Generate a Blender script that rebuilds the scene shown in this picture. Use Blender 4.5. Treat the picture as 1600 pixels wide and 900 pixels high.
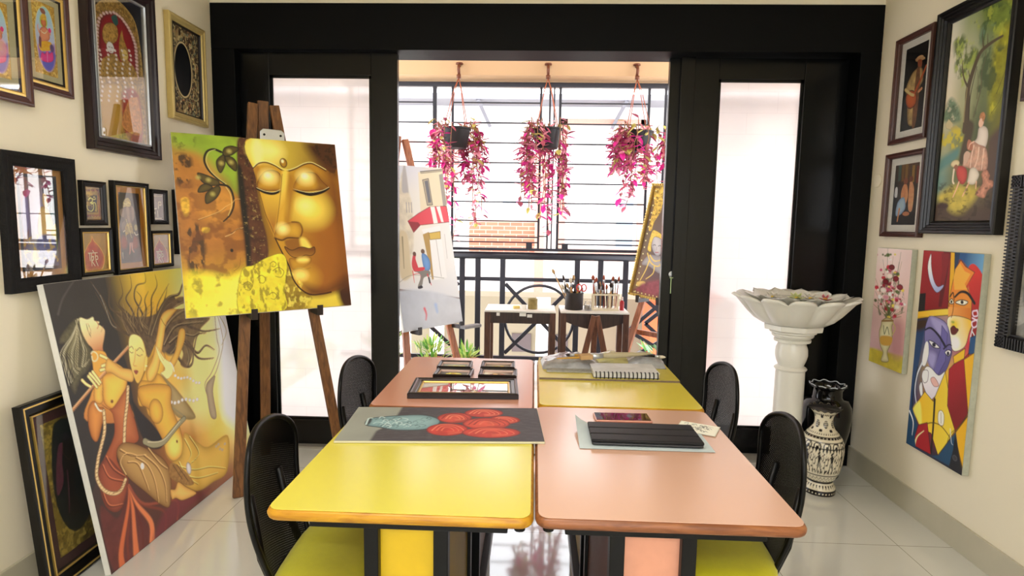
import bpy, math, random
import numpy as np
from mathutils import Matrix, Vector, Euler

scene = bpy.context.scene
for o in list(bpy.data.objects):
    bpy.data.objects.remove(o, do_unlink=True)
COL = scene.collection

# ------------------------------------------------------------------ camera, world, lights, exposure
cam_data = bpy.data.cameras.new('camera')
cam_data.sensor_width = 36.0
cam_data.lens = 20.7338
cam_data.clip_start = 0.02
cam = bpy.data.objects.new('camera', cam_data)
COL.objects.link(cam)
CR = Vector((0.999108, 0.038689, 0.016921))   # right
CU = Vector((-0.020964, 0.106605, 0.994080))   # up
CF = Vector((-0.036656, 0.993548, -0.107321))   # forward
cam.matrix_world = Matrix(((CR.x, CU.x, -CF.x, 0), (CR.y, CU.y, -CF.y, 0), (CR.z, CU.z, -CF.z, 1.355), (0, 0, 0, 1)))
scene.camera = cam

SKY = 4.2
world = bpy.data.worlds.new('hazy_daylight'); scene.world = world
world.use_nodes = True
wn = world.node_tree.nodes; wl = world.node_tree.links
bg = wn['Background']
bg.inputs['Color'].default_value = (0.93, 0.95, 1.0, 1)
bg.inputs['Strength'].default_value = SKY

sun_data = bpy.data.lights.new('sun', 'SUN'); sun_data.energy = 2.5; sun_data.angle = 0.06
sun_data.color = (1, .95, .88)
sun = bpy.data.objects.new('sun', sun_data); COL.objects.link(sun)
sun.rotation_euler = (math.radians(42), 0, math.radians(-14))

def area(name, loc, rot, sx, sy, energy, color=(1, 1, 1)):
    d = bpy.data.lights.new(name, 'AREA'); d.shape = 'RECTANGLE'; d.size = sx; d.size_y = sy
    d.energy = energy; d.color = color
    o = bpy.data.objects.new(name, d); COL.objects.link(o); o.location = loc; o.rotation_euler = rot
    return o
area('ceiling_fill_light', (-0.45, 0.55, 2.52), (0, 0, 0), 1.3, 0.18, 20, (1, .98, .95))  # two unseen fill lights, added at the ceiling to brighten the room
area('ceiling_fill_light', (0.3, -1.3, 2.52), (0, 0, 0), 1.3, 0.18, 26, (1, .98, .95))

vs = scene.view_settings
vs.view_transform = 'Standard'
try: vs.look = 'None'
except Exception: pass
vs.gamma = 1.0; vs.use_curve_mapping = False
vs.exposure = 0.4

# ------------------------------------------------------------------ helpers
def s2l(c):
    return tuple(((v / 255) / 12.92 if v / 255 <= 0.04045 else ((v / 255 + 0.055) / 1.055) ** 2.4) for v in c)

MATS = {}
def M(name, rgb, rough=.5, metal=0.0, var=.08, scale=30.0, bump=0.0, bscale=None, spec=.5, coat=0.0, stretch=None, sheen=0.0):
    """procedural principled material: a base colour broken up by noise, optional bump"""
    if name in MATS: return MATS[name]
    m = bpy.data.materials.new(name); m.use_nodes = True
    nt = m.node_tree; N = nt.nodes; L = nt.links
    b = N['Principled BSDF']
    c = s2l(rgb)
    tc = N.new('ShaderNodeTexCoord')
    mp = N.new('ShaderNodeMapping'); L.new(tc.outputs['Object'], mp.inputs['Vector'])
    if stretch: mp.inputs['Scale'].default_value = stretch
    nz = N.new('ShaderNodeTexNoise'); nz.inputs['Scale'].default_value = scale; nz.inputs['Detail'].default_value = 4
    L.new(mp.outputs['Vector'], nz.inputs['Vector'])
    mx = N.new('ShaderNodeMix'); mx.data_type = 'RGBA'
    mx.inputs['A'].default_value = (*[v * (1 - var) for v in c], 1)
    mx.inputs['B'].default_value = (*[min(1, v * (1 + var)) for v in c], 1)
    L.new(nz.outputs['Fac'], mx.inputs['Factor'])
    L.new(mx.outputs['Result'], b.inputs['Base Color'])
    b.inputs['Roughness'].default_value = rough; b.inputs['Metallic'].default_value = metal
    b.inputs['Specular IOR Level'].default_value = spec
    if coat: b.inputs['Coat Weight'].default_value = coat; b.inputs['Coat Roughness'].default_value = .08
    if sheen: b.inputs['Sheen Weight'].default_value = sheen
    if bump:
        n2 = N.new('ShaderNodeTexNoise'); n2.inputs['Scale'].default_value = bscale or scale * 3
        n2.inputs['Detail'].default_value = 5
        L.new(mp.outputs['Vector'], n2.inputs['Vector'])
        bp = N.new('ShaderNodeBump'); bp.inputs['Strength'].default_value = bump; bp.inputs['Distance'].default_value = .004
        L.new(n2.outputs['Fac'], bp.inputs['Height']); L.new(bp.outputs['Normal'], b.inputs['Normal'])
    MATS[name] = m
    return m

def wood(name, rgb, dark, rough=.45, scale=6.0, stretch=(1, 1, .12), coat=0.0):
    if name in MATS: return MATS[name]
    m = M(name, rgb, rough, coat=coat)
    nt = m.node_tree; N = nt.nodes; L = nt.links; b = N['Principled BSDF']
    tc = N.new('ShaderNodeTexCoord'); mp = N.new('ShaderNodeMapping'); L.new(tc.outputs['Object'], mp.inputs['Vector'])
    mp.inputs['Scale'].default_value = stretch
    nz = N.new('ShaderNodeTexNoise'); nz.inputs['Scale'].default_value = scale * 12; nz.inputs['Detail'].default_value = 6
    nz.inputs['Distortion'].default_value = .6
    L.new(mp.outputs['Vector'], nz.inputs['Vector'])
    cr = N.new('ShaderNodeValToRGB'); cr.color_ramp.elements[0].position = .35; cr.color_ramp.elements[1].position = .65
    cr.color_ramp.elements[0].color = (*s2l(dark), 1); cr.color_ramp.elements[1].color = (*s2l(rgb), 1)
    L.new(nz.outputs['Fac'], cr.inputs['Fac']); L.new(cr.outputs['Color'], b.inputs['Base Color'])
    return m

def glass_clear(name='picture_glass'):
    if name in MATS: return MATS[name]
    m = bpy.data.materials.new(name); m.use_nodes = True; N = m.node_tree.nodes; L = m.node_tree.links
    N.remove(N['Principled BSDF'])
    out = N['Material Output']
    tr = N.new('ShaderNodeBsdfTransparent'); gl = N.new('ShaderNodeBsdfGlossy'); gl.inputs['Roughness'].default_value = .01
    lw = N.new('ShaderNodeLayerWeight'); lw.inputs['Blend'].default_value = .5
    pw = N.new('ShaderNodeMath'); pw.operation = 'POWER'; pw.inputs[1].default_value = 2.4
    fr = N.new('ShaderNodeMath'); fr.operation = 'MULTIPLY_ADD'; fr.inputs[1].default_value = .9; fr.inputs[2].default_value = .06
    L.new(lw.outputs['Facing'], pw.inputs[0]); L.new(pw.outputs[0], fr.inputs[0])
    mx = N.new('ShaderNodeMixShader')
    L.new(fr.outputs[0], mx.inputs['Fac']); L.new(tr.outputs['BSDF'], mx.inputs[1]); L.new(gl.outputs['BSDF'], mx.inputs[2])
    L.new(mx.outputs['Shader'], out.inputs['Surface'])
    MATS[name] = m
    return m

def art_mat(name, rough=.55, bump=.0, spec=.4):
    """paint on canvas or paper: pigment colours held on the mesh, woven canvas bump"""
    if name in MATS: return MATS[name]
    m = bpy.data.materials.new(name); m.use_nodes = True; N = m.node_tree.nodes; L = m.node_tree.links
    b = N['Principled BSDF']
    a = N.new('ShaderNodeVertexColor'); a.layer_name = 'pigment'
    L.new(a.outputs['Color'], b.inputs['Base Color'])
    b.inputs['Roughness'].default_value = rough; b.inputs['Specular IOR Level'].default_value = spec
    if bump:
        tc = N.new('ShaderNodeTexCoord'); nz = N.new('ShaderNodeTexNoise'); nz.inputs['Scale'].default_value = 220
        L.new(tc.outputs['Object'], nz.inputs['Vector'])
        bp = N.new('ShaderNodeBump'); bp.inputs['Strength'].default_value = bump; bp.inputs['Distance'].default_value = .002
        L.new(nz.outputs['Fac'], bp.inputs['Height']); L.new(bp.outputs['Normal'], b.inputs['Normal'])
    MATS[name] = m
    return m

class MB:
    """collects shapes into one mesh"""
    def __init__(s): s.v = []; s.f = []; s.m = []
    def add(s, vs, fs, mat=0):
        o = len(s.v); s.v += [tuple(p) for p in vs]
        for f in fs: s.f.append(tuple(i + o for i in f)); s.m.append(mat)
        return s
    def box(s, x0, x1, y0, y1, z0, z1, mat=0, mtx=None):
        vs = [(x, y, z) for z in (z0, z1) for y in (y0, y1) for x in (x0, x1)]
        if mtx: vs = [tuple(mtx @ Vector(p)) for p in vs]
        return s.add(vs, [(0, 2, 3, 1), (4, 5, 7, 6), (0, 1, 5, 4), (2, 6, 7, 3), (0, 4, 6, 2), (1, 3, 7, 5)], mat)
    def bar(s, p0, p1, w, d, mat=0, up=(0, 1, 0), w1=None, d1=None):
        """rectangular bar from p0 to p1; d measured along up, w across"""
        p0 = Vector(p0); p1 = Vector(p1); t = (p1 - p0).normalized(); up = Vector(up)
        a = t.cross(up)
        if a.length < 1e-4: a = t.cross(Vector((1, 0, 0)))
        a.normalize(); b = a.cross(t).normalized()
        w1 = w if w1 is None else w1; d1 = d if d1 is None else d1
        vs = []
        for p, ww, dd in ((p0, w, d), (p1, w1, d1)):
            for sa, sb in ((-1, -1), (1, -1), (1, 1), (-1, 1)):
                vs.append(tuple(p + a * sa * ww / 2 + b * sb * dd / 2))
        return s.add(vs, [(3, 2, 1, 0), (4, 5, 6, 7), (0, 1, 5, 4), (1, 2, 6, 5), (2, 3, 7, 6), (3, 0, 4, 7)], mat)
    def tube(s, path, r, n=8, mat=0, closed=False):
        P = [Vector(p) for p in path]; k = len(P)
        R = r if isinstance(r, (list, tuple)) else [r] * k
        vs = []; prev = None
        for i in range(k):
            if closed: t = P[(i + 1) % k] - P[i - 1]
            else: t = P[min(i + 1, k - 1)] - P[max(i - 1, 0)]
            if t.length < 1e-9: t = Vector((0, 0, 1))
            t.normalize()
            if prev is None:
                a = t.cross(Vector((0, 0, 1)))
                if a.length < .05: a = t.cross(Vector((1, 0, 0)))
            else: a = prev - t * prev.dot(t)
            a.normalize(); prev = a; b = t.cross(a)
            for j in range(n):
                q = 2 * math.pi * j / n
                vs.append(tuple(P[i] + (a * math.cos(q) + b * math.sin(q)) * R[i]))
        fs = []
        for i in range(k if closed else k - 1):
            i2 = (i + 1) % k
            for j in range(n):
                fs.append((i * n + j, i2 * n + j, i2 * n + (j + 1) % n, i * n + (j + 1) % n)[::-1])
        if not closed:
            fs.append(tuple(range(n))); fs.append(tuple((k - 1) * n + j for j in range(n))[::-1])
        return s.add(vs, fs, mat)
    def lathe(s, prof, n=32, c=(0, 0, 0), mat=0, rim=None):
        """prof = [(r, z)]; rim(i, angle) -> (dr, dz) optional modulation"""
        vs = []
        for i, (r, z) in enumerate(prof):
            for j in range(n):
                q = 2 * math.pi * j / n
                dr, dz = rim(i, q) if rim else (0, 0)
                vs.append((c[0] + (r + dr) * math.cos(q), c[1] + (r + dr) * math.sin(q), c[2] + z + dz))
        fs = []
        for i in range(len(prof) - 1):
            for j in range(n):
                fs.append((i * n + j, i * n + (j + 1) % n, (i + 1) * n + (j + 1) % n, (i + 1) * n + j))
        if prof[0][0] > 1e-6: fs.append(tuple(range(n))[::-1])
        if prof[-1][0] > 1e-6: fs.append(tuple((len(prof) - 1) * n + j for j in range(n)))
        return s.add(vs, fs, mat)
    def prism(s, pts, h0, h1, plane='xy', mat=0):
        f = {'xy': lambda a, b, h: (a, b, h), 'xz': lambda a, b, h: (a, h, b), 'yz': lambda a, b, h: (h, a, b)}[plane]
        n = len(pts)
        vs = [f(a, b, h0) for a, b in pts] + [f(a, b, h1) for a, b in pts]
        fs = [tuple(range(n))[::-1], tuple(range(n, 2 * n))] + [(i, (i + 1) % n, n + (i + 1) % n, n + i) for i in range(n)]
        return s.add(vs, fs, mat)
    def ring(s, W, H, prof, mat=0, flute=None):
        """mitred picture-frame moulding round a W x H rectangle; prof = [(inset, y)] from the outer back edge inwards"""
        k = len(prof); vs = []
        for i, y in prof:
            vs += [(-W / 2 + i, y, i), (W / 2 - i, y, i), (W / 2 - i, y, H - i), (-W / 2 + i, y, H - i)]
        fs = []
        for a in range(k - 1):
            for j in range(4):
                fs.append((a * 4 + j, a * 4 + (j + 1) % 4, (a + 1) * 4 + (j + 1) % 4, (a + 1) * 4 + j))
        return s.add(vs, fs, mat)
    def build(s, name, mats, parent=None, smooth=False, bevel=0.0, loc=None, auto=None):
        me = bpy.data.meshes.new(name)
        me.from_pydata(s.v, [], s.f)
        if not isinstance(mats, (list, tuple)): mats = [mats]
        for m in mats: me.materials.append(m)
        me.polygons.foreach_set('material_index', s.m)
        if smooth: me.polygons.foreach_set('use_smooth', [True] * len(s.f))
        me.update()
        import bmesh
        bm = bmesh.new(); bm.from_mesh(me); bmesh.ops.recalc_face_normals(bm, faces=bm.faces)
        if smooth and auto:
            for e in bm.edges:
                if len(e.link_faces) == 2 and e.calc_face_angle(0) > auto: e.smooth = False
        bm.to_mesh(me); bm.free()
        o = bpy.data.objects.new(name, me); COL.objects.link(o)
        if parent: o.parent = parent
        if loc: o.location = loc
        if bevel:
            md = o.modifiers.new('bevel', 'BEVEL'); md.width = bevel; md.segments = 2; md.limit_method = 'ANGLE'
            md.angle_limit = math.radians(40)
        return o

def tag(o, label=None, cat=None, group=None, kind=None):
    if label: o['label'] = label
    if cat: o['category'] = cat
    if group: o['group'] = group
    if kind: o['kind'] = kind
    return o
def thing(name, label, cat, loc=(0, 0, 0), rz=0.0, group=None, mtx=None):
    o = bpy.data.objects.new(name, None); COL.objects.link(o); o.empty_display_size = .05
    if mtx is not None: o.matrix_world = mtx
    else: o.location = loc; o.rotation_euler = (0, 0, rz)
    return tag(o, label, cat, group)
def struct(o): o['kind'] = 'structure'; return o
def copy_tree(o, parent=None):
    c = o.copy(); COL.objects.link(c)
    if parent: c.parent = parent
    for ch in [k for k in bpy.data.objects if k.parent == o]: copy_tree(ch, c)
    return c
def placed(loc, rz=0.0, lean=0.0, roll=0.0):
    """x right, z up, faces -y; leans back by lean, turned by rz"""
    return Matrix.Translation(loc) @ Matrix.Rotation(rz, 4, 'Z') @ Matrix.Rotation(-lean, 4, 'X') @ Matrix.Rotation(roll, 4, 'Y')

# ------------------------------------------------------------------ painter: strokes laid on a fine mesh of pigment
def spline(pts, closed=True, sub=6):
    P = np.array(pts, float); n = len(P)
    if n < 3: return P
    out = []
    t = np.linspace(0, 1, sub, endpoint=False)[:, None]
    rng = range(n) if closed else range(n - 1)
    for i in rng:
        if closed: a, b, c, d = P[i - 1], P[i], P[(i + 1) % n], P[(i + 2) % n]
        else: a, b, c, d = P[max(i - 1, 0)], P[i], P[i + 1], P[min(i + 2, n - 1)]
        out.append(.5 * ((2 * b) + (c - a) * t + (2 * a - 5 * b + 4 * c - d) * t ** 2 + (3 * b - a - 3 * c + d) * t ** 3))
    if not closed: out.append(P[-1:])
    return np.vstack(out)
def hexc(h): return np.array(s2l([int(h[i:i + 2], 16) for i in (0, 2, 4)]))
def vnoise(x, y, seed):
    r = np.random.RandomState(seed); G = r.rand(64, 64)
    xi = np.floor(x).astype(int); yi = np.floor(y).astype(int); fx = x - xi; fy = y - yi
    fx = fx * fx * (3 - 2 * fx); fy = fy * fy * (3 - 2 * fy)
    g = lambda a, b: G[a % 64, b % 64]
    return (g(xi, yi) * (1 - fx) + g(xi + 1, yi) * fx) * (1 - fy) + (g(xi, yi + 1) * (1 - fx) + g(xi + 1, yi + 1) * fx) * fy
def fbm(x, y, seed):
    return sum(vnoise(x * 2 ** k, y * 2 ** k, seed + k) * .5 ** (k + 1) for k in range(4)) / .9375

class Paint:
    """coordinates in millimetres from the top left of the sheet"""
    def __init__(s, W, H, res):
        s.W, s.H = W, H
        s.nx = max(4, int(round(W / res))); s.ny = max(4, int(round(H / res)))
        s.px = W / s.nx
        xs = np.linspace(0, W, s.nx + 1); ys = np.linspace(0, H, s.ny + 1)
        s.X, s.Y = np.meshgrid(xs, ys); s.C = np.ones(s.X.shape + (3,)) * .5
    def win(s, P, pad):
        x0, y0 = P.min(0) - pad; x1, y1 = P.max(0) + pad
        i0 = int(np.clip(math.floor(x0 / s.W * s.nx), 0, s.nx)); i1 = int(np.clip(math.ceil(x1 / s.W * s.nx) + 1, 0, s.nx + 1))
        j0 = int(np.clip(math.floor(y0 / s.H * s.ny), 0, s.ny)); j1 = int(np.clip(math.ceil(y1 / s.H * s.ny) + 1, 0, s.ny + 1))
        return (slice(j0, j1), slice(i0, i1)) if (i1 > i0 and j1 > j0) else None
    def blend(s, w, col, a):
        s.C[w] = s.C[w] * (1 - a[..., None]) + col * a[..., None]
    def poly(s, pts, col, o):
        P = spline(pts, True) if o.get('s', 1) else np.array(pts, float)
        soft = max(o.get('b', 0), s.px * .5)
        w = s.win(P, soft + s.px)
        if w is None: return
        X, Y = s.X[w], s.Y[w]
        D = np.full(X.shape, 1e9); ins = np.zeros(X.shape, bool)
        Q = np.roll(P, -1, 0)
        for (ax, ay), (bx, by) in zip(P, Q):
            dx, dy = bx - ax, by - ay; l2 = dx * dx + dy * dy
            if l2 < 1e-12: continue
            t = np.clip(((X - ax) * dx + (Y - ay) * dy) / l2, 0, 1)
            D = np.minimum(D, (X - ax - t * dx) ** 2 + (Y - ay - t * dy) ** 2)
            if ay != by: ins ^= ((ay > Y) != (by > Y)) & (X < dx * (Y - ay) / dy + ax)
        D = np.sqrt(D); sd = np.where(ins, D, -D)
        a = np.clip(.5 + sd / (2 * soft), 0, 1)
        c = np.broadcast_to(hexc(col), X.shape + (3,))
        if 'g' in o:
            x0, y0, x1, y1, c2 = o['g']; dx, dy = x1 - x0, y1 - y0
            t = np.clip(((X - x0) * dx + (Y - y0) * dy) / (dx * dx + dy * dy), 0, 1)[..., None]
            c = c * (1 - t) + hexc(c2) * t
        if 'r' in o:
            c2, wd = o['r']; t = np.exp(-np.maximum(sd, 0) / wd)[..., None]; c = c * (1 - t) + hexc(c2) * t
        if 'n' in o:
            seed, sc, amt = o['n']; c = c * (1 + amt * (fbm(X / sc, Y / sc, seed) - .5)[..., None] * 2)
            c = np.clip(c, 0, 1)
        s.blend(w, c, a * o.get('a', 1))
        if 'k' in o:
            kc, kw = o['k']; a2 = np.clip(.5 + (kw / 2 - D) / s.px, 0, 1) * np.clip(kw / s.px, 0, 1)
            s.blend(w, hexc(kc), a2)
    def line(s, pts, col, w0, w1, o):
        P = spline(pts, False) if o.get('s', 1) else np.array(pts, float)
        soft = max(o.get('b', 0), s.px * .5); mw = max(w0, w1, o.get('wm', 0))
        w = s.win(P, mw + soft + s.px)
        if w is None: return
        X, Y = s.X[w], s.Y[w]; best = np.full(X.shape, -1e9); n = len(P) - 1
        for i in range(n):
            ax, ay = P[i]; bx, by = P[i + 1]; dx, dy = bx - ax, by - ay; l2 = dx * dx + dy * dy
            if l2 < 1e-12: continue
            t = np.clip(((X - ax) * dx + (Y - ay) * dy) / l2, 0, 1)
            d = np.sqrt((X - ax - t * dx) ** 2 + (Y - ay - t * dy) ** 2)
            u = (i + t) / n; rad = (w0 + (w1 - w0) * u) / 2
            if 'wm' in o: rad = rad + (o['wm'] / 2) * np.sin(np.pi * u)
            best = np.maximum(best, rad - d)
        a = np.clip(.5 + best / (2 * soft), 0, 1)
        mxr = mw / 2
        if mxr < s.px * .5: a = a * 1.0
        s.blend(w, hexc(col), a * o.get('a', 1))
    def noise(s, col, seed, sx, sy, th, a, pts=None, b=0):
        wd = (slice(None), slice(None)); m = 1.0
        if pts is not None:
            save = s.C.copy()
        n = fbm(s.X / sx + seed * 3.7, s.Y / sy, seed)
        al = np.clip((n - th) / .12, 0, 1) * a
        if pts is not None:
            mk = Paint.__new__(Paint); mk.__dict__ = dict(s.__dict__); mk.C = np.zeros_like(s.C)
            mk.poly(pts, 'ffffff', {'b': b}); al = al * mk.C[..., 0]
        s.blend(wd, hexc(col), al)
    def grad(s, cols):
        """bilinear field over a grid of colours"""
        G = np.array([[hexc(c) for c in row] for row in cols]); h, w = G.shape[:2]
        u = s.X / s.W * (w - 1); v = s.Y / s.H * (h - 1)
        i = np.clip(np.floor(u).astype(int), 0, max(w - 2, 0)); j = np.clip(np.floor(v).astype(int), 0, max(h - 2, 0))
        fu = (u - i)[..., None]; fv = (v - j)[..., None]
        fu = fu * fu * (3 - 2 * fu); fv = fv * fv * (3 - 2 * fv)
        i2 = np.minimum(i + 1, w - 1); j2 = np.minimum(j + 1, h - 1)
        s.C = (G[j, i] * (1 - fu) + G[j, i2] * fu) * (1 - fv) + (G[j2, i] * (1 - fu) + G[j2, i2] * fu) * fv
    def run(s, ops):
        for op in ops:
            k = op[0]
            if k == 'G': s.grad(op[1])
            elif k == 'P': s.poly([(op[1][i], op[1][i + 1]) for i in range(0, len(op[1]), 2)], op[2], op[3] if len(op) > 3 else {})
            elif k == 'L': s.line([(op[1][i], op[1][i + 1]) for i in range(0, len(op[1]), 2)], op[2], op[3], op[4], op[5] if len(op) > 5 else {})
            elif k == 'E':
                cx, cy, rx, ry = op[1]; o = dict(op[3]) if len(op) > 3 else {}
                ro = o.pop('t', 0)
                pts = []
                for q in range(12):
                    an = q * math.pi / 6; ex, ey = rx * math.cos(an), ry * math.sin(an)
                    pts.append((cx + ex * math.cos(ro) - ey * math.sin(ro), cy + ex * math.sin(ro) + ey * math.cos(ro)))
                s.poly(pts, op[2], o)
            elif k == 'N':
                pts = [(op[7][i], op[7][i + 1]) for i in range(0, len(op[7]), 2)] if len(op) > 7 and op[7] else None
                s.noise(op[1], op[2], op[3], op[4], op[5], op[6], pts, op[8] if len(op) > 8 else 0)
    def mesh(s, name, W, H, x0, z0, y, mat, parent):
        """flat mesh of the sheet in the x-z plane, facing -y, W x H metres with its lower left at x0, z0"""
        nv = (s.nx + 1) * (s.ny + 1)
        co = np.zeros((nv, 3), np.float32)
        co[:, 0] = (x0 + s.X / s.W * W).ravel(); co[:, 1] = y; co[:, 2] = (z0 + H - s.Y / s.H * H).ravel()
        i = np.arange(s.nx)[None, :] + (s.nx + 1) * np.arange(s.ny)[:, None]; i = i.ravel()
        fs = np.stack([i, i + s.nx + 1, i + s.nx + 2, i + 1], 1)
        me = bpy.data.meshes.new(name)
        me.vertices.add(nv); me.vertices.foreach_set('co', co.ravel())
        me.loops.add(fs.size); me.loops.foreach_set('vertex_index', fs.ravel().astype(np.int32))
        me.polygons.add(len(fs)); me.polygons.foreach_set('loop_start', np.arange(0, fs.size, 4, dtype=np.int32))
        me.update(calc_edges=True); me.validate()
        at = me.color_attributes.new('pigment', 'FLOAT_COLOR', 'POINT')
        rgba = np.ones((nv, 4), np.float32); rgba[:, :3] = s.C.reshape(-1, 3)
        at.data.foreach_set('color', rgba.ravel())
        me.materials.append(mat)
        o = bpy.data.objects.new(name, me); COL.objects.link(o)
        if parent: o.parent = parent
        return o
ART = {}
PIGMENT = {'still1': 1.9, 'still2': 1.7, 'still3': 1.8, 'still4': 1.9, 'flute': 1.5, 'guitar': 1.6, 'group': 1.6, 'golden': 1.35, 'roses': .9, 'cubist': 1.2, 'street': 1.1, 'printA': 1.5, 'printB': 1.5}   # strength of each sheet's colours
def artwork(name, key, W, H, x0, z0, y, parent, rough=.55, res=None, bump=0.0, gain=1.28):
    d = ART.get(key)
    p = Paint(W * 1000, H * 1000, res or max(W, H) * 1000 / 260)
    if d: p.run(d)
    p.C = np.clip(p.C * PIGMENT.get(key, gain), 0, .92)
    return p.mesh(name, W, H, x0, z0, y, art_mat('painted_%d_%d' % (rough * 100, bump * 100), rough, bump), parent)

# ------------------------------------------------------------------ the room
XL, XR, YB, YF, ZC = -1.829, 1.839, 3.35, -2.7, 2.578
cream = M('cream_wall_paint', (236, 227, 203), .6, var=.03, scale=2.5, bump=.05, bscale=60)
ceil_m = M('ceiling_paint', (236, 226, 196), .7, var=.02)
black = M('black_lacquered_wood', (3, 4, 5), .26, spec=.3, var=.25, scale=9, bump=.12, bscale=30, stretch=(1, 1, .25))
blackpanel = M('black_painted_panel', (4, 5, 6), .55, spec=.12, var=.2, scale=5, bump=.1, bscale=40)
white_pl = M('white_plaster', (240, 236, 230), .7, var=.03, scale=3)

def floor_material():
    m = M('polished_floor_tiles', (212, 212, 204), .05, var=.05, scale=3.0, spec=1.0, coat=.6)
    nt = m.node_tree; N = nt.nodes; L = nt.links; b = N['Principled BSDF']
    tc = N.new('ShaderNodeTexCoord'); br = N.new('ShaderNodeTexBrick')
    mp = N.new('ShaderNodeMapping'); mp.inputs['Location'].default_value = (.2, -.083, 0)
    L.new(tc.outputs['Object'], mp.inputs['Vector']); L.new(mp.outputs['Vector'], br.inputs['Vector'])
    br.offset = 0; br.inputs['Scale'].default_value = 1.0
    br.inputs['Brick Width'].default_value = .6; br.inputs['Row Height'].default_value = .6
    br.inputs['Mortar Size'].default_value = .0018; br.inputs['Mortar Smooth'].default_value = .2
    src = b.inputs['Base Color'].links[0].from_socket
    mx = N.new('ShaderNodeMix'); mx.data_type = 'RGBA'
    L.new(br.outputs['Fac'], mx.inputs['Factor']); L.new(src, mx.inputs['A'])
    mx.inputs['B'].default_value = (*s2l((150, 146, 132)), 1)
    L.new(mx.outputs['Result'], b.inputs['Base Color'])
    return m
floor_m = floor_material()
struct(MB().box(XL - .15, XR + .15, YF, 5.62, -.12, 0).build('floor', floor_m))
struct(MB().box(XL - .15, XL, YF, 3.56, 0, ZC).build('wall_left', cream))
struct(MB().box(XR, XR + .15, YF, 3.56, 0, ZC).build('wall_right', cream))
WX0, WX1, WZ0, WZ1 = -1.5, 1.5, .75, 2.35             # unseen window, added behind the camera for frontal daylight
wf = MB()
wf.box(XL - .15, WX0, YF - .15, YF, 0, ZC); wf.box(WX1, XR + .15, YF - .15, YF, 0, ZC)
wf.box(WX0, WX1, YF - .15, YF, 0, WZ0); wf.box(WX0, WX1, YF - .15, YF, WZ1, ZC)
struct(wf.build('wall_front', cream))
t = bpy.data.objects.new('window_1', None); COL.objects.link(t); t.location = (0, YF - .08, 0); struct(t)
m = MB()
for x in (WX0 + .02, -.5, .5, WX1 - .02): m.box(x - .02, x + .02, -.02, .02, WZ0, WZ1)
for z in (WZ0 + .02, WZ1 - .02): m.box(WX0, WX1, -.02, .02, z - .02, z + .02)
m.build('window_frame', black, t)
MB().box(WX0, WX1, -.002, .002, WZ0, WZ1).build('window_pane', glass_clear(), t)
struct(MB().box(XL - .15, XR + .15, YF - .15, 3.56, ZC, ZC + .15).build('ceiling', ceil_m))
struct(MB().box(XL, XR, YB + .004, 3.56, 2.549, ZC).build('wall_back', cream))
skirt = M('grey_skirting_tile', (186, 180, 158), .3, var=.12, scale=6)
for nm, xa, xb in (('baseboard_left', XL, XL + .012), ('baseboard_right', XR - .012, XR)):
    struct(MB().box(xa, xb, YF, YB, 0, .125).build(nm, skirt, bevel=.002))

# black surround of the sliding doors (fixed), with its header
sur = MB()
sur.box(XL, XR, YB, 3.56, 2.302, 2.549)
sur.box(XL, -1.697, YB, 3.56, 0, 2.302)
sur.box(1.730, XR, YB, 3.56, 0, 2.302)
struct(sur.build('trim_1', blackpanel, bevel=.003))
struct(MB().box(-1.697, 1.73, 3.36, 3.56, 0, .012).build('trim_2', M('grey_door_sill', (150, 146, 136), .3)))

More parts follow.
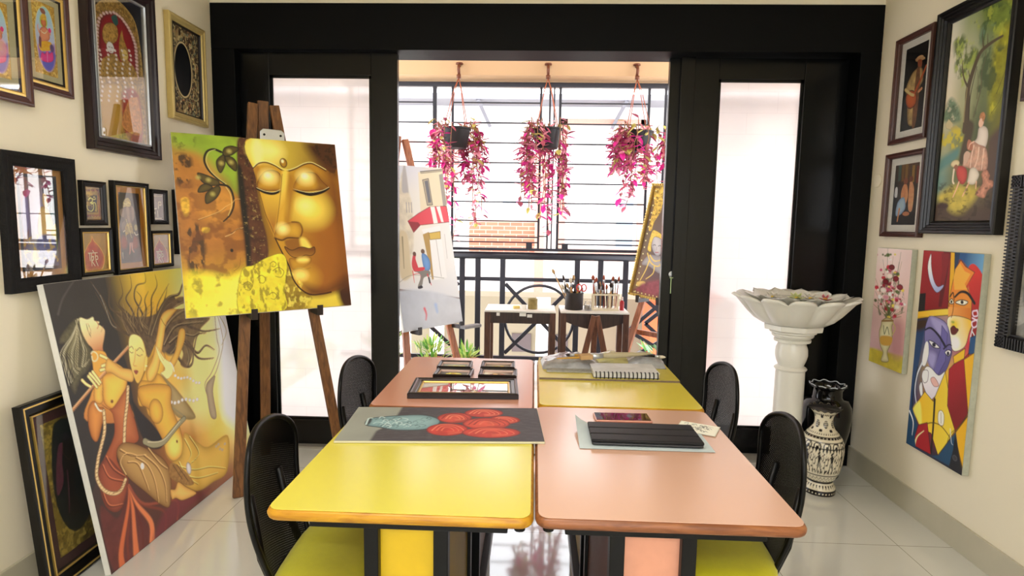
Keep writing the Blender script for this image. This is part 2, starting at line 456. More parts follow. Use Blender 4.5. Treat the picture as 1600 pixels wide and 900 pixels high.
# frosted glass, faintly ruled in blocks, light passes diffusely
def frosted(name):
    m = bpy.data.materials.new(name); m.use_nodes = True; N = m.node_tree.nodes; L = m.node_tree.links
    N.remove(N['Principled BSDF']); out = N['Material Output']
    tl = N.new('ShaderNodeBsdfTranslucent'); df = N.new('ShaderNodeBsdfDiffuse'); gl = N.new('ShaderNodeBsdfGlossy'); gl.inputs['Roughness'].default_value = .25
    rf = N.new('ShaderNodeBsdfRefraction'); rf.inputs['IOR'].default_value = 1.02; rf.inputs['Roughness'].default_value = .55
    tc = N.new('ShaderNodeTexCoord'); mp = N.new('ShaderNodeMapping')
    mp.inputs['Rotation'].default_value = (math.radians(-90), 0, 0)
    L.new(tc.outputs['Object'], mp.inputs['Vector'])
    br = N.new('ShaderNodeTexBrick'); br.inputs['Scale'].default_value = 1
    br.inputs['Brick Width'].default_value = .34; br.inputs['Row Height'].default_value = .118
    br.inputs['Mortar Size'].default_value = .0022; br.inputs['Mortar Smooth'].default_value = .6
    L.new(mp.outputs['Vector'], br.inputs['Vector'])
    nz = N.new('ShaderNodeTexNoise'); nz.inputs['Scale'].default_value = 1.6; nz.inputs['Detail'].default_value = 5
    L.new(tc.outputs['Object'], nz.inputs['Vector'])
    mxc = N.new('ShaderNodeMix'); mxc.data_type = 'RGBA'
    mxc.inputs['A'].default_value = (.60, .585, .60, 1); mxc.inputs['B'].default_value = (.93, .885, .85, 1)
    L.new(nz.outputs['Fac'], mxc.inputs['Factor'])
    mx2 = N.new('ShaderNodeMix'); mx2.data_type = 'RGBA'
    fm = N.new('ShaderNodeMath'); fm.operation = 'MULTIPLY'; fm.inputs[1].default_value = .2
    L.new(br.outputs['Fac'], fm.inputs[0]); L.new(fm.outputs[0], mx2.inputs['Factor'])
    L.new(mxc.outputs['Result'], mx2.inputs['A']); mx2.inputs['B'].default_value = (.45, .4, .42, 1)
    L.new(mx2.outputs['Result'], tl.inputs['Color']); L.new(mx2.outputs['Result'], df.inputs['Color']); L.new(mx2.outputs['Result'], rf.inputs['Color'])
    a = N.new('ShaderNodeMixShader'); a.inputs['Fac'].default_value = .45
    L.new(tl.outputs['BSDF'], a.inputs[1]); L.new(rf.outputs['BSDF'], a.inputs[2])
    b = N.new('ShaderNodeMixShader'); b.inputs['Fac'].default_value = .08
    L.new(a.outputs['Shader'], b.inputs[1]); L.new(gl.outputs['BSDF'], b.inputs[2])
    L.new(b.outputs['Shader'], out.inputs['Surface'])
    return m
frost = frosted('frosted_door_glass')

def sliding_door(name, x0, x1, gx0, gx1, gz0, gz1, y, ztop):
    t = bpy.data.objects.new(name, None); COL.objects.link(t); t.location = (0, y, 0); struct(t)
    f = MB()
    f.box(x0, gx0, 0, .045, .014, ztop); f.box(gx1, x1, 0, .045, .014, ztop)
    f.box(gx0, gx1, 0, .045, gz1, ztop); f.box(gx0, gx1, 0, .045, .014, gz0)
    f.build('door_frame', black, t, bevel=.003)
    b = MB()                                           # glazing bead
    for a in ((gx0, gx0 + .014, gz0, gz1), (gx1 - .014, gx1, gz0, gz1), (gx0, gx1, gz1 - .014, gz1), (gx0, gx1, gz0, gz0 + .014)):
        b.box(a[0], a[1], .012, .022, a[2], a[3])
    b.build('glazing_bead', black, t)
    MB().box(gx0, gx1, .024, .030, gz0, gz1).build('glass_pane', frost, t)
    return t
sliding_door('door_1', -1.697, -.792, -1.525, -.942, .165, 2.175, 3.40, 2.30)
sliding_door('door_2', .742, 1.730, 1.018, 1.49, .165, 2.185, 3.462, 2.30)
# fixed black stile standing behind the right-hand pane
struct(MB().box(.800, .878, 3.440, 3.4615, .014, 2.30).build('trim_3', black, bevel=.003))

# ------------------------------------------------------------------ balcony
beam_m = M('cream_beam_paint', (198, 164, 124), .6, var=.04, scale=3)
struct(MB().box(-3.2, 3.2, 5.22, 5.46, 2.625, 3.1).build('trim_4', beam_m))
struct(MB().box(-3.2, 3.2, 5.46, 5.62, 2.60, 2.66).build('trim_5', white_pl))
struct(MB().box(-3.2, 3.2, 3.56, 5.62, 3.1, 3.22).build('trim_6', beam_m))  # balcony roof out of view, added to keep sky light off the balcony
iron = M('dark_painted_iron', (34, 34, 42), .4, metal=.2, var=.2, scale=18)
def grille():
    Y = 5.40
    t = thing('security_grille', 'black iron window grille of thin horizontal bars above the balcony rail', 'grille', (0, Y, 1.115))
    def part(nm, *bx):
        m = MB()
        for b in bx: m.box(*b)
        return m.build(nm, iron, t)
    z = lambda v: v - 1.115
    part('head_bar', (-1.75, 1.55, -.02, .02, z(2.565), z(2.605)))
    part('ledge_bar', (-1.75, 1.55, -.03, .03, 0, z(1.14)))
    for x, w in ((-1.68, .03), (-.918, .035), (-.757, .02), (.032, .02), (.112, .016), (.15, .012), (.203, .022), (.985, .022), (1.13, .02), (1.5, .03)):
        part('upright_bar', (x - w / 2, x + w / 2, -.012, .012, z(1.14), z(2.565)))
    for x0, x1, zs in ((-1.68, -.918, (2.43, 2.255, 2.08, 1.905, 1.73, 1.555, 1.385, 1.24)),
                       (-.757, .032, (2.43, 2.255, 2.08, 1.905, 1.73, 1.555, 1.385, 1.24, 1.192)),
                       (.203, .985, (2.43, 2.25, 2.075, 1.90, 1.725, 1.55, 1.38, 1.225, 1.182))):
        for q in zs:
            part('cross_bar', (x0, x1, -.007, .007, z(q) - .006, z(q) + .006))
    for q in (1.55, 1.25): part('cross_bar', (.032, .112, -.006, .006, z(q) - .005, z(q) + .005))
    for q in (1.9, 1.38): part('cross_bar', (.985, 1.5, -.006, .006, z(q) - .005, z(q) + .005))
    for x in (-.05, .275): part('foot_block', (x - .028, x + .028, -.02, .02, z(1.14), z(1.19)))
grille()
def railing():
    Y = 5.40
    t = thing('balcony_railing', 'black iron balcony railing with round and crossed scrollwork under a thick top rail', 'railing', (0, Y, 0))
    m = MB(); m.tube([(-1.8, 0, 1.068), (1.6, 0, 1.068)], .034, 12); m.build('top_rail', iron, t, smooth=True)
    m = MB(); m.box(-1.8, 1.6, -.016, .016, .835, .87); m.build('middle_rail', iron, t)
    m = MB(); m.box(-1.8, 1.6, -.018, .018, .10, .135); m.build('bottom_rail', iron, t)
    for x in (-1.45, -.66, -.515, -.287, .395, .607, .835, 1.35):
        m = MB(); m.box(x - .025, x + .025, -.02, .02, .135, 1.04); m.build('baluster', iron, t, bevel=.004)
    for x in (-1.45, .835): MB().box(x - .03, x + .03, -.03, .03, 0, .12).build('post_foot', iron, t)
    def cross(x0, x1):
        cx = (x0 + x1) / 2; m = MB()
        for a, b in (((x0, .16), (x1, .81)), ((x0, .81), (x1, .16))):
            m.bar((a[0], 0, a[1]), (b[0], 0, b[1]), .034, .024)
        m.box(cx - .04, cx + .04, -.018, .018, .445, .525)
        m.build('cross_brace', iron, t)
    cross(-1.42, -.69); cross(-.26, .37)
    def circ(cx, cz, r):
        m = MB(); m.tube([(cx + r * math.cos(a * math.pi / 20), 0, cz + r * math.sin(a * math.pi / 20)) for a in range(40)], .014, 6, closed=True)
        m.build('ring', iron, t, smooth=True)
    circ(.055, .485, .315)
    m = MB()                                               # stepped scroll in the right bay
    pts = [(.88, .81), (1.16, .58), (1.03, .47), (1.2, .32), (.9, .14)]
    for a, b in zip(pts, pts[1:]): m.bar((a[0], 0, a[1]), (b[0], 0, b[1]), .034, .024)
    pts = [(1.33, .81), (1.10, .60), (.88, .40)]
    for a, b in zip(pts, pts[1:]): m.bar((a[0], .004, a[1]), (b[0], .004, b[1]), .034, .02)
    m.bar((.88, 0, .40), (1.33, 0, .14), .034, .022)
    m.build('zigzag_brace', iron, t)
railing()

# ------------------------------------------------------------------ the street beyond
ground_m = M('pale_yard_paving', (206, 202, 194), .8, var=.06, scale=2)
struct(MB().box(-14, 14, 5.7, 30, -3.4, -3.2).build('trim_7', ground_m))
house_m = M('white_house_plaster', (238, 234, 230), .8, var=.02, scale=1)
def brickmat(name, rgb, mortar):
    m = M(name, rgb, .8)
    N = m.node_tree.nodes; L = m.node_tree.links; b = N['Principled BSDF']
    tc = N.new('ShaderNodeTexCoord'); mp = N.new('ShaderNodeMapping'); mp.inputs['Rotation'].default_value = (math.radians(-90), 0, 0)
    br = N.new('ShaderNodeTexBrick'); br.inputs['Scale'].default_value = 1; br.inputs['Brick Width'].default_value = .19; br.inputs['Row Height'].default_value = .062
    br.inputs['Mortar Size'].default_value = .006
    br.inputs['Color1'].default_value = (*s2l(rgb), 1); br.inputs['Color2'].default_value = (*s2l([min(255, v * 1.1) for v in rgb]), 1); br.inputs['Mortar'].default_value = (*s2l(mortar), 1)
    L.new(tc.outputs['Object'], mp.inputs['Vector']); L.new(mp.outputs['Vector'], br.inputs['Vector']); L.new(br.outputs['Color'], b.inputs['Base Color'])
    return m
t = thing('house', 'white house across the street with a brick panel and pink framed window', 'building', (0, 9.2, -3.2))
H = lambda v: v + 3.2
MB().box(-7, 7, 0, 3, 0, H(3.32)).build('wall', house_m, t)
MB().box(-1.02, .02, -.03, .02, H(.93), H(1.40)).build('brick_panel', brickmat('salmon_brick', (184, 100, 78), (212, 160, 140)), t)
pinkm = M('pale_pink_trim', (206, 150, 134), .7)
m = MB()
for a in ((.36, .46, H(.95), H(2.95)), (1.56, 1.64, H(.95), H(2.95)), (.36, 1.64, H(2.87), H(2.95)), (.36, 1.64, H(.92), H(1.0))): m.box(a[0], a[1], -.06, .01, a[2], a[3])
m.build('window_surround', pinkm, t)
MB().box(.46, 1.56, -.015, .005, H(1.0), H(2.87)).build('window_pane', M('pale_curtained_pane', (236, 234, 232), .35), t)
MB().box(1.25, 1.5, -.03, -.012, H(1.02), H(1.75)).build('blue_shutter', M('grey_blue_shutter', (134, 150, 168), .5), t)
MB().box(-2.2, -1.2, -.05, .01, H(1.9), H(2.6)).build('pink_panel', pinkm, t)
MB().box(-1.9, -1.4, -.07, .0, H(1.95), H(2.45)).build('window_pane', M('pale_curtained_pane', (236, 234, 232), .35), t)
m = MB(); m.box(.0, .14, -.09, .0, 0, H(2.6)); m.build('pilaster', pinkm, t)
MB().box(-.9, -.1, -.12, 0, H(2.0), H(2.06)).build('window_ledge', M('grey_metal_ledge', (150, 158, 170), .5), t)
MB().box(-.5, -.1, -.05, 0, H(1.62), H(1.76)).build('vent_panel', M('grey_metal_ledge', (150, 158, 170), .5), t)
MB().box(-7, 7, -.5, 0, H(3.14), H(3.22)).build('awning', M('grey_sheet_awning', (120, 120, 128), .5), t)
m = MB(); m.bar((-.86, -.48, H(3.14)), (-.72, -.02, H(2.84)), .05, .05); m.build('awning_strut', M('grey_sheet_awning', (120, 120, 128), .5), t)
m = MB(); m.bar((1.28, -.48, H(3.14)), (1.14, -.02, H(2.84)), .05, .05); m.build('awning_strut', M('grey_sheet_awning', (120, 120, 128), .5), t)

t = thing('garden_wall', 'beige garden outbuilding below the balcony with two dark windows', 'building', (0, 7.6, -3.2))
MB().box(-1.6, 2.6, 0, .6, 0, H(.42)).build('wall', M('beige_plaster', (132, 120, 98), .8, var=.04, scale=2), t)
dk = M('dark_window_void', (70, 52, 48), .3)
for x0, x1 in ((-.27, -.02), (.3, .46)):
    MB().box(x0, x1, -.02, .01, H(-.30), H(-.06)).build('window', dk, t)
MB().box(-1.6, 2.6, -.03, .0, H(-.75), H(-.42)).build('plinth', M('grey_plinth', (120, 116, 118), .8), t)
for x in (-1.25, .13): MB().box(x - .09, x + .09, -.08, .0, 0, H(.42)).build('pilaster', white_pl, t)

t = thing('terracotta_pillar', 'orange terracotta gate pillar beyond the right bay of the railing', 'pillar', (1.62, 6.9, -3.2))
MB().box(-.28, .42, -.2, .3, 0, H(.52)).build('shaft', M('orange_plaster', (206, 96, 54), .8, var=.06, scale=4), t)
MB().box(-.34, .48, -.26, .36, H(.52), H(.60)).build('cap', M('orange_plaster', (206, 96, 54), .8), t)

leaf_a = M('bright_green_leaf', (96, 160, 58), .5, var=.25, scale=12)
leaf_b = M('yellow_green_leaf', (176, 200, 96), .5, var=.25, scale=12)
def leaf(mb, base, tip, width, up, mat=0, fold=.15):
    b = Vector(base); tp = Vector(tip); d = tp - b; up = Vector(up)
    sd = d.cross(up)
    if sd.length < 1e-5: sd = d.cross(Vector((1, 0, 0)))
    sd.normalize(); nr = sd.cross(d).normalized()
    vs = [b, b + d * .3 + sd * width * .42 + nr * width * fold, b + d * .62 + sd * width * .4 + nr * width * fold * .8, tp,
          b + d * .62 - sd * width * .4 + nr * width * fold * .8, b + d * .3 - sd * width * .42 + nr * width * fold, b + d * .3, b + d * .62]
    mb.add([tuple(v) for v in vs], [(0, 1, 6), (1, 2, 7, 6), (2, 3, 7), (0, 6, 5), (6, 7, 4, 5), (7, 3, 4)], mat)
def shrub(loc, label, n, L0, spread, seed, height, mats, pot=True):
    R = random.Random(seed)
    t = thing('potted_plant', label, 'plant', loc)
    z0 = 0
    if pot:
        MB().lathe([(.085, 0), (.12, .16), (.13, .17), (.13, .19), (.115, .19), (.11, .17), (0, .17)], 24).build('pot', M('terracotta_pot', (176, 92, 62), .8), t, smooth=True, auto=.6)
        z0 = .16
    f = MB()
    for i in range(n):
        a = R.uniform(0, 6.283); el = R.uniform(.25, 1.35); l = L0 * R.uniform(.6, 1.1)
        hh = z0 + R.uniform(0, height)
        rr = spread * R.random() * (.3 + hh)
        b = (rr * math.cos(a), rr * math.sin(a), hh)
        tip = (b[0] + l * math.cos(el) * math.cos(a), b[1] + l * math.cos(el) * math.sin(a), b[2] + l * math.sin(el))
        leaf(f, b, tip, l * R.uniform(.2, .32), (0, 0, 1), R.randrange(len(mats)))
    f.build('foliage', mats, t)
    s = MB(); s.tube([(0, 0, z0 - .02 if pot else 0), (.01, 0, z0 + height * .5), (0, .01, z0 + height)], .012, 6); s.build('stem', leaf_a, t)
    return t
shrub((-1.30, 5.0, 0), 'pale yellow-green bushy potted plant under the street painting', 150, .11, .28, 3, .22, [leaf_b, leaf_b, leaf_a])
shrub((-.87, 4.95, 0), 'leafy green potted plant beside the right leg of the street painting easel', 90, .11, .22, 4, .16, [leaf_a, leaf_b])
shrub((-.56, 4.95, 0), 'small green spiky potted plant left of the painting bench', 40, .12, .2, 5, .10, [leaf_a, leaf_b])
shrub((1.02, 4.75, 0), 'bright green rosette potted plant below the gilded panel', 46, .17, .2, 6, .22, [leaf_a, M('silver_green_leaf', (150, 196, 150), .5)])
for i, (x, y, h, r) in enumerate(((-3.1, 7.4, 2.5, .6), (-1.95, 6.6, 2.2, .5))):
    R = random.Random(20 + i)
    t = thing('garden_tree', ('tall pale green garden tree at the far left beyond the railing', 'low pale green garden bush against the beige outbuilding')[i], 'tree', (x, y, -3.2))
    f = MB()
    for k in range(700):
        a = R.uniform(0, 6.283); zz = h + R.uniform(-.55, .5) * r * 1.4; q = r * math.sqrt(R.random())
        b = Vector((q * math.cos(a), q * math.sin(a), zz)); d = Vector((R.uniform(-1, 1), R.uniform(-1, 1), R.uniform(-.5, .8))).normalized() * .14
        leaf(f, b, b + d, .06, (0, 0, 1), R.randrange(2))
    f.build('foliage', [leaf_b, leaf_a], t)
    MB().tube([(0, 0, 0), (.05, 0, h * .5), (0, 0, h)], [.09, .07, .03], 8).build('trunk', M('tree_bark', (110, 90, 70), .9), t)

# ------------------------------------------------------------------ the paintings, stroke by stroke, in millimetres on each sheet
ART.update({
 'golden': [
  ('G',[['8a8432','88a42c','5e5220','d8bc40','c4922a','4a2c14'],['a8742a','b0843a','5a4018','bc8c24','c89a2a','6a3c14'],['a66c2a','9c6628','3a2414','c09020','d0a42c','7a4818'],['8e5e28','98662a','3c2016','a87818','c08c28','6e3e14'],['c4a01a','d8c020','c4ac20','b08828','a06a20','4a2410'],['ccb012','e0d02a','d8cc30','a08a2c','c0a030','3a1c10']]),
  ('P',(10,5,290,5,262,277,234,234,180,170,127,95,62,72,15,59),'86a02c',{'b': 26.5,'n': (3,61.3,0.25)}),('P',(15,125,107,108,174,236,267,310,274,454,275,651,22,668,18,319),'a66a28',{'b': 24.4,'a': 0.8,'n': (4,50.8,0.35)}),
  ('P',(92,284,230,278,263,410,216,433,110,413),'c88a34',{'b': 25.6,'a': 0.8}),('P',(18,324,51,318,47,393,26,399),'d8a834',{'b': 4,'n': (5,10,0.4)}),('P',(98,459,130,458,124,480,99,482),'d8b034',{'b': 3.0}),
  ('N','2e2010',5,26,30,0.44,0.9,(11,112,77,121,61,239,10,248),10),('N','33220f',6,16,40,0.47,0.9,(29,452,101,467,94,654,30,663),10),('N','3a3412',8,30,30,0.56,0.6,(14,10,96,9,80,76,14,70),10),
  ('N','6a3c18',12,60,50,0.46,0.6,(10,244,298,409,279,662,23,663),20),('P',(11,689,107,675,201,703,294,662,374,630,353,891,23,884),'e0d02a',{'b': 21.6,'g': (39,690,192,799,'f0e450'),'n': (7,59,0.18)}),
  ('N','6a5a14',9,40,46,0.58,0.6,(30,689,367,652,348,889,28,882),20),('P',(293,7,354,11,353,103,365,159,358,262,370,408,385,519,374,624,284,667,284,564,279,421,278,276,278,130),'4e2c1a',{'b': 4.3,'n': (8,26,0.6)}),
  ('P',(276,153,296,163,302,309,304,431,304,564,293,651,280,662,279,476,273,310),'17120b',{'b': 6.4}),('N','a08a50',13,9,9,0.66,0.6,(298,27,350,23,370,408,371,608,290,651,290,276),4),
  ('N','120c08',14,20,16,0.55,0.6,(298,27,350,23,342,274,290,651,290,276),4),('L',(211,239,178,212,146,174,132,128,146,85,177,70,209,81),'1c150a',7.4,11.6),('L',(220,241,187,214,155,176,141,130,154,87,185,71),'c8c878',2.1,2.1),
  ('L',(186,245,226,252,244,289,245,344,225,394,193,427),'1c150a',11.5,6.3),('L',(217,256,234,292,235,348,216,398),'dcc878',2.1,2.1),('P',(215,90,227,59,261,47,290,60,259,92,227,102),'5a4c1c',{'k': ('1a1208',3.2),'r': ('2a2210',10.6)}),
  ('E',(246,75,9.2,9.1),'a89c50',{'b': 7.5}),('P',(216,95,186,125,186,164,200,186,221,147,225,111),'5a4c1c',{'k': ('1a1208',3.2),'r': ('2a2210',10.6)}),('E',(206,138,9,9),'a89c50',{'b': 7.4}),
  ('P',(227,102,257,105,275,131,269,174,241,153,227,125),'5a4c1c',{'k': ('1a1208',3.2),'r': ('2a2210',10.6)}),('E',(250,131,9.1,9.1),'a89c50',{'b': 7.5}),('P',(98,192,138,201,185,225,185,247,143,251,112,231),'5a4c1c',{'k': ('1a1208',3.1),'r': ('2a2210',10.3)}),
  ('E',(143,224,8.8,8.9),'a89c50',{'b': 7.3}),('P',(94,286,104,257,130,243,158,259,131,280),'5a4c1c',{'k': ('1a1208',3.1),'r': ('2a2210',10.2)}),('E',(99,214,8.7,8.8),'a89c50',{'b': 7.2}),
  ('P',(126,341,123,304,141,276,182,251,192,273,169,314),'5a4c1c',{'k': ('1a1208',3.1),'r': ('2a2210',10.3)}),('E',(156,293,8.8,8.8),'a89c50',{'b': 7.3}),('L',(86,418,130,400,181,377,208,354,239,335,254,317,276,315),'d8b068',2.5,1.5),
  ('L',(85,421,130,403,181,380,210,357),'4a2c12',2,1),('L',(195,501,231,485,247,467,278,458),'dcb878',2.6,1.6),('L',(221,487,253,465,281,463),'3a2210',2.6,2.6),('E',(218,570,6.9,8.7),'1c100a'),
  ('L',(219,671,245,650,254,607),'5a3818',2.1,1),('L',(265,729,286,739,281,768,263,770),'6a5616',4.1,2.1,{'b': 3.1}),('L',(323,707,347,718,341,749,322,751),'6a5616',4.2,2.1,{'b': 3.2}),
  ('L',(289,796,304,803,300,824,287,825),'6a5616',4.2,2.1,{'b': 3.1}),('L',(326,788,339,795,336,813,325,814),'6a5616',4.2,2.1,{'b': 3.1}),('P',(355,-1,775,-1,774,355,784,769,723,790,639,812,570,809,517,772,492,712,479,647,449,582,425,517,402,452,384,376,371,300,363,246,358,197,352,153,351,92),'bf9026',{'g': (440,276,779,401,'8a5418'),'n': (11,74.4,0.12)}),
  ('P',(353,-1,775,-1,766,153,720,145,647,113,602,126,546,152,503,161,463,147,424,121,388,123,350,154),'dcc244',{'g': (399,67,723,115,'5e3212')}),('P',(626,5,775,-1,769,170,720,140,665,95),'432410',{'b': 29.2}),
  ('N','24140a',15,14,14,0.55,0.6,(658,10,774,4,768,164,715,138),10),('P',(727,178,775,263,785,797,723,790,711,605,718,402),'6a3a12',{'b': 45.4}),('P',(598,460,732,424,766,605,707,739,625,797,594,736,614,605),'94581a',{'b': 49.1,'a': 0.85}),
  ('E',(614,359,90.4,84),'e6ca4e',{'b': 48.4}),('E',(589,343,36.4,34),'f2e27c',{'b': 28.5}),('E',(420,60,74.4,47.5),'eee07a',{'b': 38.7}),('P',(362,14,394,14,395,112,358,125),'f0e690',{'b': 12.8,'a': 0.7}),
  ('P',(385,291,470,281,449,386,427,479,404,443,391,376),'d0a838',{'b': 12.6,'g': (427,298,403,441,'a06a20')}),('L',(359,169,365,251,375,311,388,387,407,447,426,511),'4a2810',3.2,3.2),
  ('P',(363,246,362,197,352,156,372,141,383,168,375,207),'a87622',{'b': 6.3}),('P',(361,253,373,207,404,170,441,160,473,174,483,213,476,259,440,267,395,267),'c6962a',{'r': ('7a4a14',15.8),'k': ('4e2c10',2.6)}),
  ('E',(419,195,34.9,31.3),'f0de84',{'b': 23.5}),('E',(416,188,12.3,11.2),'faf2c0',{'b': 9.6}),('P',(539,256,552,213,586,173,628,161,662,170,686,203,717,244,669,255,598,265),'c6962a',{'r': ('7a4a14',16.3),'k': ('4e2c10',2.7)}),
  ('E',(604,190,36.7,32.2),'f0de84',{'b': 24.4}),('E',(600,183,13,11.5),'faf2c0',{'b': 10.0}),('P',(657,170,687,195,718,242,664,253),'6a3c14',{'b': 15.7,'a': 0.7}),
  ('L',(356,259,397,277,439,281,480,263),'1c0c04',7.3,6.3,{'wm': 9.4}),('L',(359,255,397,271,440,274,479,256),'f4e8b0',1.6,1.6),('L',(535,261,586,276,628,280,684,266,724,244),'1c0c04',7.6,6.5,{'wm': 12.0}),
  ('L',(537,255,587,268,629,271,685,258,722,239),'f4e8b0',1.6,1.6),('L',(350,154,378,129,414,122,454,136,488,157,519,161,557,147,603,122,641,114,678,129,715,150),'4e2a0e',6.3,6.3),
  ('L',(351,148,378,123,415,115,454,129,489,150,520,154,558,140,603,115,642,107,678,122,716,143),'f6ea9c',2.6,2.6),('E',(499,119,16.9,23.9),'b08422',{'k': ('3e220c',3.3),'r': ('6a4212',7.6)}),
  ('E',(495,110,6.3,9.1),'f4e6a8',{'b': 3.3}),('P',(488,168,519,172,497,296,473,429,489,453,438,512,421,497,439,430,465,308),'e2c04c',{'b': 7.6,'g': (471,275,506,295,'c89a30')}),
  ('L',(487,179,465,308,440,430,422,495),'6e4214',2.7,2.7),('P',(519,177,548,218,532,306,503,420,486,431,503,296),'9c6a1c',{'b': 13.1,'a': 0.85}),('P',(421,497,444,454,487,435,533,428,560,456,559,490,539,516,487,512,451,523,426,515),'c89a30',{'r': ('8a5818',16.8)}),
  ('E',(464,464,24.7,24.2),'f2de84',{'b': 17.0}),('L',(513,429,550,434,562,472,546,514),'4a260a',5.4,5.4,{'b': 3.2}),('L',(422,512,455,524,487,512,541,515),'3a1c08',7.3,7.3,{'b': 3.1}),
  ('P',(472,525,539,518,539,560,545,578,486,584,474,560),'86561a',{'b': 5.3}),('P',(545,518,573,518,600,574,556,569),'e4c656',{'b': 8.6}),('P',(466,556,499,576,547,560,588,569,614,562,614,591,593,607,563,604,533,617,498,610,475,584),'6c3e14',{'k': ('241006',3.2),'g': (534,566,529,615,'9a6a24')}),
  ('P',(485,617,528,620,560,611,593,618,584,648,544,670,497,676,481,649),'bc8c28',{'r': ('7a4a14',12.7)}),('E',(550,628,29.3,13.2),'eed064',{'b': 9.6}),('L',(497,678,528,672,553,679,586,670),'3e1e0a',3.2,2.1,{'wm': 3.2}),
  ('E',(551,720,64.8,52.4),'c0902c',{'b': 36.2}),('E',(531,706,33.3,26.2),'ecd068',{'b': 17.0}),('P',(457,660,475,652,491,736,521,786,579,823,564,882,434,881,446,775),'8e7420',{'n': (16,18.9,0.5)}),
  ('N','efe060',17,14,26,0.56,0.6,(457,668,579,823,564,882,434,879),4),('P',(579,823,632,825,720,808,759,805,742,884,562,882),'d6be40',{'b': 17.1}),('P',(716,797,784,776,782,883,731,883),'38190c',{'b': 15.4}),
  ('L',(425,517,451,588,478,658,492,725,524,778,572,810,636,810,677,804),'2a1206',6.3,9.4),('P',(545,757,648,781,786,718,783,797,722,792,639,814,570,812),'4e270c',{'b': 23.4,'a': 0.8}),
  ('P',(251,678,313,645,376,610,448,593,469,647,446,775,434,881,232,883),'dccc34',{'n': (18,30.1,0.25),'k': ('5a4814',2)}),('N','6e5c16',19,16,34,0.56,0.7,(251,678,376,610,467,647,434,879,233,879),4),
  ('L',(253,740,276,727,296,745,283,768,262,763),'5e4c14',3,2),('L',(321,711,342,698,360,716,348,737,329,732),'5e4c14',3.1,2),('L',(389,640,404,631,417,643,408,658,394,655),'5e4c14',3.1,2.1),
  ('L',(398,678,426,662,450,684,434,712,408,706),'5e4c14',3.1,2.1),('L',(369,797,388,786,405,802,394,821,376,816),'5e4c14',3.1,2),],
 'flute': [
  ('G',[['2e2a27','2c2825','d6b236','e0c654','e4d690'],['2e2a26','2c2824','c8982e','e0ba4c','f0e6ba'],['2c2824','443020','c8902a','e6c060','f4ecce'],['3a2a25','503024','a86c34','e0ba54','f0e2ae'],['3e2622','4e2c24','5e3a2c','865640','d4b470']]),
  ('P',(-41,-6,306,-6,301,84,305,192,308,300,319,389,309,534,152,638,-94,895,-287,799),'2a2623',{'s': 0,'n': (3,82.1,0.15)}),('P',(782,39,964,15,1179,293,961,562,810,770,569,694,612,480),'ecd48c',{'b': 65.3,'a': 0.7}),
  ('P',(1045,284,1179,293,1145,874,924,805,991,530),'f4ecd2',{'b': 37.2,'a': 0.9}),('E',(597,520,110.2,67.9),'e0a848',{'b': 50.8,'a': 0.8}),('L',(35,116,74,59,148,-4),'4c4844',5.8,1.4,{'b': 4.3}),
  ('P',(321,148,377,163,433,187,520,199,597,185,676,143,729,141,697,225,590,269,521,324,455,377,447,302,416,265,363,263,358,231,338,185),'584630',{'n': (5,13.8,0.5)}),
  ('L',(414,240,395,174,350,121,386,78,389,8),'4a3a28',13.7,1.4),('L',(425,242,420,161,398,103,445,60,454,5),'4a3a28',13.7,1.4),('L',(453,255,478,185,450,109,480,55,541,45,550,2),'4a3a28',14,1.4),
  ('L',(472,266,534,193,560,121,616,68,617,14),'4a3a28',14.1,1.4),('L',(391,244,352,175,297,129,308,70,336,8),'4a3a28',13.5,1.3),('L',(366,256,310,208,283,143,265,80,224,10),'4a3a28',13.3,1.3),
  ('L',(353,246,291,205,267,133,236,55),'4a3a28',13.2,1.3),('L',(491,277,565,206,597,151,704,68),'4a3a28',14.2,1.4),('L',(499,287,576,207,654,132,685,83),'4a3a28',14.3,1.4),
  ('L',(435,244,452,165,493,114,472,79),'4a3a28',13.8,1.4),('L',(451,262,506,173,512,124,549,87),'4a3a28',13.9,1.4),('L',(411,248,374,171,333,111,339,65),'4a3a28',13.6,1.4),
  ('L',(512,295,478,239,474,182),'33281c',2.4,1),('L',(479,273,465,221,521,172),'8a744c',2.4,0.9),('L',(462,241,457,191,471,136),'a08a5c',2.3,0.9),('L',(450,255,434,204,407,144),'8a744c',2.3,0.9),
  ('L',(411,276,441,233,424,174),'33281c',2.3,0.9),('L',(457,244,422,191,456,139),'33281c',2.3,0.9),('L',(446,250,448,201,480,149),'6a563a',2.3,0.9),('L',(488,278,520,234,555,180),'a08a5c',2.4,0.9),
  ('L',(412,272,408,223,505,181),'6a563a',2.3,0.9),('L',(479,261,482,212,503,158),'6a563a',2.4,0.9),('L',(435,274,425,224,519,181),'6a563a',2.3,0.9),('L',(412,265,417,217,431,163),'33281c',2.3,0.9),
  ('L',(512,287,538,241,599,191),'a08a5c',2.4,1),('L',(489,264,474,212,562,166),'6a563a',2.4,0.9),('L',(416,236,417,188,506,143),'8a744c',2.3,0.9),('L',(493,256,457,202,569,159),'8a744c',2.4,1),
  ('L',(366,253,351,203,352,149),'8a744c',2.2,0.9),('L',(492,244,475,193,570,147),'8a744c',2.4,0.9),('L',(424,266,391,213,429,163),'33281c',2.3,0.9),('L',(409,225,382,173,372,117),'8a744c',2.3,0.9),
  ('L',(490,237,472,186,566,140),'33281c',2.4,0.9),('L',(481,265,444,210,521,164),'33281c',2.4,0.9),('L',(392,223,382,174,434,125),'8a744c',2.2,0.9),('L',(406,250,393,200,438,151),'8a744c',2.3,0.9),
  ('L',(506,282,535,237,565,183),'6a563a',2.4,1),('L',(529,248,545,200,611,150),'8a744c',2.4,1),('L',(259,72,273,141,284,196,307,215),'8a8474',2.5,1.7),('L',(232,25,263,88,280,150),'6a665c',1.6,0.8),
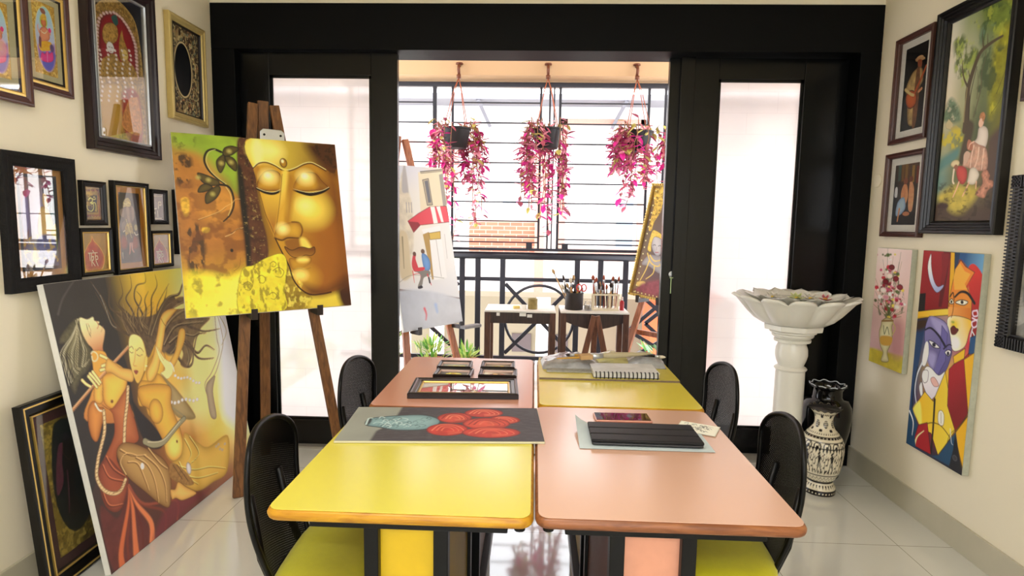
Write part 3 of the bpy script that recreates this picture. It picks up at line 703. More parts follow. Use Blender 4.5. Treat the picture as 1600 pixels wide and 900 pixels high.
  ('L',(499,287,597,185,679,135,762,126,805,86,846,53,891,33),'54442f',22.9,2.9),('L',(504,285,602,182,684,132,767,123,810,83,851,50,897,29),'a8946a',2.9,1),('L',(493,290,591,188,672,138,755,130,798,90,839,57,884,37),'2e2418',2.9,1),
  ('L',(524,283,636,181,736,159,808,186,875,170),'54442f',23.2,2.9),('L',(529,281,641,179,741,156,814,183,881,167),'a8946a',2.9,1),('L',(518,286,629,185,729,163,801,189,868,174),'2e2418',2.9,1),
  ('L',(614,273,697,260,781,255,862,269,981,280),'54442f',24.3,3),('L',(619,270,702,257,786,252,868,266,987,277),'a8946a',3,1),('L',(608,276,690,263,774,258,855,272,973,283),'2e2418',3,1),
  ('L',(593,295,719,272,818,306,909,340,1050,352),'54442f',24.1,3),('L',(598,292,724,269,824,303,915,337,1056,349),'a8946a',3,1),('L',(587,298,712,276,811,310,902,343,1041,355),'2e2418',3,1),
  ('L',(671,326,751,367,811,434,895,413,962,451),'54442f',25.1,3.1),('L',(676,323,756,365,816,431,901,410,968,449),'a8946a',3.1,1),('L',(665,329,744,371,804,437,887,416,954,454),'2e2418',3.1,1),
  ('L',(678,310,757,387,814,462,942,491),'54442f',25.1,3.1),('L',(683,307,763,384,820,460,948,489),'a8946a',3.1,1),('L',(671,313,751,390,807,465,934,495),'2e2418',3.1,1),
  ('L',(605,331,643,400,696,473,751,476,791,411,846,348,920,351),'54442f',24.2,3),('L',(609,329,648,397,701,470,756,474,796,409,851,345,926,349),'a8946a',3,1),('L',(598,334,637,403,689,476,744,479,784,415,838,351,913,355),'2e2418',3,1),
  ('E',(616,342,56,60.4),'4a3c2c',{'b': 8.1}),('L',(566,367,611,315,662,316,656,367,607,392),'8a7650',4,3),('L',(1057,286,1060,415,1007,494,924,572,831,606,817,678,838,778),'8c7c66',6.2,3.7),
  ('L',(1029,282,1006,395,999,472,898,557,817,603,824,698,824,774),'8c7c66',6.2,3.7),('L',(1076,289,1109,374,1037,441),'8c7c66',6.3,3.8),('P',(831,606,920,581,873,655,859,785,810,770,814,667),'a89678',{'r': ('7a6850',11.4)}),
  ('P',(524,283,612,195,728,145,810,145,872,171,846,218,895,262,979,284,888,318,863,341,808,369,764,442,705,485,661,456,699,411,662,351,589,371,537,395,521,358),'5c4832',{'b': 3.9,'n': (9,21.3,0.6),'a': 0.92}),
  ('L',(524,316,620,222,758,171,859,185),'a4906a',3.9,1.5),('L',(527,325,624,230,762,179,863,194),'2c2218',4.9,1.9),('L',(546,321,650,244,771,208,849,228),'a4906a',3.9,1.5),
  ('L',(550,329,654,252,775,217,853,237),'2c2218',4.9,2),('L',(575,343,678,275,801,276,915,289),'a4906a',4,1.5),('L',(578,351,681,283,805,285,919,298),'2c2218',5,2),
  ('L',(613,342,716,316,804,341,867,333),'a4906a',4.1,1.5),('L',(617,350,719,325,808,349,870,342),'2c2218',5.1,2),('L',(656,367,725,362,738,437,708,476),'a4906a',4.2,1.6),
  ('L',(659,376,729,371,741,446,712,484),'2c2218',5.2,2.1),('P',(133,143,100,145,64,166,22,197,8,222,34,233,4,262,36,279,17,313,43,336,14,381,29,421,71,371,115,350,148,313,151,270,133,216,122,178),'565038',{'n': (6,10.8,0.4),'r': ('2e2a20',10.8)}),
  ('L',(125,147,72,205,7,256,6,310,12,381),'d0c8a8',1.9,0.9),('L',(124,147,74,206,13,257,10,311,17,377),'3a3424',1.9,0.9),('L',(124,147,76,207,18,258,14,312,22,374),'d0c8a8',1.9,0.9),
  ('L',(123,147,78,208,23,259,19,313,28,371),'d0c8a8',1.9,0.9),('L',(122,147,81,209,29,260,23,314,33,367),'8e8664',1.9,0.9),('L',(121,148,83,210,34,261,27,315,39,364),'3a3424',1.9,0.9),
  ('L',(120,148,85,211,40,262,32,316,44,361),'8e8664',1.9,0.9),('L',(119,148,87,213,45,263,36,317,49,357),'8e8664',1.9,0.9),('L',(118,148,89,214,51,264,41,318,55,354),'8e8664',1.9,0.9),
  ('L',(117,148,91,215,56,265,45,319,61,351),'d0c8a8',1.9,0.9),('L',(116,149,93,216,62,267,49,320,66,347),'b0a684',1.9,0.9),('L',(116,149,95,217,68,268,54,321,72,344),'3a3424',1.9,0.9),
  ('L',(115,149,97,218,73,269,58,322,77,340),'b0a684',1.9,0.9),('L',(114,149,99,219,79,270,63,323,83,337),'8e8664',1.9,0.9),('L',(113,150,101,220,85,271,67,324,89,333),'b0a684',1.9,0.9),
  ('L',(112,150,104,221,90,272,72,325,94,330),'3a3424',1.9,0.9),('L',(111,150,106,222,96,273,77,326,100,326),'3a3424',1.9,0.9),('L',(110,150,108,223,102,274,81,327,106,323),'3a3424',1.9,0.9),
  ('L',(109,150,110,224,108,276,86,328,112,319),'b0a684',1.9,0.9),('L',(108,151,112,225,114,277,90,329,117,316),'d0c8a8',1.9,0.9),('L',(108,151,114,226,120,278,95,330,123,312),'3a3424',1.9,0.9),
  ('L',(107,151,116,227,125,279,100,331,129,309),'b0a684',1.9,0.9),('P',(131,144,164,156,195,151,199,167,222,175,213,185,224,191,240,212,230,240,211,274,209,297,220,328,160,337,158,278,140,249,126,211,123,173),'ead8a0',{'g': (172,164,191,300,'b0623a'),'k': ('4a2a1a',1.9)}),
  ('L',(156,171,155,194,161,226),'3a2414',2.3,1.6),('L',(163,172,168,200,161,221),'3a2414',1.6,1.6),('L',(208,171,214,188,203,200),'a05038',3.2,2.4),('L',(236,196,220,216),'a07048',1.6,1.6),
  ('P',(152,284,211,296,229,330,297,391,296,453,262,490,284,605,51,532,97,445,128,410,139,340),'d29a42',{'g': (197,368,166,568,'b06e36'),'k': ('4a2812',2)}),('P',(131,403,148,415,187,410,160,448,150,482,128,489,109,463),'e2ba54',{'r': ('b07434',12.5),'k': ('4a2812',1.6)}),
  ('P',(185,387,292,405,287,466,209,529,170,516,153,483,161,440),'e2bc4e',{'r': ('b4722e',16.1),'k': ('4a2812',2)}),('E',(194,499,7.3,7.2),'6a3a1c',{'b': 2.4}),('L',(145,290,156,284,172,296,172,314,157,323,145,317,145,301),'e8c8a0',5.5,5.5),
  ('L',(0,473,159,394,354,306),'b98458',12.3,10.8),('L',(-1,478,158,400,352,312),'5a341c',2.2,2.2),('L',(2,467,161,388,350,300),'e0b888',2.2,2.2),('L',(74,378,87,396,106,413),'5a341c',14.3,12.8),
  ('L',(74,378,87,396,106,413),'ecd08a',10.5,9),('L',(107,372,122,398,135,423),'5a341c',14.6,13.1),('L',(107,372,122,398,135,423),'ecd08a',10.8,9.2),('L',(117,364,135,391,149,415),'5a341c',14.7,13.1),
  ('L',(117,364,135,391,149,415),'ecd08a',10.8,9.3),('L',(132,360,147,388,158,410),'5a341c',14.8,13.3),('L',(132,360,147,388,158,410),'ecd08a',10.9,9.4),('L',(189,307,220,328,240,355),'5a341c',15.3,13.7),
  ('L',(189,307,220,328,240,355),'ecd08a',11.3,9.6),('L',(185,350,221,351,246,364),'5a341c',15.3,13.7),('L',(185,350,221,351,246,364),'ecd08a',11.3,9.7),('L',(173,364,216,366,253,373),'5a341c',15.2,13.6),
  ('L',(173,364,216,366,253,373),'ecd08a',11.2,9.6),('P',(220,328,251,350,281,379,343,409,328,453,266,423,227,390,195,371),'dcb45c',{'r': ('b07c3a',11.5),'k': ('4a2812',1.6)}),
  ('P',(103,469,124,501,145,514,116,574,79,622,58,605,54,554,70,492),'cc8840',{'r': ('8a4a1c',16.1),'k': ('3a1e10',2.2)}),('L',(109,483,120,511,135,520),'f0e0c0',8.1,5.4),
  ('P',(141,496,186,526,294,467,285,519,295,650,279,701,182,687,152,724,168,792,185,826,148,881,52,838,45,751,81,706,153,646,177,602,181,542),'c47c46',{'r': ('8a4424',31.2),'g': (202,496,125,783,'9a4630'),'k': ('3a1e10',1.8)}),
  ('P',(52,729,105,698,146,757,180,823,163,887,100,920,49,879,39,799),'964c32',{'r': ('5e2a1c',22.9)}),('L',(100,696,123,757,173,811),'4a1c14',4.5,2.7),('L',(105,693,128,753,177,808),'d07a50',3.6,1.8),
  ('L',(76,721,94,779,157,823),'4a1c14',4.5,2.7),('L',(80,718,98,776,162,819),'d07a50',3.6,1.8),('L',(46,793,60,876,128,906),'4a1c14',4.4,2.6),('L',(50,790,65,873,132,903),'d07a50',3.5,1.8),
  ('P',(24,859,92,942,182,851,209,944,244,1089,244,1126,133,1121,26,1132,6,1002),'5a2a24',{'b': 5.2,'n': (9,34.8,0.3)}),('L',(182,851,159,921,73,1062,59,1133),'b86038',7.7,32.5,{'b': 3.8}),
  ('L',(182,851,168,925,112,1048,98,1120),'6a2e20',7.7,13.4,{'b': 3.8}),('L',(182,851,178,930,155,1044,141,1117),'c06a40',7.7,32.5,{'b': 3.8}),('L',(182,851,189,935,198,1043,183,1117),'5a241c',7.7,13.4,{'b': 3.8}),
  ('L',(182,851,203,941,254,1045,239,1121),'c87448',7.7,32.5,{'b': 3.8}),('L',(182,851,224,950,342,1042,326,1121),'6e3424',7.7,13.4,{'b': 3.8}),('L',(182,851,243,959,430,1035,413,1115),'8a4430',7.7,13.4,{'b': 3.8}),
  ('P',(244,1126,390,1026,585,1074,678,1093,638,1108,413,1115),'6a2c30',{'b': 16.1,'a': 0.8}),('L',(142,522,125,594,89,650,62,690,38,748,53,805,94,843,136,849,172,820),'6a4a30',17.4,17.4),
  ('L',(142,522,125,594,89,650,62,690,38,748,53,805,94,843,136,849,172,820),'d8b888',11.9,11.9),('L',(134,524,151,520),'7a5436',2.3,2.3),('L',(130,542,146,538),'7a5436',2.3,2.3),
  ('L',(125,560,142,556),'7a5436',2.3,2.3),('L',(121,578,137,574),'7a5436',2.3,2.3),('L',(116,595,133,592),'7a5436',2.3,2.3),('L',(108,609,124,606),'7a5436',2.3,2.3),
  ('L',(99,623,115,620),'7a5436',2.2,2.2),('L',(90,637,106,634),'7a5436',2.2,2.2),('L',(82,651,97,648),'7a5436',2.2,2.2),('L',(75,661,90,659),'7a5436',2.2,2.2),('L',(68,671,84,669),'7a5436',2.2,2.2),
  ('L',(61,682,77,679),'7a5436',2.2,2.2),('L',(54,692,70,689),'7a5436',2.2,2.2),('L',(48,706,64,704),'7a5436',2.2,2.2),('L',(42,720,58,718),'7a5436',2.2,2.2),('L',(37,735,52,733),'7a5436',2.2,2.2),
  ('L',(31,749,46,747),'7a5436',2.2,2.2),('L',(34,763,50,761),'7a5436',2.2,2.2),('L',(38,777,53,775),'7a5436',2.2,2.2),('L',(41,791,57,789),'7a5436',2.2,2.2),('L',(45,805,61,804),'7a5436',2.2,2.2),
  ('L',(55,815,71,813),'7a5436',2.2,2.2),('L',(65,824,81,823),'7a5436',2.2,2.2),('L',(75,834,91,832),'7a5436',2.2,2.2),('L',(86,844,102,842),'7a5436',2.3,2.3),('L',(96,845,112,843),'7a5436',2.3,2.3),
  ('L',(107,847,123,845),'7a5436',2.3,2.3),('L',(117,848,134,847),'7a5436',2.3,2.3),('L',(128,850,145,848),'7a5436',2.3,2.3),('L',(137,843,153,841),'7a5436',2.3,2.3),
  ('L',(146,835,162,834),'7a5436',2.3,2.3),('L',(155,828,171,826),'7a5436',2.4,2.4),('L',(296,468,271,533,239,596,209,676),'6a4a30',19,19),('L',(296,468,271,533,239,596,209,676),'d8b888',13,13),
  ('L',(287,470,305,466),'7a5436',2.5,2.5),('L',(281,487,299,482),'7a5436',2.5,2.5),('L',(274,503,293,499),'7a5436',2.5,2.5),('L',(268,519,286,515),'7a5436',2.5,2.5),
  ('L',(262,535,280,531),'7a5436',2.5,2.5),('L',(254,551,272,547),'7a5436',2.5,2.5),('L',(246,566,264,563),'7a5436',2.4,2.4),('L',(238,582,256,578),'7a5436',2.4,2.4),
  ('L',(230,597,248,594),'7a5436',2.4,2.4),('L',(223,617,240,614),'7a5436',2.4,2.4),('L',(215,638,233,635),'7a5436',2.4,2.4),('L',(207,658,225,655),'7a5436',2.4,2.4),
  ('P',(365,272,394,259,435,282,446,326,442,375,407,432,361,469,344,442,339,378,347,323),'ead284',{'g': (372,297,411,433,'d8a64c'),'k': ('4a2c14',2.2)}),('P',(433,373,450,376,429,421,410,426),'e0b85c',{'k': ('4a2c14',1.9)}),
  ('L',(425,408,441,415,431,429,419,425),'e8dca0',4.6,4.6),('L',(352,312,369,308,376,323),'2e1c10',3.5,1.8),('L',(392,332,417,325,434,347),'2e1c10',3.6,1.8),('L',(350,325,359,334,372,333),'2e1c10',2.6,1.8),
  ('L',(389,348,403,358,422,356),'2e1c10',2.7,1.8),('L',(389,324,369,367,355,388,372,395),'b07c3c',2.7,2.7),('P',(349,412,364,411,376,420,359,430),'8a4634'),('P',(378,465,476,382,532,360,566,401,502,504,410,563,341,567,339,519),'e0b444',{'r': ('b07c30',18),'k': ('4a2c14',2.3)}),
  ('P',(427,485,424,436,482,383,536,302,591,218,640,191,698,188,746,189,704,208,658,232,620,257,573,334,495,452),'e4c060',{'r': ('b0782e',13),'k': ('4a2c14',2.3)}),
  ('L',(595,223,605,246,616,261),'6a4018',3,3),('P',(700,190,799,174,817,192,774,201),'e8cc7c',{'k': ('4a2c14',2.1)}),('P',(706,299,749,302,731,355,645,435,596,461,590,432,649,383),'dab050',{'r': ('b0782e',10.6),'k': ('4a2c14',2.1)}),
  ('P',(519,336,554,398,601,443,593,484,544,500,509,466,547,452,523,396),'e8d088',{'k': ('6a4018',1.9)}),('L',(522,341,548,414),'a87c40',1.9,1.9),('L',(536,348,559,412),'a87c40',2,2),
  ('L',(549,363,571,419),'a87c40',2,2),('L',(592,432,604,452,606,479),'f0e8d0',5,5),('P',(343,512,378,465,450,483,494,461,536,513,543,600,515,635,422,656,378,618,371,576),'dcae40',{'r': ('a8742c',19.5),'k': ('4a2c14',1.8)}),
  ('E',(441,621,49.1,39.8),'e6c052',{'r': ('b07c30',15.1),'k': ('4a2c14',1.9)}),('E',(521,569,39.8,49.3),'e4ba4c',{'b': 15.7}),('P',(511,465,550,508,611,585,691,732,569,694,532,623,547,550),'a48e60',{'r': ('7a6438',17.4),'b': 3.9}),
  ('L',(406,574,476,606,549,645,617,709),'8a7c58',7.4,9.2),('E',(607,500,8.6,6),'e4dcd8',{'k': ('9a8c80',2)}),('E',(625,515,8.7,6),'e4dcd8',{'k': ('9a8c80',2.1)}),
  ('E',(646,524,8.9,6),'e4dcd8',{'k': ('9a8c80',2.1)}),('E',(669,527,9,6.1),'e4dcd8',{'k': ('9a8c80',2.1)}),('E',(692,531,9.1,6.1),'e4dcd8',{'k': ('9a8c80',2.1)}),
  ('E',(713,543,9.3,6.2),'e4dcd8',{'k': ('9a8c80',2.2)}),('E',(732,559,9.4,6.2),'e4dcd8',{'k': ('9a8c80',2.2)}),('E',(752,574,9.5,6.3),'e4dcd8',{'k': ('9a8c80',2.2)}),
  ('E',(775,581,9.7,6.3),'e4dcd8',{'k': ('9a8c80',2.2)}),('E',(540,610,9.5,7.4),'dcd4d4',{'k': ('9a8c80',2)}),('E',(564,620,9.7,7.5),'dcd4d4',{'k': ('9a8c80',2)}),
  ('E',(591,624,9.9,7.6),'dcd4d4',{'k': ('9a8c80',2)}),('E',(620,623,10.1,7.7),'dcd4d4',{'k': ('9a8c80',2.1)}),('E',(648,628,10.3,7.7),'dcd4d4',{'k': ('9a8c80',2.1)}),
  ('E',(674,640,10.4,7.8),'dcd4d4',{'k': ('9a8c80',2.1)}),('E',(701,651,10.6,7.9),'dcd4d4',{'k': ('9a8c80',2.2)}),('E',(731,654,10.8,8),'dcd4d4',{'k': ('9a8c80',2.2)}),
  ('P',(299,523,337,589,398,674,436,756,399,779,332,745,313,692,300,624),'241f1d',{'b': 4.0}),('P',(364,486,549,533,536,629,562,757,543,852,473,867,434,816,430,752,401,665,387,595,349,556),'dcae42',{'r': ('a8702a',27.1),'k': ('4a2c14',2.6)}),
  ('E',(497,805,46.9,48.5),'ecca64',{'b': 25.0}),('E',(521,792,5.6,7.5),'6a3c18'),('E',(430,617,43.6,55.1),'e0b446',{'r': ('a8702a',19.5),'k': ('4a2c14',2.2)}),('L',(323,716,370,750,434,761,499,741,567,719,605,710),'3a3428',30.9,24.7),
  ('L',(323,716,370,750,434,761,499,741,567,719,605,710),'8e8668',24.7,19.6),('L',(339,725,437,752,570,712),'c4bc98',4.2,4.2),('P',(574,782,604,784,672,858,740,903,922,912,851,1078,720,1079,588,1065,494,983,448,875,525,865),'d2aa4e',{'r': ('a27a30',23.6),'b': 3.5}),
  ('L',(573,802,597,882,552,916),'8a6228',4.7,2.4),('L',(579,799,603,879,558,913),'f0d888',3.5,1.2),('L',(612,805,654,903,579,927),'8a6228',4.8,2.4),('L',(618,802,660,900,585,924),'f0d888',3.6,1.2),
  ('L',(495,904,596,964,716,1002,838,1062),'8a6228',4.6,2.3),('L',(501,901,602,962,723,999,845,1059),'f0d888',3.4,1.1),('L',(508,949,610,1012,766,1055),'8a6228',4.6,2.3),
  ('L',(514,946,616,1009,773,1052),'f0d888',3.5,1.2),('L',(502,886,531,969,599,1038),'8a6228',4.6,2.3),('L',(508,884,537,966,605,1036),'f0d888',3.4,1.1),('P',(162,693,196,677,239,690,309,737,408,831,431,918,389,1035,339,1014,258,911,184,812,159,736),'b08a52',{'r': ('6e4a24',22.5),'k': ('3a2010',2.3)}),
  ('L',(177,699,232,745,308,774),'6a4420',4.7,2.8),('L',(183,696,237,743,314,772),'d8b478',3.8,1.9),('L',(175,804,161,745,203,726,253,753),'6a4420',4.8,2.9),('L',(181,802,167,743,208,723,259,751),'d8b478',3.8,1.9),
  ('L',(250,761,305,819,326,903,319,994),'6a4420',5,3),('L',(256,759,311,817,332,901,325,992),'d8b478',4,2),('L',(297,770,359,850,382,936,366,1015),'6a4420',5.1,3.1),
  ('L',(303,767,366,848,388,934,372,1013),'d8b478',4.1,2),('L',(202,761,252,789,273,871,280,920),'6a4420',4.8,2.9),('L',(208,759,258,787,279,869,286,918),'d8b478',3.9,1.9),
  ('L',(329,754,377,838,416,882),'6a4420',5.2,3.1),('L',(335,751,384,836,423,880),'d8b478',4.2,2.1),('E',(277,808,10.7,13.7),'e8dcd0'),('P',(451,867,518,923,575,1018,517,1003,428,926),'8e6838',{'n': (12,11.1,0.4)}),
  ('L',(460,880,501,966),'4a3018',3.4,3.4),('L',(486,890,538,992),'4a3018',3.4,3.4),('P',(409,976,441,986,471,966,515,1010,573,1062,561,1073,473,1056,433,1026,407,1019),'dcb462',{'r': ('b07a38',13.1),'k': ('4a2c14',2.7)}),
  ('E',(561,940,17.6,28.5),'d8d0d0',{'k': ('7a6c60',2.4),'r': ('9a8c84',7.1)}),('E',(880,942,10.7,6.4),'b09a80'),('E',(825,923,10.3,6.3),'b09a80'),('E',(830,950,10.4,6.3),'b09a80'),
  ('E',(848,962,10.5,6.3),'b09a80'),('E',(803,926,10.2,6.2),'b09a80'),],
 'cubist': [
  ('G',[['8c181c','7a1418','1c4a78'],['8c181c','d8a41c','c0382c'],['20406a','6a64a0','c83028'],['1c3c66','e0b018','e0ac1c'],['1c3458','9c1a22','d89c20'],['1c3458','2a2a3a','1c1c24']]),
  ('P',(5,0,202,0,211,245,-2,285),'9a1c22',{'s': 0,'g': (19,24,213,200,'7a1418')}),('P',(134,0,178,0,172,113,154,245,134,247,138,126),'5a1014',{'s': 0}),('P',(-3,203,42,195,46,280,-7,289),'171313',{'s': 0}),
  ('P',(122,6,171,6,173,45,157,147,143,166,135,80),'7c161c',{'s': 0}),('P',(53,12,38,71,64,141,111,184,146,165,154,145,118,157,87,128,63,70),'eceef8',{'g': (58,47,127,172,'9aa6d0'),'k': ('4a2030',2.9)}),
  ('P',(202,0,375,0,382,114,367,125,319,85,270,43,237,28,216,66),'1c4c80',{'g': (267,22,381,41,'6aa0c8')}),('P',(202,0,236,0,232,44,213,78),'123050',{'s': 0}),('P',(289,77,321,42,379,93,384,186,383,329,346,341,322,191),'c62e26',{'g': (319,85,389,291,'8a1c1c')}),
  ('P',(180,0,205,0,229,244,198,254),'dca81e',{'s': 0,'k': ('241a0a',2.7)}),('P',(-13,290,105,263,228,239,232,268,109,293,-12,326),'e2b226',{'g': (0,303,221,256,'f0cc4c'),'k': ('241a0a',3.1),'s': 0}),
  ('P',(218,69,245,31,276,56,330,76,291,140,329,180,337,280,202,283,201,179),'e0802a',{'g': (213,78,286,282,'d08a30'),'k': ('3a1c10',2.6),'s': 0}),('P',(218,71,242,44,274,76,308,85,281,129,299,150,224,160,211,111),'eca83c',{'s': 0}),
  ('P',(196,238,326,225,337,281,202,283),'e0a050',{'s': 0,'g': (198,258,329,244,'c8701e')}),('P',(202,283,336,274,332,331,316,390,262,421,232,392),'f2ead6',{'g': (218,358,336,298,'e8b83c'),'k': ('3a2414',2.7)}),
  ('E',(244,309,28.1,26.7),'e4c63c',{'b': 15.8}),('E',(262,385,24.8,24.4),'f8f4ea',{'b': 10.5}),('L',(202,192,217,173,226,199),'1c1210',8,4),('L',(231,190,263,165,304,167,346,202),'1c1210',9.2,13.2),
  ('P',(237,214,269,198,309,201,287,218),'f4ecd0',{'k': ('1a1010',3.9)}),('E',(276,207,9,7.6),'1a1010'),('P',(199,215,213,200,228,215,213,223),'f4ecd0',{'k': ('1a1010',4)}),
  ('E',(213,213,6.3,6.7),'1a1010'),('L',(229,199,227,255,221,280),'7a4018',4,4),('L',(297,139,304,123,325,106),'c03a20',10.1,2.5),('P',(224,328,241,314,255,321,271,326,255,348,233,351),'5c1e18',{'k': ('2a0e0c',2.7)}),
  ('E',(233,299,9.4,4.5),'8aa040',{'b': 4.0}),('L',(362,230,342,237,348,255,370,249,364,228),'e0d0ec',6.1,6.1),('L',(343,264,370,272,370,293,351,301,343,281,372,266),'e0d0ec',6.2,6.2),
  ('L',(349,307,343,351,352,393,370,379,365,337,348,318),'d8e0ec',4.9,4.9),('P',(343,345,383,326,384,400,341,419),'1c4a78',{'s': 0,'k': ('101c2c',2.5)}),('P',(-12,326,75,307,54,370,34,558,17,713,14,869,1,925),'1c3e6a',{'s': 0}),
  ('P',(-6,329,72,312,60,357,-5,378),'3a2414',{'b': 12.2}),('P',(69,319,95,295,196,313,241,411,241,457,217,522,177,548,123,530,78,463,59,381),'7c76ac',{'g': (78,330,235,481,'565088'),'k': ('1c1838',2.9)}),
  ('P',(95,298,188,316,205,354,171,376,114,337),'9a94c4',{'b': 8.6}),('P',(168,325,208,354,211,476,172,548,143,537,172,435),'6660a0',{'s': 0,'k': ('3a3468',2.8)}),
  ('P',(95,460,149,462,139,524,102,507),'9892c4',{'b': 11.7}),('L',(61,364,98,349,154,373,201,412),'18142c',7.4,13.3),('P',(92,408,128,409,168,426,124,431),'eceef4',{'k': ('18142c',4.4)}),
  ('E',(129,420,12.1,9.4),'18142c'),('P',(203,439,221,424,240,427,227,450),'eceef4',{'k': ('18142c',4.1)}),('E',(223,439,8.1,9.1),'18142c'),('L',(194,425,221,401,240,400),'18142c',8.2,4.1),
  ('P',(87,534,122,527,177,548,217,522,203,593,142,673,102,644,69,590),'f0ecf0',{'g': (106,543,157,652,'d4ccd8'),'k': ('2a2030',2.9)}),('P',(129,579,152,565,185,592,154,604),'dcb0a8',{'k': ('9a5a58',2.9)}),
  ('P',(69,426,90,418,100,471,83,528,59,518),'f0f0f4',{'k': ('5a6a8a',2.9)}),('P',(75,552,107,547,109,591,86,606,68,582),'ece8ec',{'k': ('6a5a6a',3)}),('P',(56,634,71,609,85,658,73,674),'e8e8f0',{'k': ('5a5a6a',3)}),
  ('L',(63,517,34,583,29,660,48,718),'d4dcec',8.9,4.5),('L',(33,546,18,662,23,763),'0e2038',7.6,7.6),('P',(25,749,98,645,159,673,217,522,267,646,312,751,225,903,165,819,89,822),'e4b61c',{'g': (57,728,272,761,'e8c83a'),'k': ('241a08',3.1),'s': 0}),
  ('P',(29,748,73,703,97,804,65,788),'f0dc60',{'b': 6.2}),('P',(256,445,320,396,320,444,267,480),'e8b828',{'s': 0,'k': ('241a08',2.6)}),('P',(238,506,266,475,317,441,343,411,370,663,314,762,250,665),'a01c24',{'s': 0,'g': (258,534,347,625,'7e141a'),'k': ('20080a',2.7)}),
  ('P',(320,444,379,399,393,613,380,910,333,813,313,755,374,664),'e2ae1e',{'s': 0,'k': ('241a08',2.5)}),('L',(168,661,175,792,177,907),'1a1408',12.8,9.9),('L',(97,816,155,774,223,765,294,801),'4a3410',4.5,4.5),
  ('L',(224,896,306,773,379,660),'241a08',4.2,4.2),('L',(264,882,277,795,310,749),'4a3410',2.7,2.7),('P',(199,712,217,697,236,713,236,758,205,758),'f2ead8',{'k': ('6a4a2a',2.8)}),
  ('L',(222,753,215,707),'6a4a2a',2.8,2.8),('P',(76,811,134,780,178,915,67,918,57,874),'9c1a22',{'s': 0,'k': ('20080a',3)}),('L',(62,910,76,867,117,825),'e8dca0',10.8,3.1),
  ('P',(178,920,227,897,314,762,333,813,325,917),'1c4464',{'s': 0}),('P',(311,765,333,813,380,935,292,935,309,842),'1b1b23',{'s': 0}),('P',(1,928,-2,783,22,750,68,813,58,880,71,921),'1a4060',{'s': 0}),
  ('L',(4,768,37,810,38,874),'e8eaf0',9.4,3.1),('L',(281,758,295,812,306,820),'d8e0ec',4,1.3),('E',(324,871,12.8,11.1),'3a3a40',{'k': ('5a5a60',2.6)}),],
 'wood': [
  ('G',[['c6c4b4','8a9268','5a6a2c','7a7c22'],['d2cab8','a8a88c','74805c','8a8424'],['d4c8b0','a0a07c','66704c','727428'],['a0a080','7c8050','48503a','747028'],['6c8c84','6a6c48','6a6246','54462f'],['4c4434','a29640','4c3c2e','3a2e26']]),
  ('P',(194,-21,351,33,346,132,264,112,203,45),'66762c',{'b': 18.1,'n': (3,36.2,0.5)}),('P',(267,139,345,122,337,291,285,460,260,366),'8a8822',{'b': 17.5,'n': (4,29.2,0.5)}),
  ('N','4a5a24',5,34,46,0.5,0.9,(20,81,69,68,135,137,179,160,172,207,132,218,124,259,94,296,53,242,34,159),12),('N','9aa650',6,26,30,0.54,0.8,(20,81,69,68,164,151,131,261,94,296,48,229),10),
  ('N','3c4e24',7,36,40,0.48,0.9,(109,47,161,-22,288,11,343,61,288,104,267,133,211,154,174,121,180,70,136,45),14),('N','98a03c',8,30,34,0.55,0.8,(121,35,195,-15,351,33,344,111,279,132),10),
  ('N','c4bc34',9,24,60,0.58,0.8,(280,143,339,125,327,309,284,455,269,336),10),('N','38482c',10,44,60,0.5,0.8,(195,181,325,196,292,321,261,471,191,447),16),('N','6a8a78',11,30,40,0.58,0.5,(180,70,262,95,270,160,182,135),14),
  ('P',(0,366,32,327,73,358,101,403,100,441,0,423),'5e7058',{'b': 9.4,'n': (6,17.5,0.6)}),('N','c4b8a0',12,20,20,0.6,0.6,(10,334,88,361,98,430,6,413),6),('L',(141,482,140,383,135,311,157,235,188,174,244,152,299,143),'4e4230',34,10.1),
  ('L',(127,446,127,380,129,304),'8a7c58',6.3,5.1),('L',(158,452,153,342,175,229),'322a20',6.2,3.7),('L',(128,296,102,254,86,200,88,179),'4e4230',10.1,2.5),('L',(203,162,190,115,189,83),'4e4230',7.2,1.8),
  ('L',(224,152,218,108),'4e4230',5.4,1.8),('L',(138,263,127,233),'4e4230',6.3,2.5),('L',(183,435,209,333,206,258,219,209,215,181),'5c5440',5.5,2.5),('L',(193,362,191,297,180,241),'5c5440',3.7,1.8),
  ('L',(298,364,326,299,343,242),'4e4a1e',3.5,1.7),('L',(282,438,325,380,344,253),'3e3a1c',2.3,1.2),('P',(11,440,32,417,63,444,63,470,22,457),'b8aa84',{'k': ('6a6040',1.4),'s': 0}),
  ('P',(50,459,84,453,118,477,109,496,60,479),'a89a5c',{'s': 0}),('N','c0b030',13,26,26,0.5,0.9,(1,478,117,474,127,545,51,551,0,532),8),('P',(5,593,54,570,114,555,112,595,46,628,-1,641),'58807c',{'b': 12.8}),
  ('P',(122,614,138,512,151,445,189,464,184,531,161,625),'4a4030',{'b': 6.7}),('P',(283,536,356,494,354,580,337,740,275,734,280,618),'55443a',{'b': 14.8}),('P',(8,757,114,719,240,731,239,776,167,828,59,833),'b8a648',{'b': 18.5,'n': (7,28.5,0.3)}),
  ('P',(-8,793,69,786,90,823,168,839,334,816,345,871,4,872),'4a3a2e',{'b': 15.8}),('E',(47,803,34.2,13.5),'3a2420',{'b': 5.6}),('P',(221,486,248,483,270,500,277,535,267,572,233,572,201,545,216,525),'dcd0c4',{'r': ('a89a8c',8.9)}),
  ('E',(231,466,14.5,19.7),'e0b8a0',{'k': ('8a6450',1.3)}),('P',(219,447,223,428,240,426,250,444,242,465,231,449),'b07850',{'n': (8,5.1,0.4)}),('P',(192,538,230,555,275,579,289,658,238,663,171,643,147,635,157,596,191,577),'c49a84',{'r': ('9a7060',10.3),'n': (9,12.9,0.4)}),
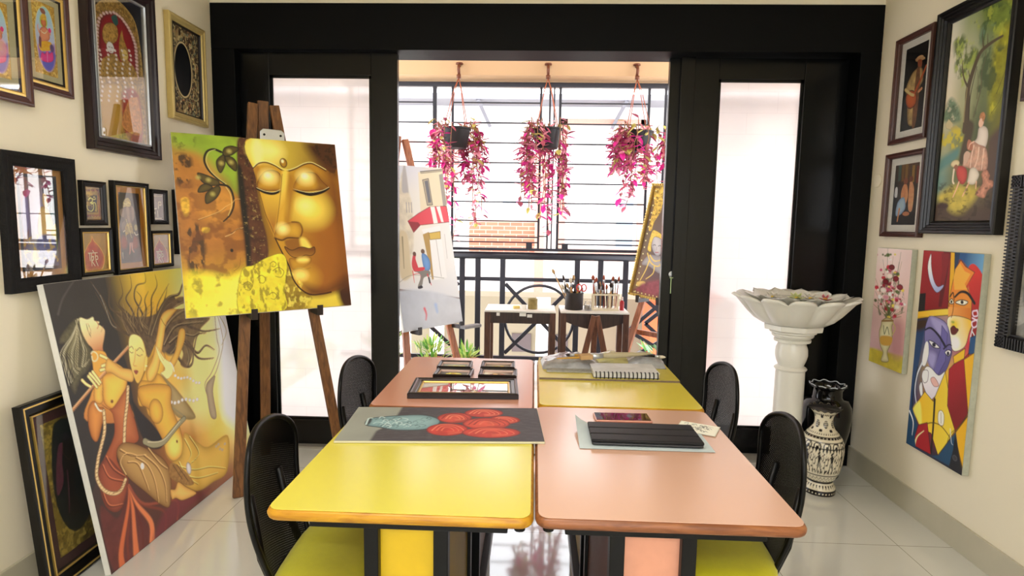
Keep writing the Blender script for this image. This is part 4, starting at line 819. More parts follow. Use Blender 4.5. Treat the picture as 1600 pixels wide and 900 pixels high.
  ('L',(202,556,194,601,193,646),'e8c8b4',5.1,3.2),('L',(232,567,231,611,216,655),'e8c8b4',5.1,3.2),('L',(261,576,260,621,258,660),'e8c8b4',5,3.1),('P',(161,544,169,526,190,543,197,573,168,568),'a86c54'),
  ('L',(200,539,179,547,174,564),'e0b8a0',6.4,3.9),('P',(148,589,165,574,185,588,168,626,153,630),'c4a490'),('P',(114,637,139,633,171,649,180,685,165,712,139,706,116,672),'c04c44',{'r': ('8a3430',9.4)}),
  ('E',(100,620,26.8,15.7),'d8c8a0',{'r': ('a89468',5.4)}),('E',(106,639,12.6,14.5),'8a5a44'),('L',(134,703,123,731,106,765),'e0b090',8.7,5.3),('L',(96,646,95,693,104,706),'d8c8b0',10.9,8.2),
  ('P',(194,652,222,649,247,675,243,697,224,718,187,711,187,686),'dcd2c2',{'r': ('a89c8c',7.8)}),('L',(194,709,177,742,164,764),'e0b090',7.8,5.2),('L',(237,708,237,736),'e0b090',6.3,4.4),
  ('P',(261,677,286,663,307,687,305,704,326,711,329,733,305,748,288,777,245,765,243,748,273,717),'c48c74',{'r': ('9a6450',8.8),'n': (10,8.8,0.4)}),('N','2e2418',14,30,18,0.58,0.6,(-16,707,330,739,345,871,3,870),10),
  ],
 'flowers': [
  ('G',[['d8c8c0','dcc8c4','d4bcb8'],['d4b8b0','dcc4c0','d8bcb8'],['caa8a4','d0b0ac','d0a8a4'],['b89498','b08088','c49a98']]),('P',(-9,541,120,529,312,525,301,608,1,616),'b8a832',{'b': 7.9,'n': (3,39.7,0.3)}),
  ('P',(181,364,259,365,279,515,190,521),'a87078',{'b': 25.2,'a': 0.7}),('L',(145,355,137,289,135,222),'6a7038',3.7,1.8),('L',(145,355,142,273,138,191),'4a5428',3.7,1.8),
  ('L',(145,355,135,198,138,40),'8a7a3c',3.7,1.8),('L',(145,355,120,330,79,306),'4a5428',3.7,1.8),('L',(145,355,170,361,180,370),'4a5428',3.7,1.8),('L',(145,355,134,242,131,127),'8a7a3c',3.7,1.8),
  ('L',(145,355,180,182,199,14),'4a5428',3.7,1.8),('L',(145,355,176,294,199,235),'8a7a3c',3.7,1.8),('L',(145,355,135,302,136,247),'8a7a3c',3.7,1.8),('L',(145,355,132,265,130,173),'8a7a3c',3.7,1.8),
  ('L',(145,355,168,208,191,64),'4a5428',3.7,1.8),('L',(145,355,117,288,90,220),'6a7038',3.7,1.8),('L',(145,355,118,347,112,336),'6a7038',3.7,1.8),('L',(145,355,45,317,-63,277),'8a7a3c',3.7,1.8),
  ('L',(145,355,123,278,78,202),'6a7038',3.7,1.8),('L',(145,355,199,299,245,245),'4a5428',3.7,1.8),('L',(145,355,143,308,129,263),'4a5428',3.7,1.8),('L',(145,355,117,249,97,142),'6a7038',3.7,1.8),
  ('L',(145,355,128,236,107,116),'6a7038',3.7,1.8),('L',(145,355,186,332,235,308),'6a7038',3.7,1.8),('L',(145,355,188,279,212,208),'4a5428',3.7,1.8),('L',(145,355,104,162,85,-36),'4a5428',3.7,1.8),
  ('L',(145,355,135,292,119,229),'8a7a3c',3.7,1.8),('L',(145,355,132,253,113,152),'4a5428',3.7,1.8),('L',(145,355,137,301,124,247),'6a7038',3.7,1.8),('L',(145,355,124,276,125,193),'6a7038',3.7,1.8),
  ('L',(145,355,122,330,75,308),'8a7a3c',3.7,1.8),('L',(145,355,206,329,268,303),'6a7038',3.7,1.8),('L',(145,355,150,277,145,201),'8a7a3c',3.7,1.8),('L',(145,355,115,249,107,139),'4a5428',3.7,1.8),
  ('L',(145,355,101,254,79,149),'8a7a3c',3.7,1.8),('L',(145,355,133,413,113,473),'6a7038',3.7,1.8),('L',(145,355,114,276,87,196),'6a7038',3.7,1.8),('L',(145,355,151,313,151,272),'4a5428',3.7,1.8),
  ('L',(145,355,135,224,147,91),'4a5428',3.7,1.8),('L',(145,355,148,320,139,288),'4a5428',3.7,1.8),('L',(145,355,134,251,144,145),'4a5428',3.7,1.8),('L',(145,355,47,226,-52,88),'8a7a3c',3.7,1.8),
  ('L',(145,355,105,208,53,60),'4a5428',3.7,1.8),('L',(145,355,127,300,89,247),'8a7a3c',3.7,1.8),('L',(145,355,175,206,212,60),'8a7a3c',3.7,1.8),('L',(145,355,74,294,9,230),'4a5428',3.7,1.8),
  ('L',(145,355,99,262,42,168),'4a5428',3.7,1.8),('L',(145,355,126,307,107,259),'4a5428',3.7,1.8),('L',(145,355,163,250,202,144),'8a7a3c',3.7,1.8),('L',(145,355,200,341,246,329),'6a7038',3.7,1.8),
  ('N','4e5a30',5,16,18,0.5,0.8,(38,282,71,158,184,119,254,239,233,327,86,364),6),('E',(172,116,12,6.4),'b84a6c',{'n': (6,7.2,0.7),'b': 2.7}),('E',(131,210,17.8,6.7),'f0e8e0',{'n': (1,7.4,0.7),'b': 2.8}),
  ('E',(69,291,12,5.2),'8e1c28',{'n': (3,7.6,0.7),'b': 2.8}),('E',(177,286,16.1,8.9),'d8c050',{'n': (8,7.2,0.7),'b': 2.7}),('E',(112,217,15.3,6.2),'9a2030',{'n': (4,7.4,0.7),'b': 2.8}),
  ('E',(105,180,11.4,6.9),'9a2030',{'n': (0,7.4,0.7),'b': 2.8}),('E',(125,272,7.9,5.3),'d8c050',{'n': (6,7.4,0.7),'b': 2.8}),('E',(186,341,11.2,6.9),'b84a6c',{'n': (1,7.2,0.7),'b': 2.7}),
  ('E',(237,268,15.3,7.7),'b84a6c',{'n': (6,7,0.7),'b': 2.6}),('E',(172,99,7.5,5),'ecdcd4',{'n': (4,7.2,0.7),'b': 2.7}),('E',(177,162,8.1,4.5),'c46a84',{'n': (2,7.2,0.7),'b': 2.7}),
  ('E',(148,240,12.7,6.1),'9a2030',{'n': (0,7.3,0.7),'b': 2.7}),('E',(128,196,10.7,5.8),'d8c050',{'n': (7,7.4,0.7),'b': 2.8}),('E',(66,196,12.3,5.6),'ecdcd4',{'n': (2,7.6,0.7),'b': 2.8}),
  ('E',(199,187,14.2,8.2),'c46a84',{'n': (8,7.1,0.7),'b': 2.7}),('E',(172,155,17.1,8.1),'9a2030',{'n': (7,7.2,0.7),'b': 2.7}),('E',(80,155,8.9,5.4),'c46a84',{'n': (5,7.5,0.7),'b': 2.8}),
  ('E',(147,225,8.6,5.4),'6a1420',{'n': (4,7.3,0.7),'b': 2.7}),('E',(164,158,13.4,6.5),'5a6a38',{'n': (1,7.2,0.7),'b': 2.7}),('E',(200,246,16.8,8.1),'c46a84',{'n': (5,7.1,0.7),'b': 2.7}),
  ('E',(195,334,13.6,7.4),'a82434',{'n': (5,7.2,0.7),'b': 2.7}),('E',(152,28,8.7,4.9),'d8c050',{'n': (1,7.2,0.7),'b': 2.7}),('E',(116,30,8.4,4.8),'4e5a30',{'n': (3,7.4,0.7),'b': 2.8}),
  ('E',(44,114,11.1,7.2),'b84a6c',{'n': (3,7.6,0.7),'b': 2.9}),('E',(183,128,10.2,4.6),'c46a84',{'n': (8,7.2,0.7),'b': 2.7}),('E',(-15,37,19,9.1),'b84a6c',{'n': (5,7.8,0.7),'b': 2.9}),
  ('E',(129,280,7.2,3.1),'9a2030',{'n': (7,7.4,0.7),'b': 2.8}),('E',(92,109,11.5,7.6),'5a6a38',{'n': (0,7.5,0.7),'b': 2.8}),('E',(144,226,18.2,12.4),'c46a84',{'n': (4,7.3,0.7),'b': 2.7}),
  ('E',(192,130,12.1,7.1),'d8c050',{'n': (1,7.1,0.7),'b': 2.7}),('E',(158,245,10.3,6.9),'6a1420',{'n': (6,7.3,0.7),'b': 2.7}),('E',(135,93,13.3,9),'f0e8e0',{'n': (0,7.3,0.7),'b': 2.7}),
  ('E',(99,200,8.3,3.1),'c46a84',{'n': (1,7.5,0.7),'b': 2.8}),('E',(145,221,18.4,8.5),'4e5a30',{'n': (2,7.3,0.7),'b': 2.7}),('E',(107,96,18.3,11.8),'a82434',{'n': (8,7.4,0.7),'b': 2.8}),
  ('E',(128,208,17.3,7.3),'b84a6c',{'n': (2,7.4,0.7),'b': 2.8}),('E',(147,264,12.8,6.3),'6a1420',{'n': (4,7.3,0.7),'b': 2.7}),('E',(64,202,11,5.3),'6a1420',{'n': (6,7.6,0.7),'b': 2.8}),
  ('E',(264,266,9.4,5.7),'f0e8e0',{'n': (2,6.9,0.7),'b': 2.6}),('E',(154,220,13.9,5.3),'ecdcd4',{'n': (8,7.3,0.7),'b': 2.7}),('E',(239,200,12.3,8.2),'d8c050',{'n': (6,7,0.7),'b': 2.6}),
  ('E',(119,245,13.3,5.7),'d8c050',{'n': (5,7.4,0.7),'b': 2.8}),('E',(118,309,17.7,9.8),'8e1c28',{'n': (3,7.4,0.7),'b': 2.8}),('E',(145,348,14.7,6.9),'d8c050',{'n': (5,7.3,0.7),'b': 2.7}),
  ('E',(134,174,9.7,4.6),'a82434',{'n': (0,7.3,0.7),'b': 2.8}),('E',(72,153,19.2,9.1),'a82434',{'n': (2,7.6,0.7),'b': 2.8}),('E',(105,119,13.5,7.5),'ecdcd4',{'n': (0,7.4,0.7),'b': 2.8}),
  ('E',(139,231,16.1,10.5),'f0e8e0',{'n': (1,7.3,0.7),'b': 2.7}),('E',(18,209,17.9,10.9),'a82434',{'n': (3,7.8,0.7),'b': 2.9}),('E',(68,135,7.5,4.4),'8e1c28',{'n': (0,7.6,0.7),'b': 2.8}),
  ('E',(102,213,11.4,7.3),'c46a84',{'n': (4,7.5,0.7),'b': 2.8}),('E',(164,118,11.4,4.9),'d8c050',{'n': (1,7.2,0.7),'b': 2.7}),('E',(113,54,10.5,6.2),'ecdcd4',{'n': (6,7.4,0.7),'b': 2.8}),
  ('E',(120,253,12.7,6.4),'f0e8e0',{'n': (5,7.4,0.7),'b': 2.8}),('E',(122,127,14.4,9.1),'c46a84',{'n': (3,7.4,0.7),'b': 2.8}),('E',(139,293,7.4,3.3),'f0e8e0',{'n': (2,7.3,0.7),'b': 2.8}),
  ('E',(90,165,18.3,11.2),'5a6a38',{'n': (1,7.5,0.7),'b': 2.8}),('E',(71,39,10.3,4.5),'4e5a30',{'n': (7,7.5,0.7),'b': 2.8}),('E',(123,96,7.1,3.9),'ecdcd4',{'n': (2,7.4,0.7),'b': 2.8}),
  ('E',(187,247,7.8,4.9),'c46a84',{'n': (4,7.2,0.7),'b': 2.7}),('E',(166,127,8.5,5.2),'4e5a30',{'n': (2,7.2,0.7),'b': 2.7}),('E',(187,124,15.2,9.6),'4e5a30',{'n': (3,7.1,0.7),'b': 2.7}),
  ('E',(137,304,14.4,8.6),'5a6a38',{'n': (5,7.4,0.7),'b': 2.8}),('E',(159,197,15.5,6.1),'8e1c28',{'n': (2,7.3,0.7),'b': 2.7}),('E',(49,34,8,5.1),'4e5a30',{'n': (7,7.6,0.7),'b': 2.9}),
  ('E',(161,231,8.5,4.4),'9a2030',{'n': (7,7.3,0.7),'b': 2.7}),('E',(80,191,16.2,10.1),'8e1c28',{'n': (2,7.5,0.7),'b': 2.8}),('E',(156,244,9.6,5.3),'ecdcd4',{'n': (5,7.3,0.7),'b': 2.7}),
  ('E',(90,272,8.6,3.7),'c46a84',{'n': (2,7.5,0.7),'b': 2.8}),('E',(164,194,7.2,3.1),'c46a84',{'n': (8,7.2,0.7),'b': 2.7}),('E',(115,206,10.7,6.3),'b84a6c',{'n': (2,7.4,0.7),'b': 2.8}),
  ('E',(168,255,12.1,5.9),'d8c050',{'n': (2,7.2,0.7),'b': 2.7}),('E',(53,254,18.7,10.8),'ecdcd4',{'n': (1,7.6,0.7),'b': 2.9}),('E',(108,297,7.8,3.1),'6a1420',{'n': (8,7.5,0.7),'b': 2.8}),
  ('E',(224,246,9.3,4.5),'8e1c28',{'n': (0,7,0.7),'b': 2.6}),('E',(107,244,14.1,7.9),'6a1420',{'n': (2,7.4,0.7),'b': 2.8}),('E',(96,173,16,8.5),'c46a84',{'n': (2,7.5,0.7),'b': 2.8}),
  ('E',(93,34,17,9.8),'5a6a38',{'n': (5,7.5,0.7),'b': 2.8}),('E',(136,271,13.3,7.2),'c46a84',{'n': (3,7.3,0.7),'b': 2.8}),('E',(32,220,8.4,4.6),'ecdcd4',{'n': (2,7.7,0.7),'b': 2.9}),
  ('E',(191,289,13.5,5.3),'c46a84',{'n': (1,7.2,0.7),'b': 2.7}),('E',(123,182,16.8,7),'6a1420',{'n': (4,7.4,0.7),'b': 2.8}),('E',(94,163,17.7,8),'4e5a30',{'n': (7,7.5,0.7),'b': 2.8}),
  ('E',(122,112,15.8,6.2),'6a1420',{'n': (4,7.4,0.7),'b': 2.8}),('E',(142,191,11,6.2),'c46a84',{'n': (1,7.3,0.7),'b': 2.7}),('E',(167,307,16.1,10),'8e1c28',{'n': (4,7.2,0.7),'b': 2.7}),
  ('E',(168,307,9.1,3.9),'a82434',{'n': (1,7.2,0.7),'b': 2.7}),('E',(134,204,10.4,5.5),'b84a6c',{'n': (1,7.3,0.7),'b': 2.8}),('E',(197,255,14.2,8.2),'9a2030',{'n': (8,7.1,0.7),'b': 2.7}),
  ('E',(148,212,8.5,5.8),'a82434',{'n': (8,7.3,0.7),'b': 2.7}),('E',(117,267,10.4,5.7),'a82434',{'n': (1,7.4,0.7),'b': 2.8}),('E',(125,200,7.5,3.4),'4e5a30',{'n': (6,7.4,0.7),'b': 2.8}),
  ('E',(127,104,18.2,7.7),'c46a84',{'n': (8,7.3,0.7),'b': 2.8}),('E',(17,278,13.2,8.6),'4e5a30',{'n': (8,7.8,0.7),'b': 2.9}),('E',(195,212,17.5,8.1),'5a6a38',{'n': (7,7.1,0.7),'b': 2.7}),
  ('E',(92,171,26.3,14.7),'7a1420',{'r': ('5a1420',9.4)}),('E',(176,148,24.9,14.3),'8a1c28',{'r': ('5a1420',9)}),('E',(134,94,25.5,14.5),'6a2018',{'r': ('5a1420',9.1)}),
  ('E',(107,250,26.1,14.6),'c4688c',{'r': ('c8b0a8',9.3)}),('E',(215,187,24.3,14.1),'8a2430',{'r': ('5a1420',8.8)}),('E',(79,217,26.6,14.7),'ece4dc',{'r': ('c8b0a8',9.4)}),
  ('E',(205,288,24.6,14.1),'f0ece4',{'r': ('c8b0a8',8.9)}),('E',(121,139,25.7,14.5),'ece0d4',{'r': ('c8b0a8',9.2)}),('P',(90,376,131,354,183,360,178,393,188,437,174,492,158,528,173,571,112,582,121,536,92,503,74,441,84,402),'dfdcb6',{'r': ('a89c68',17),'k': ('7a7048',3.8)}),
  ('P',(91,456,184,444,176,487,101,498),'c49a3c',{'b': 3.8}),('L',(90,376,183,360),'8a6a3c',9.4,9.4),('L',(108,398,120,440,139,400,160,434),'6a7048',5.6,5.6),('L',(182,371,206,395,187,432),'b8a868',7.2,7.2),
  ],
 'street': [
  ('G',[['c6cad4','ccccd4','d4ccbc'],['d0d0d4','d8d4cc','d8cebc'],['dcd4c4','dcd6cc','dcdad8'],['d8d0c0','d8d4cc','dcdad8'],['ccccd0','d0d0d4','d4d4d6'],['b8bcc6','c4c8d0','ccced4']]),
  ('P',(-45,275,60,89,119,120,157,50,183,48,189,169,203,306,132,639,-106,690),'ccc2ae',{'b': 8.8,'n': (3,35.2,0.2)}),('P',(154,67,174,5,190,4,189,169,175,187,136,179),'a8a4a4',{'b': 5.6}),
  ('L',(158,255,151,323),'8a8890',5.6,5.6),('L',(179,255,172,323),'8a8890',5.6,5.6),('L',(199,254,192,323),'8a8890',5.6,5.6),('P',(293,42,517,2,519,392,262,417),'d8ccb0',{'s': 0}),
  ('L',(315,37,511,12),'7a746c',9.8,9.8),('L',(314,48,509,23),'4a4644',3.9,3.9),('P',(323,94,377,82,384,269,335,273),'a89c88',{'s': 0,'k': ('5a5450',4.9)}),('P',(339,102,370,95,374,251,347,255),'6a6a70',{'s': 0}),
  ('P',(479,50,515,39,514,266,479,285),'9a948c',{'s': 0}),('P',(150,382,245,331,355,283,508,276,523,392,252,411,186,461),'c83c48',{'s': 0,'g': (170,407,464,321,'d85460'),'k': ('6a2028',3.7)}),
  ('P',(360,283,399,282,409,399,371,402,367,339),'e8e0dc',{'s': 0}),('P',(415,282,449,278,464,392,442,392),'e8e0dc',{'s': 0}),('P',(150,384,186,461,252,411,235,391),'8a2830',{'s': 0}),
  ('P',(257,442,423,418,426,791,307,799,308,580),'e0dedc',{'s': 0}),('P',(262,476,318,460,305,790,291,797),'a8884c',{'s': 0}),('P',(316,469,421,458,416,511,319,515),'c8a850',{'s': 0,'k': ('6a5428',3.8)}),
  ('L',(373,513,376,778),'9a9690',3.9,3.9),('L',(457,480,452,654),'b0aca8',4,4),('P',(60,472,129,474,127,671,131,745,34,762),'c4b494',{'b': 7.2}),('L',(87,489,67,700),'8a7c60',10.8,5.4),
  ('L',(10,792,134,750,399,792),'8a8680',3.5,3.5),('P',(158,607,172,594,181,616,172,641,186,707,178,732,143,721,135,672),'c03840',{'b': 1.8}),('E',(168,607,14.1,15),'5a3828'),
  ('L',(135,721,136,802),'c83840',7.2,3.6),('L',(139,745,195,749,179,822),'c84850',5.4,3.6),('E',(242,594,16.6,16.9),'5a4030'),('P',(227,618,263,615,293,663,283,722,236,727),'6a94c8',{'r': ('4a6a9a',11.1)}),
  ('P',(159,722,271,729,276,760,221,776,199,823,170,837,161,828,198,758),'7a746c'),('P',(161,833,194,826,200,843,166,847),'2a2428'),('L',(256,753,277,830),'c83840',9.3,5.6),
  ('P',(162,706,234,702,230,723,168,726),'c83840'),('L',(264,779,267,812),'3a3034',14.8,14.8),('P',(4,831,523,944,521,956,1,847),'7a6460',{'s': 0}),('P',(1,847,521,956,514,1130,5,1127),'b0b4be',{'b': 10.3,'g': (71,893,340,1116,'c4c6cc'),'n': (5,68.8,0.1)}),
  ('L',(192,985,201,1026,191,1062),'d04450',16.2,5.4,{'b': 7.2}),('L',(292,971,297,1021),'9ab0d4',22.2,11.1,{'b': 11.1}),],
 'gilded': [
  ('G',[['8a6a34','7a5c40','7a5c44'],['6a5440','5e4c42','604c44'],['6a5844','6a5850','5e4c44'],['7a6048','5a484a','5c4440'],['8a7050','84504c','7a4440']]),('P',(13,18,197,12,199,152,110,126,101,189,64,268,56,329,27,316,31,146),'d2ae48',{'n': (3,23.6,0.5)}),
  ('N','7a5a20',4,12,12,0.52,0.9,(13,18,165,13,114,141,60,313,31,301),2),('P',(72,357,118,345,171,391,191,467,163,512,117,489,79,429),'c4c0c0',{'r': ('8a8490',21.6),'k': ('4a4448',3.1)}),
  ('P',(56,417,62,350,80,326,153,352,182,404,144,379,94,377,84,429,92,485,59,475),'d8b850',{'n': (5,12.3,0.4),'k': ('6a4c18',3.1)}),('L',(98,439,109,432,123,436),'3a3438',4.5,4.5),
  ('L',(147,439,161,432,175,439),'3a3438',4.5,4.5),('L',(135,445,139,468),'8a8084',3,3),('L',(134,487,159,484),'9a4a50',5.9,5.9),('P',(46,554,84,514,146,507,288,517,327,617,211,634,107,595,40,590),'a8a2a4',{'r': ('7a7478',20.9),'b': 3.0}),
  ('L',(67,502,114,566,183,584,217,539),'dcc060',10.5,6),('L',(95,555,83,625,52,711),'dcc060',10.3,5.9),('L',(152,588,152,642,102,690),'dcc060',10,5.7),('L',(194,569,233,631,242,694),'dcc060',10,5.7),
  ('L',(92,513,142,549,200,534),'dcc060',10.4,5.9),('P',(31,721,100,710,104,749,33,754),'d0b468',{'k': ('7a5a28',2.9)}),('P',(109,715,325,669,351,777,37,793,44,765),'8a4650',{'b': 11.3,'n': (6,28.2,0.5)}),
  ('E',(19,34,6,5.9),'f0e0a0'),('E',(20,90,6,5.8),'f0e0a0'),('E',(21,145,5.9,5.7),'f0e0a0'),('E',(22,200,5.9,5.6),'f0e0a0'),('E',(22,254,5.9,5.5),'f0e0a0'),('E',(23,306,5.8,5.4),'f0e0a0'),
  ('E',(24,358,5.8,5.3),'f0e0a0'),('E',(25,410,5.7,5.2),'f0e0a0'),('E',(26,460,5.7,5.1),'f0e0a0'),('E',(26,510,5.7,5),'f0e0a0'),('E',(27,559,5.6,4.9),'f0e0a0'),('E',(28,607,5.6,4.9),'f0e0a0'),
  ('E',(29,655,5.6,4.8),'f0e0a0'),('E',(29,702,5.5,4.7),'f0e0a0'),('E',(30,748,5.5,4.6),'f0e0a0'),('E',(31,794,5.5,4.6),'f0e0a0'),('E',(22,798,5.5,4.6),'f0e0a0'),('E',(58,798,5.4,4.5),'f0e0a0'),
  ('E',(93,799,5.3,4.5),'f0e0a0'),('E',(128,799,5.3,4.4),'f0e0a0'),('E',(162,800,5.2,4.4),'f0e0a0'),('E',(196,800,5.1,4.4),'f0e0a0'),('E',(229,801,5.1,4.3),'f0e0a0'),
  ('E',(262,801,5,4.3),'f0e0a0'),('E',(294,801,4.9,4.2),'f0e0a0'),('E',(326,802,4.9,4.2),'f0e0a0'),],
 'roses': [
  ('G',[['48444a','46424a','4c484e'],['48444a','464248','46424a'],['4a464a','48444a','4a464c']]),('N','5c585e',3,20,8,0.5,0.4),('P',(-5,-5,141,-4,136,85,123,181,100,220,97,302,-3,302),'9a9d94',{'s': 0,'b': 4.4,'n': (4,87.7,0.1)}),
  ('P',(54,143,66,109,136,85,213,76,265,110,274,154,237,205,159,213,102,190,65,176),'93b6bb',{'k': ('39484c',5.5),'r': ('5a7c84',16.4)}),('L',(121,183,125,169,136,180,133,194),'d4e8e8',3.3,2),
  ('L',(78,125,89,110,112,123,103,137),'4a666c',3.4,2.1),('L',(132,107,139,93,155,105,149,119),'6a8a90',3.5,2.1),('L',(146,121,156,106,176,118,168,133),'d4e8e8',3.4,2.1),
  ('L',(154,167,162,153,181,164,174,178),'6a8a90',3.4,2),('L',(154,179,163,165,181,177,174,190),'c0dcdc',3.3,2),('L',(96,171,101,157,116,169,111,183),'6a8a90',3.4,2),
  ('L',(87,109,91,94,104,107,101,121),'d4e8e8',3.5,2.1),('L',(152,158,163,144,184,156,175,170),'4a666c',3.4,2),('L',(178,149,181,135,190,147,188,161),'4a666c',3.4,2),
  ('L',(104,174,110,160,125,172,120,186),'6a8a90',3.4,2),('L',(114,134,124,120,145,132,136,146),'4a666c',3.4,2),('L',(101,154,107,139,124,151,118,166),'c0dcdc',3.4,2),
  ('L',(190,182,200,168,220,180,211,194),'4a666c',3.3,2),('L',(124,134,129,119,142,132,138,146),'d4e8e8',3.4,2),('L',(205,175,215,161,236,172,227,186),'4a666c',3.3,2),
  ('L',(138,178,143,164,156,176,152,190),'4a666c',3.3,2),('L',(117,139,123,125,137,137,133,151),'6a8a90',3.4,2),('L',(104,137,108,123,120,135,117,149),'d4e8e8',3.4,2),
  ('L',(113,167,118,153,131,165,127,179),'d4e8e8',3.4,2),('L',(198,136,208,122,228,134,219,148),'6a8a90',3.4,2),('L',(215,117,223,102,239,114,233,129),'6a8a90',3.4,2.1),
  ('L',(145,153,150,139,163,151,159,165),'d4e8e8',3.4,2),('L',(79,159,88,144,107,156,100,170),'c0dcdc',3.4,2),('L',(105,181,112,167,128,178,122,192),'4a666c',3.3,2),
  ('L',(232,111,235,96,245,108,242,123),'4a666c',3.4,2.1),('L',(135,158,139,144,150,156,147,170),'c0dcdc',3.4,2),('L',(143,183,145,169,155,181,153,195),'6a8a90',3.3,2),
  ('L',(119,176,121,162,131,173,129,187),'4a666c',3.3,2),('L',(110,183,116,169,132,181,127,195),'d4e8e8',3.3,2),('L',(99,123,108,108,128,121,120,135),'4a666c',3.4,2.1),
  ('L',(127,114,136,99,155,111,148,126),'4a666c',3.4,2.1),('L',(195,147,198,133,209,145,206,159),'6a8a90',3.4,2),('L',(170,171,177,157,192,169,186,183),'d4e8e8',3.3,2),
  ('E',(61,143,7.8,31.7),'2a3438',{'b': 2.7}),('L',(59,167,56,114,66,109),'c8e0e0',5.4,5.4),('E',(317,101,51,46.6),'d2503e',{'k': ('8a2420',4.1),'r': ('a83028',11),'n': (5,27.4,0.3)}),
  ('L',(302,110,309,87,324,90,334,115,318,115),'f08a6a',4.8,2),('L',(290,110,302,75,331,81,346,115,320,126),'f08a6a',4.8,2.1),('L',(278,110,296,65,337,72,358,115,321,137),'8c2420',4.8,2.1),
  ('E',(406,53,59.3,40.1),'cc4436',{'k': ('8a2420',4.2),'r': ('a83028',11.2),'n': (5,27.9,0.3)}),('L',(389,60,398,40,416,43,425,65,407,65),'f08a6a',4.9,2.1),('L',(374,60,391,30,424,35,440,65,408,74),'f08a6a',4.9,2.1),
  ('L',(361,60,384,21,432,28,453,65,409,83),'f08a6a',4.9,2.1),('E',(469,119,47.2,36),'d44a3c',{'k': ('8a2420',4),'r': ('a83028',10.8),'n': (5,27,0.3)}),('L',(456,126,463,108,477,111,484,130,470,130),'e87658',4.7,2),
  ('L',(444,126,457,99,484,103,496,130,471,139),'f08a6a',4.7,2),('L',(433,126,452,91,490,97,507,130,472,147),'e87658',4.7,2),('E',(302,205,58.5,50.7),'cf3f33',{'k': ('8a2420',3.9),'r': ('a83028',10.5),'n': (5,26.2,0.3)}),
  ('L',(286,215,293,190,311,193,322,220,304,220),'e87658',4.6,2),('L',(272,215,286,177,319,183,336,220,306,232),'e87658',4.6,2),('L',(258,215,279,165,326,173,350,220,307,244),'f08a6a',4.6,2),
  ('E',(415,152,69.6,49.6),'d8543f',{'k': ('8a2420',4),'r': ('a83028',10.7),'n': (5,26.7,0.3)}),('L',(395,162,406,137,427,140,437,167,417,167),'e87658',4.6,2),('L',(378,162,397,124,436,130,455,167,418,179),'8c2420',4.7,2),
  ('L',(362,162,390,113,445,121,471,167,419,190),'8c2420',4.7,2),('E',(430,228,82.6,42.8),'d04438',{'k': ('8a2420',3.9),'r': ('a83028',10.3),'n': (5,25.7,0.3)}),('L',(406,236,419,215,444,218,456,241,431,241),'e87658',4.5,1.9),
  ('L',(385,236,409,204,456,209,476,241,432,251),'f08a6a',4.5,1.9),('L',(366,236,401,194,466,201,495,241,433,261),'e87658',4.5,1.9),],
 'arch': [
  ('G',[['1a1c2a','1c1e2c','181a26'],['1c1c28','5a3a20','181a26'],['7a5a2c','7a3020','6a4e28'],['7a5c30','7a5c30','7a5c30'],['8a6c34','80602c','8a6a30']]),('P',(-2,159,17,101,72,51,145,23,208,33,267,74,292,155,303,277,309,614,0,616,2,348),'8a6a30',{'n': (3,8.5,0.8),'r': ('c4a058',6)}),
  ('N','d8b868',5,5,5,0.6,0.7,(-2,159,72,51,145,23,267,74,303,277,309,614,0,616),2),('P',(40,182,62,121,107,89,158,85,215,115,256,165,267,311,247,374,36,417,30,341),'8e1a20',{'r': ('5a1014',12.4)}),
  ('E',(21,351,9.4,7),'ecd0cc',{'r': ('b08c88',3.6)}),('E',(22,336,9.4,6.9),'ecd0cc',{'r': ('b08c88',3.6)}),('E',(22,322,9.4,6.9),'ecd0cc',{'r': ('b08c88',3.6)}),('E',(23,307,9.4,6.9),'ecd0cc',{'r': ('b08c88',3.6)}),
  ('E',(23,293,9.4,6.9),'ecd0cc',{'r': ('b08c88',3.6)}),('E',(24,279,9.4,6.8),'ecd0cc',{'r': ('b08c88',3.6)}),('E',(24,265,9.4,6.8),'ecd0cc',{'r': ('b08c88',3.6)}),
  ('E',(24,251,9.4,6.8),'ecd0cc',{'r': ('b08c88',3.6)}),('E',(24,237,9.4,6.8),'ecd0cc',{'r': ('b08c88',3.5)}),('E',(24,223,9.4,6.7),'ecd0cc',{'r': ('b08c88',3.5)}),
  ('E',(26,208,9.4,6.7),'ecd0cc',{'r': ('b08c88',3.5)}),('E',(28,194,9.4,6.7),'ecd0cc',{'r': ('b08c88',3.5)}),('E',(29,180,9.4,6.7),'ecd0cc',{'r': ('b08c88',3.5)}),
  ('E',(34,165,9.5,6.7),'ecd0cc',{'r': ('b08c88',3.5)}),('E',(39,150,9.5,6.6),'ecd0cc',{'r': ('b08c88',3.5)}),('E',(44,135,9.5,6.6),'ecd0cc',{'r': ('b08c88',3.5)}),
  ('E',(56,120,9.6,6.6),'ecd0cc',{'r': ('b08c88',3.5)}),('E',(72,106,9.8,6.7),'ecd0cc',{'r': ('b08c88',3.6)}),('E',(91,96,9.9,6.7),'ecd0cc',{'r': ('b08c88',3.6)}),
  ('E',(113,88,10.1,6.8),'ecd0cc',{'r': ('b08c88',3.6)}),('E',(134,81,10.3,6.8),'ecd0cc',{'r': ('b08c88',3.7)}),('E',(152,82,10.4,6.9),'ecd0cc',{'r': ('b08c88',3.7)}),
  ('E',(169,85,10.6,6.9),'ecd0cc',{'r': ('b08c88',3.8)}),('E',(185,90,10.7,7),'ecd0cc',{'r': ('b08c88',3.8)}),('E',(197,98,10.8,7),'ecd0cc',{'r': ('b08c88',3.9)}),
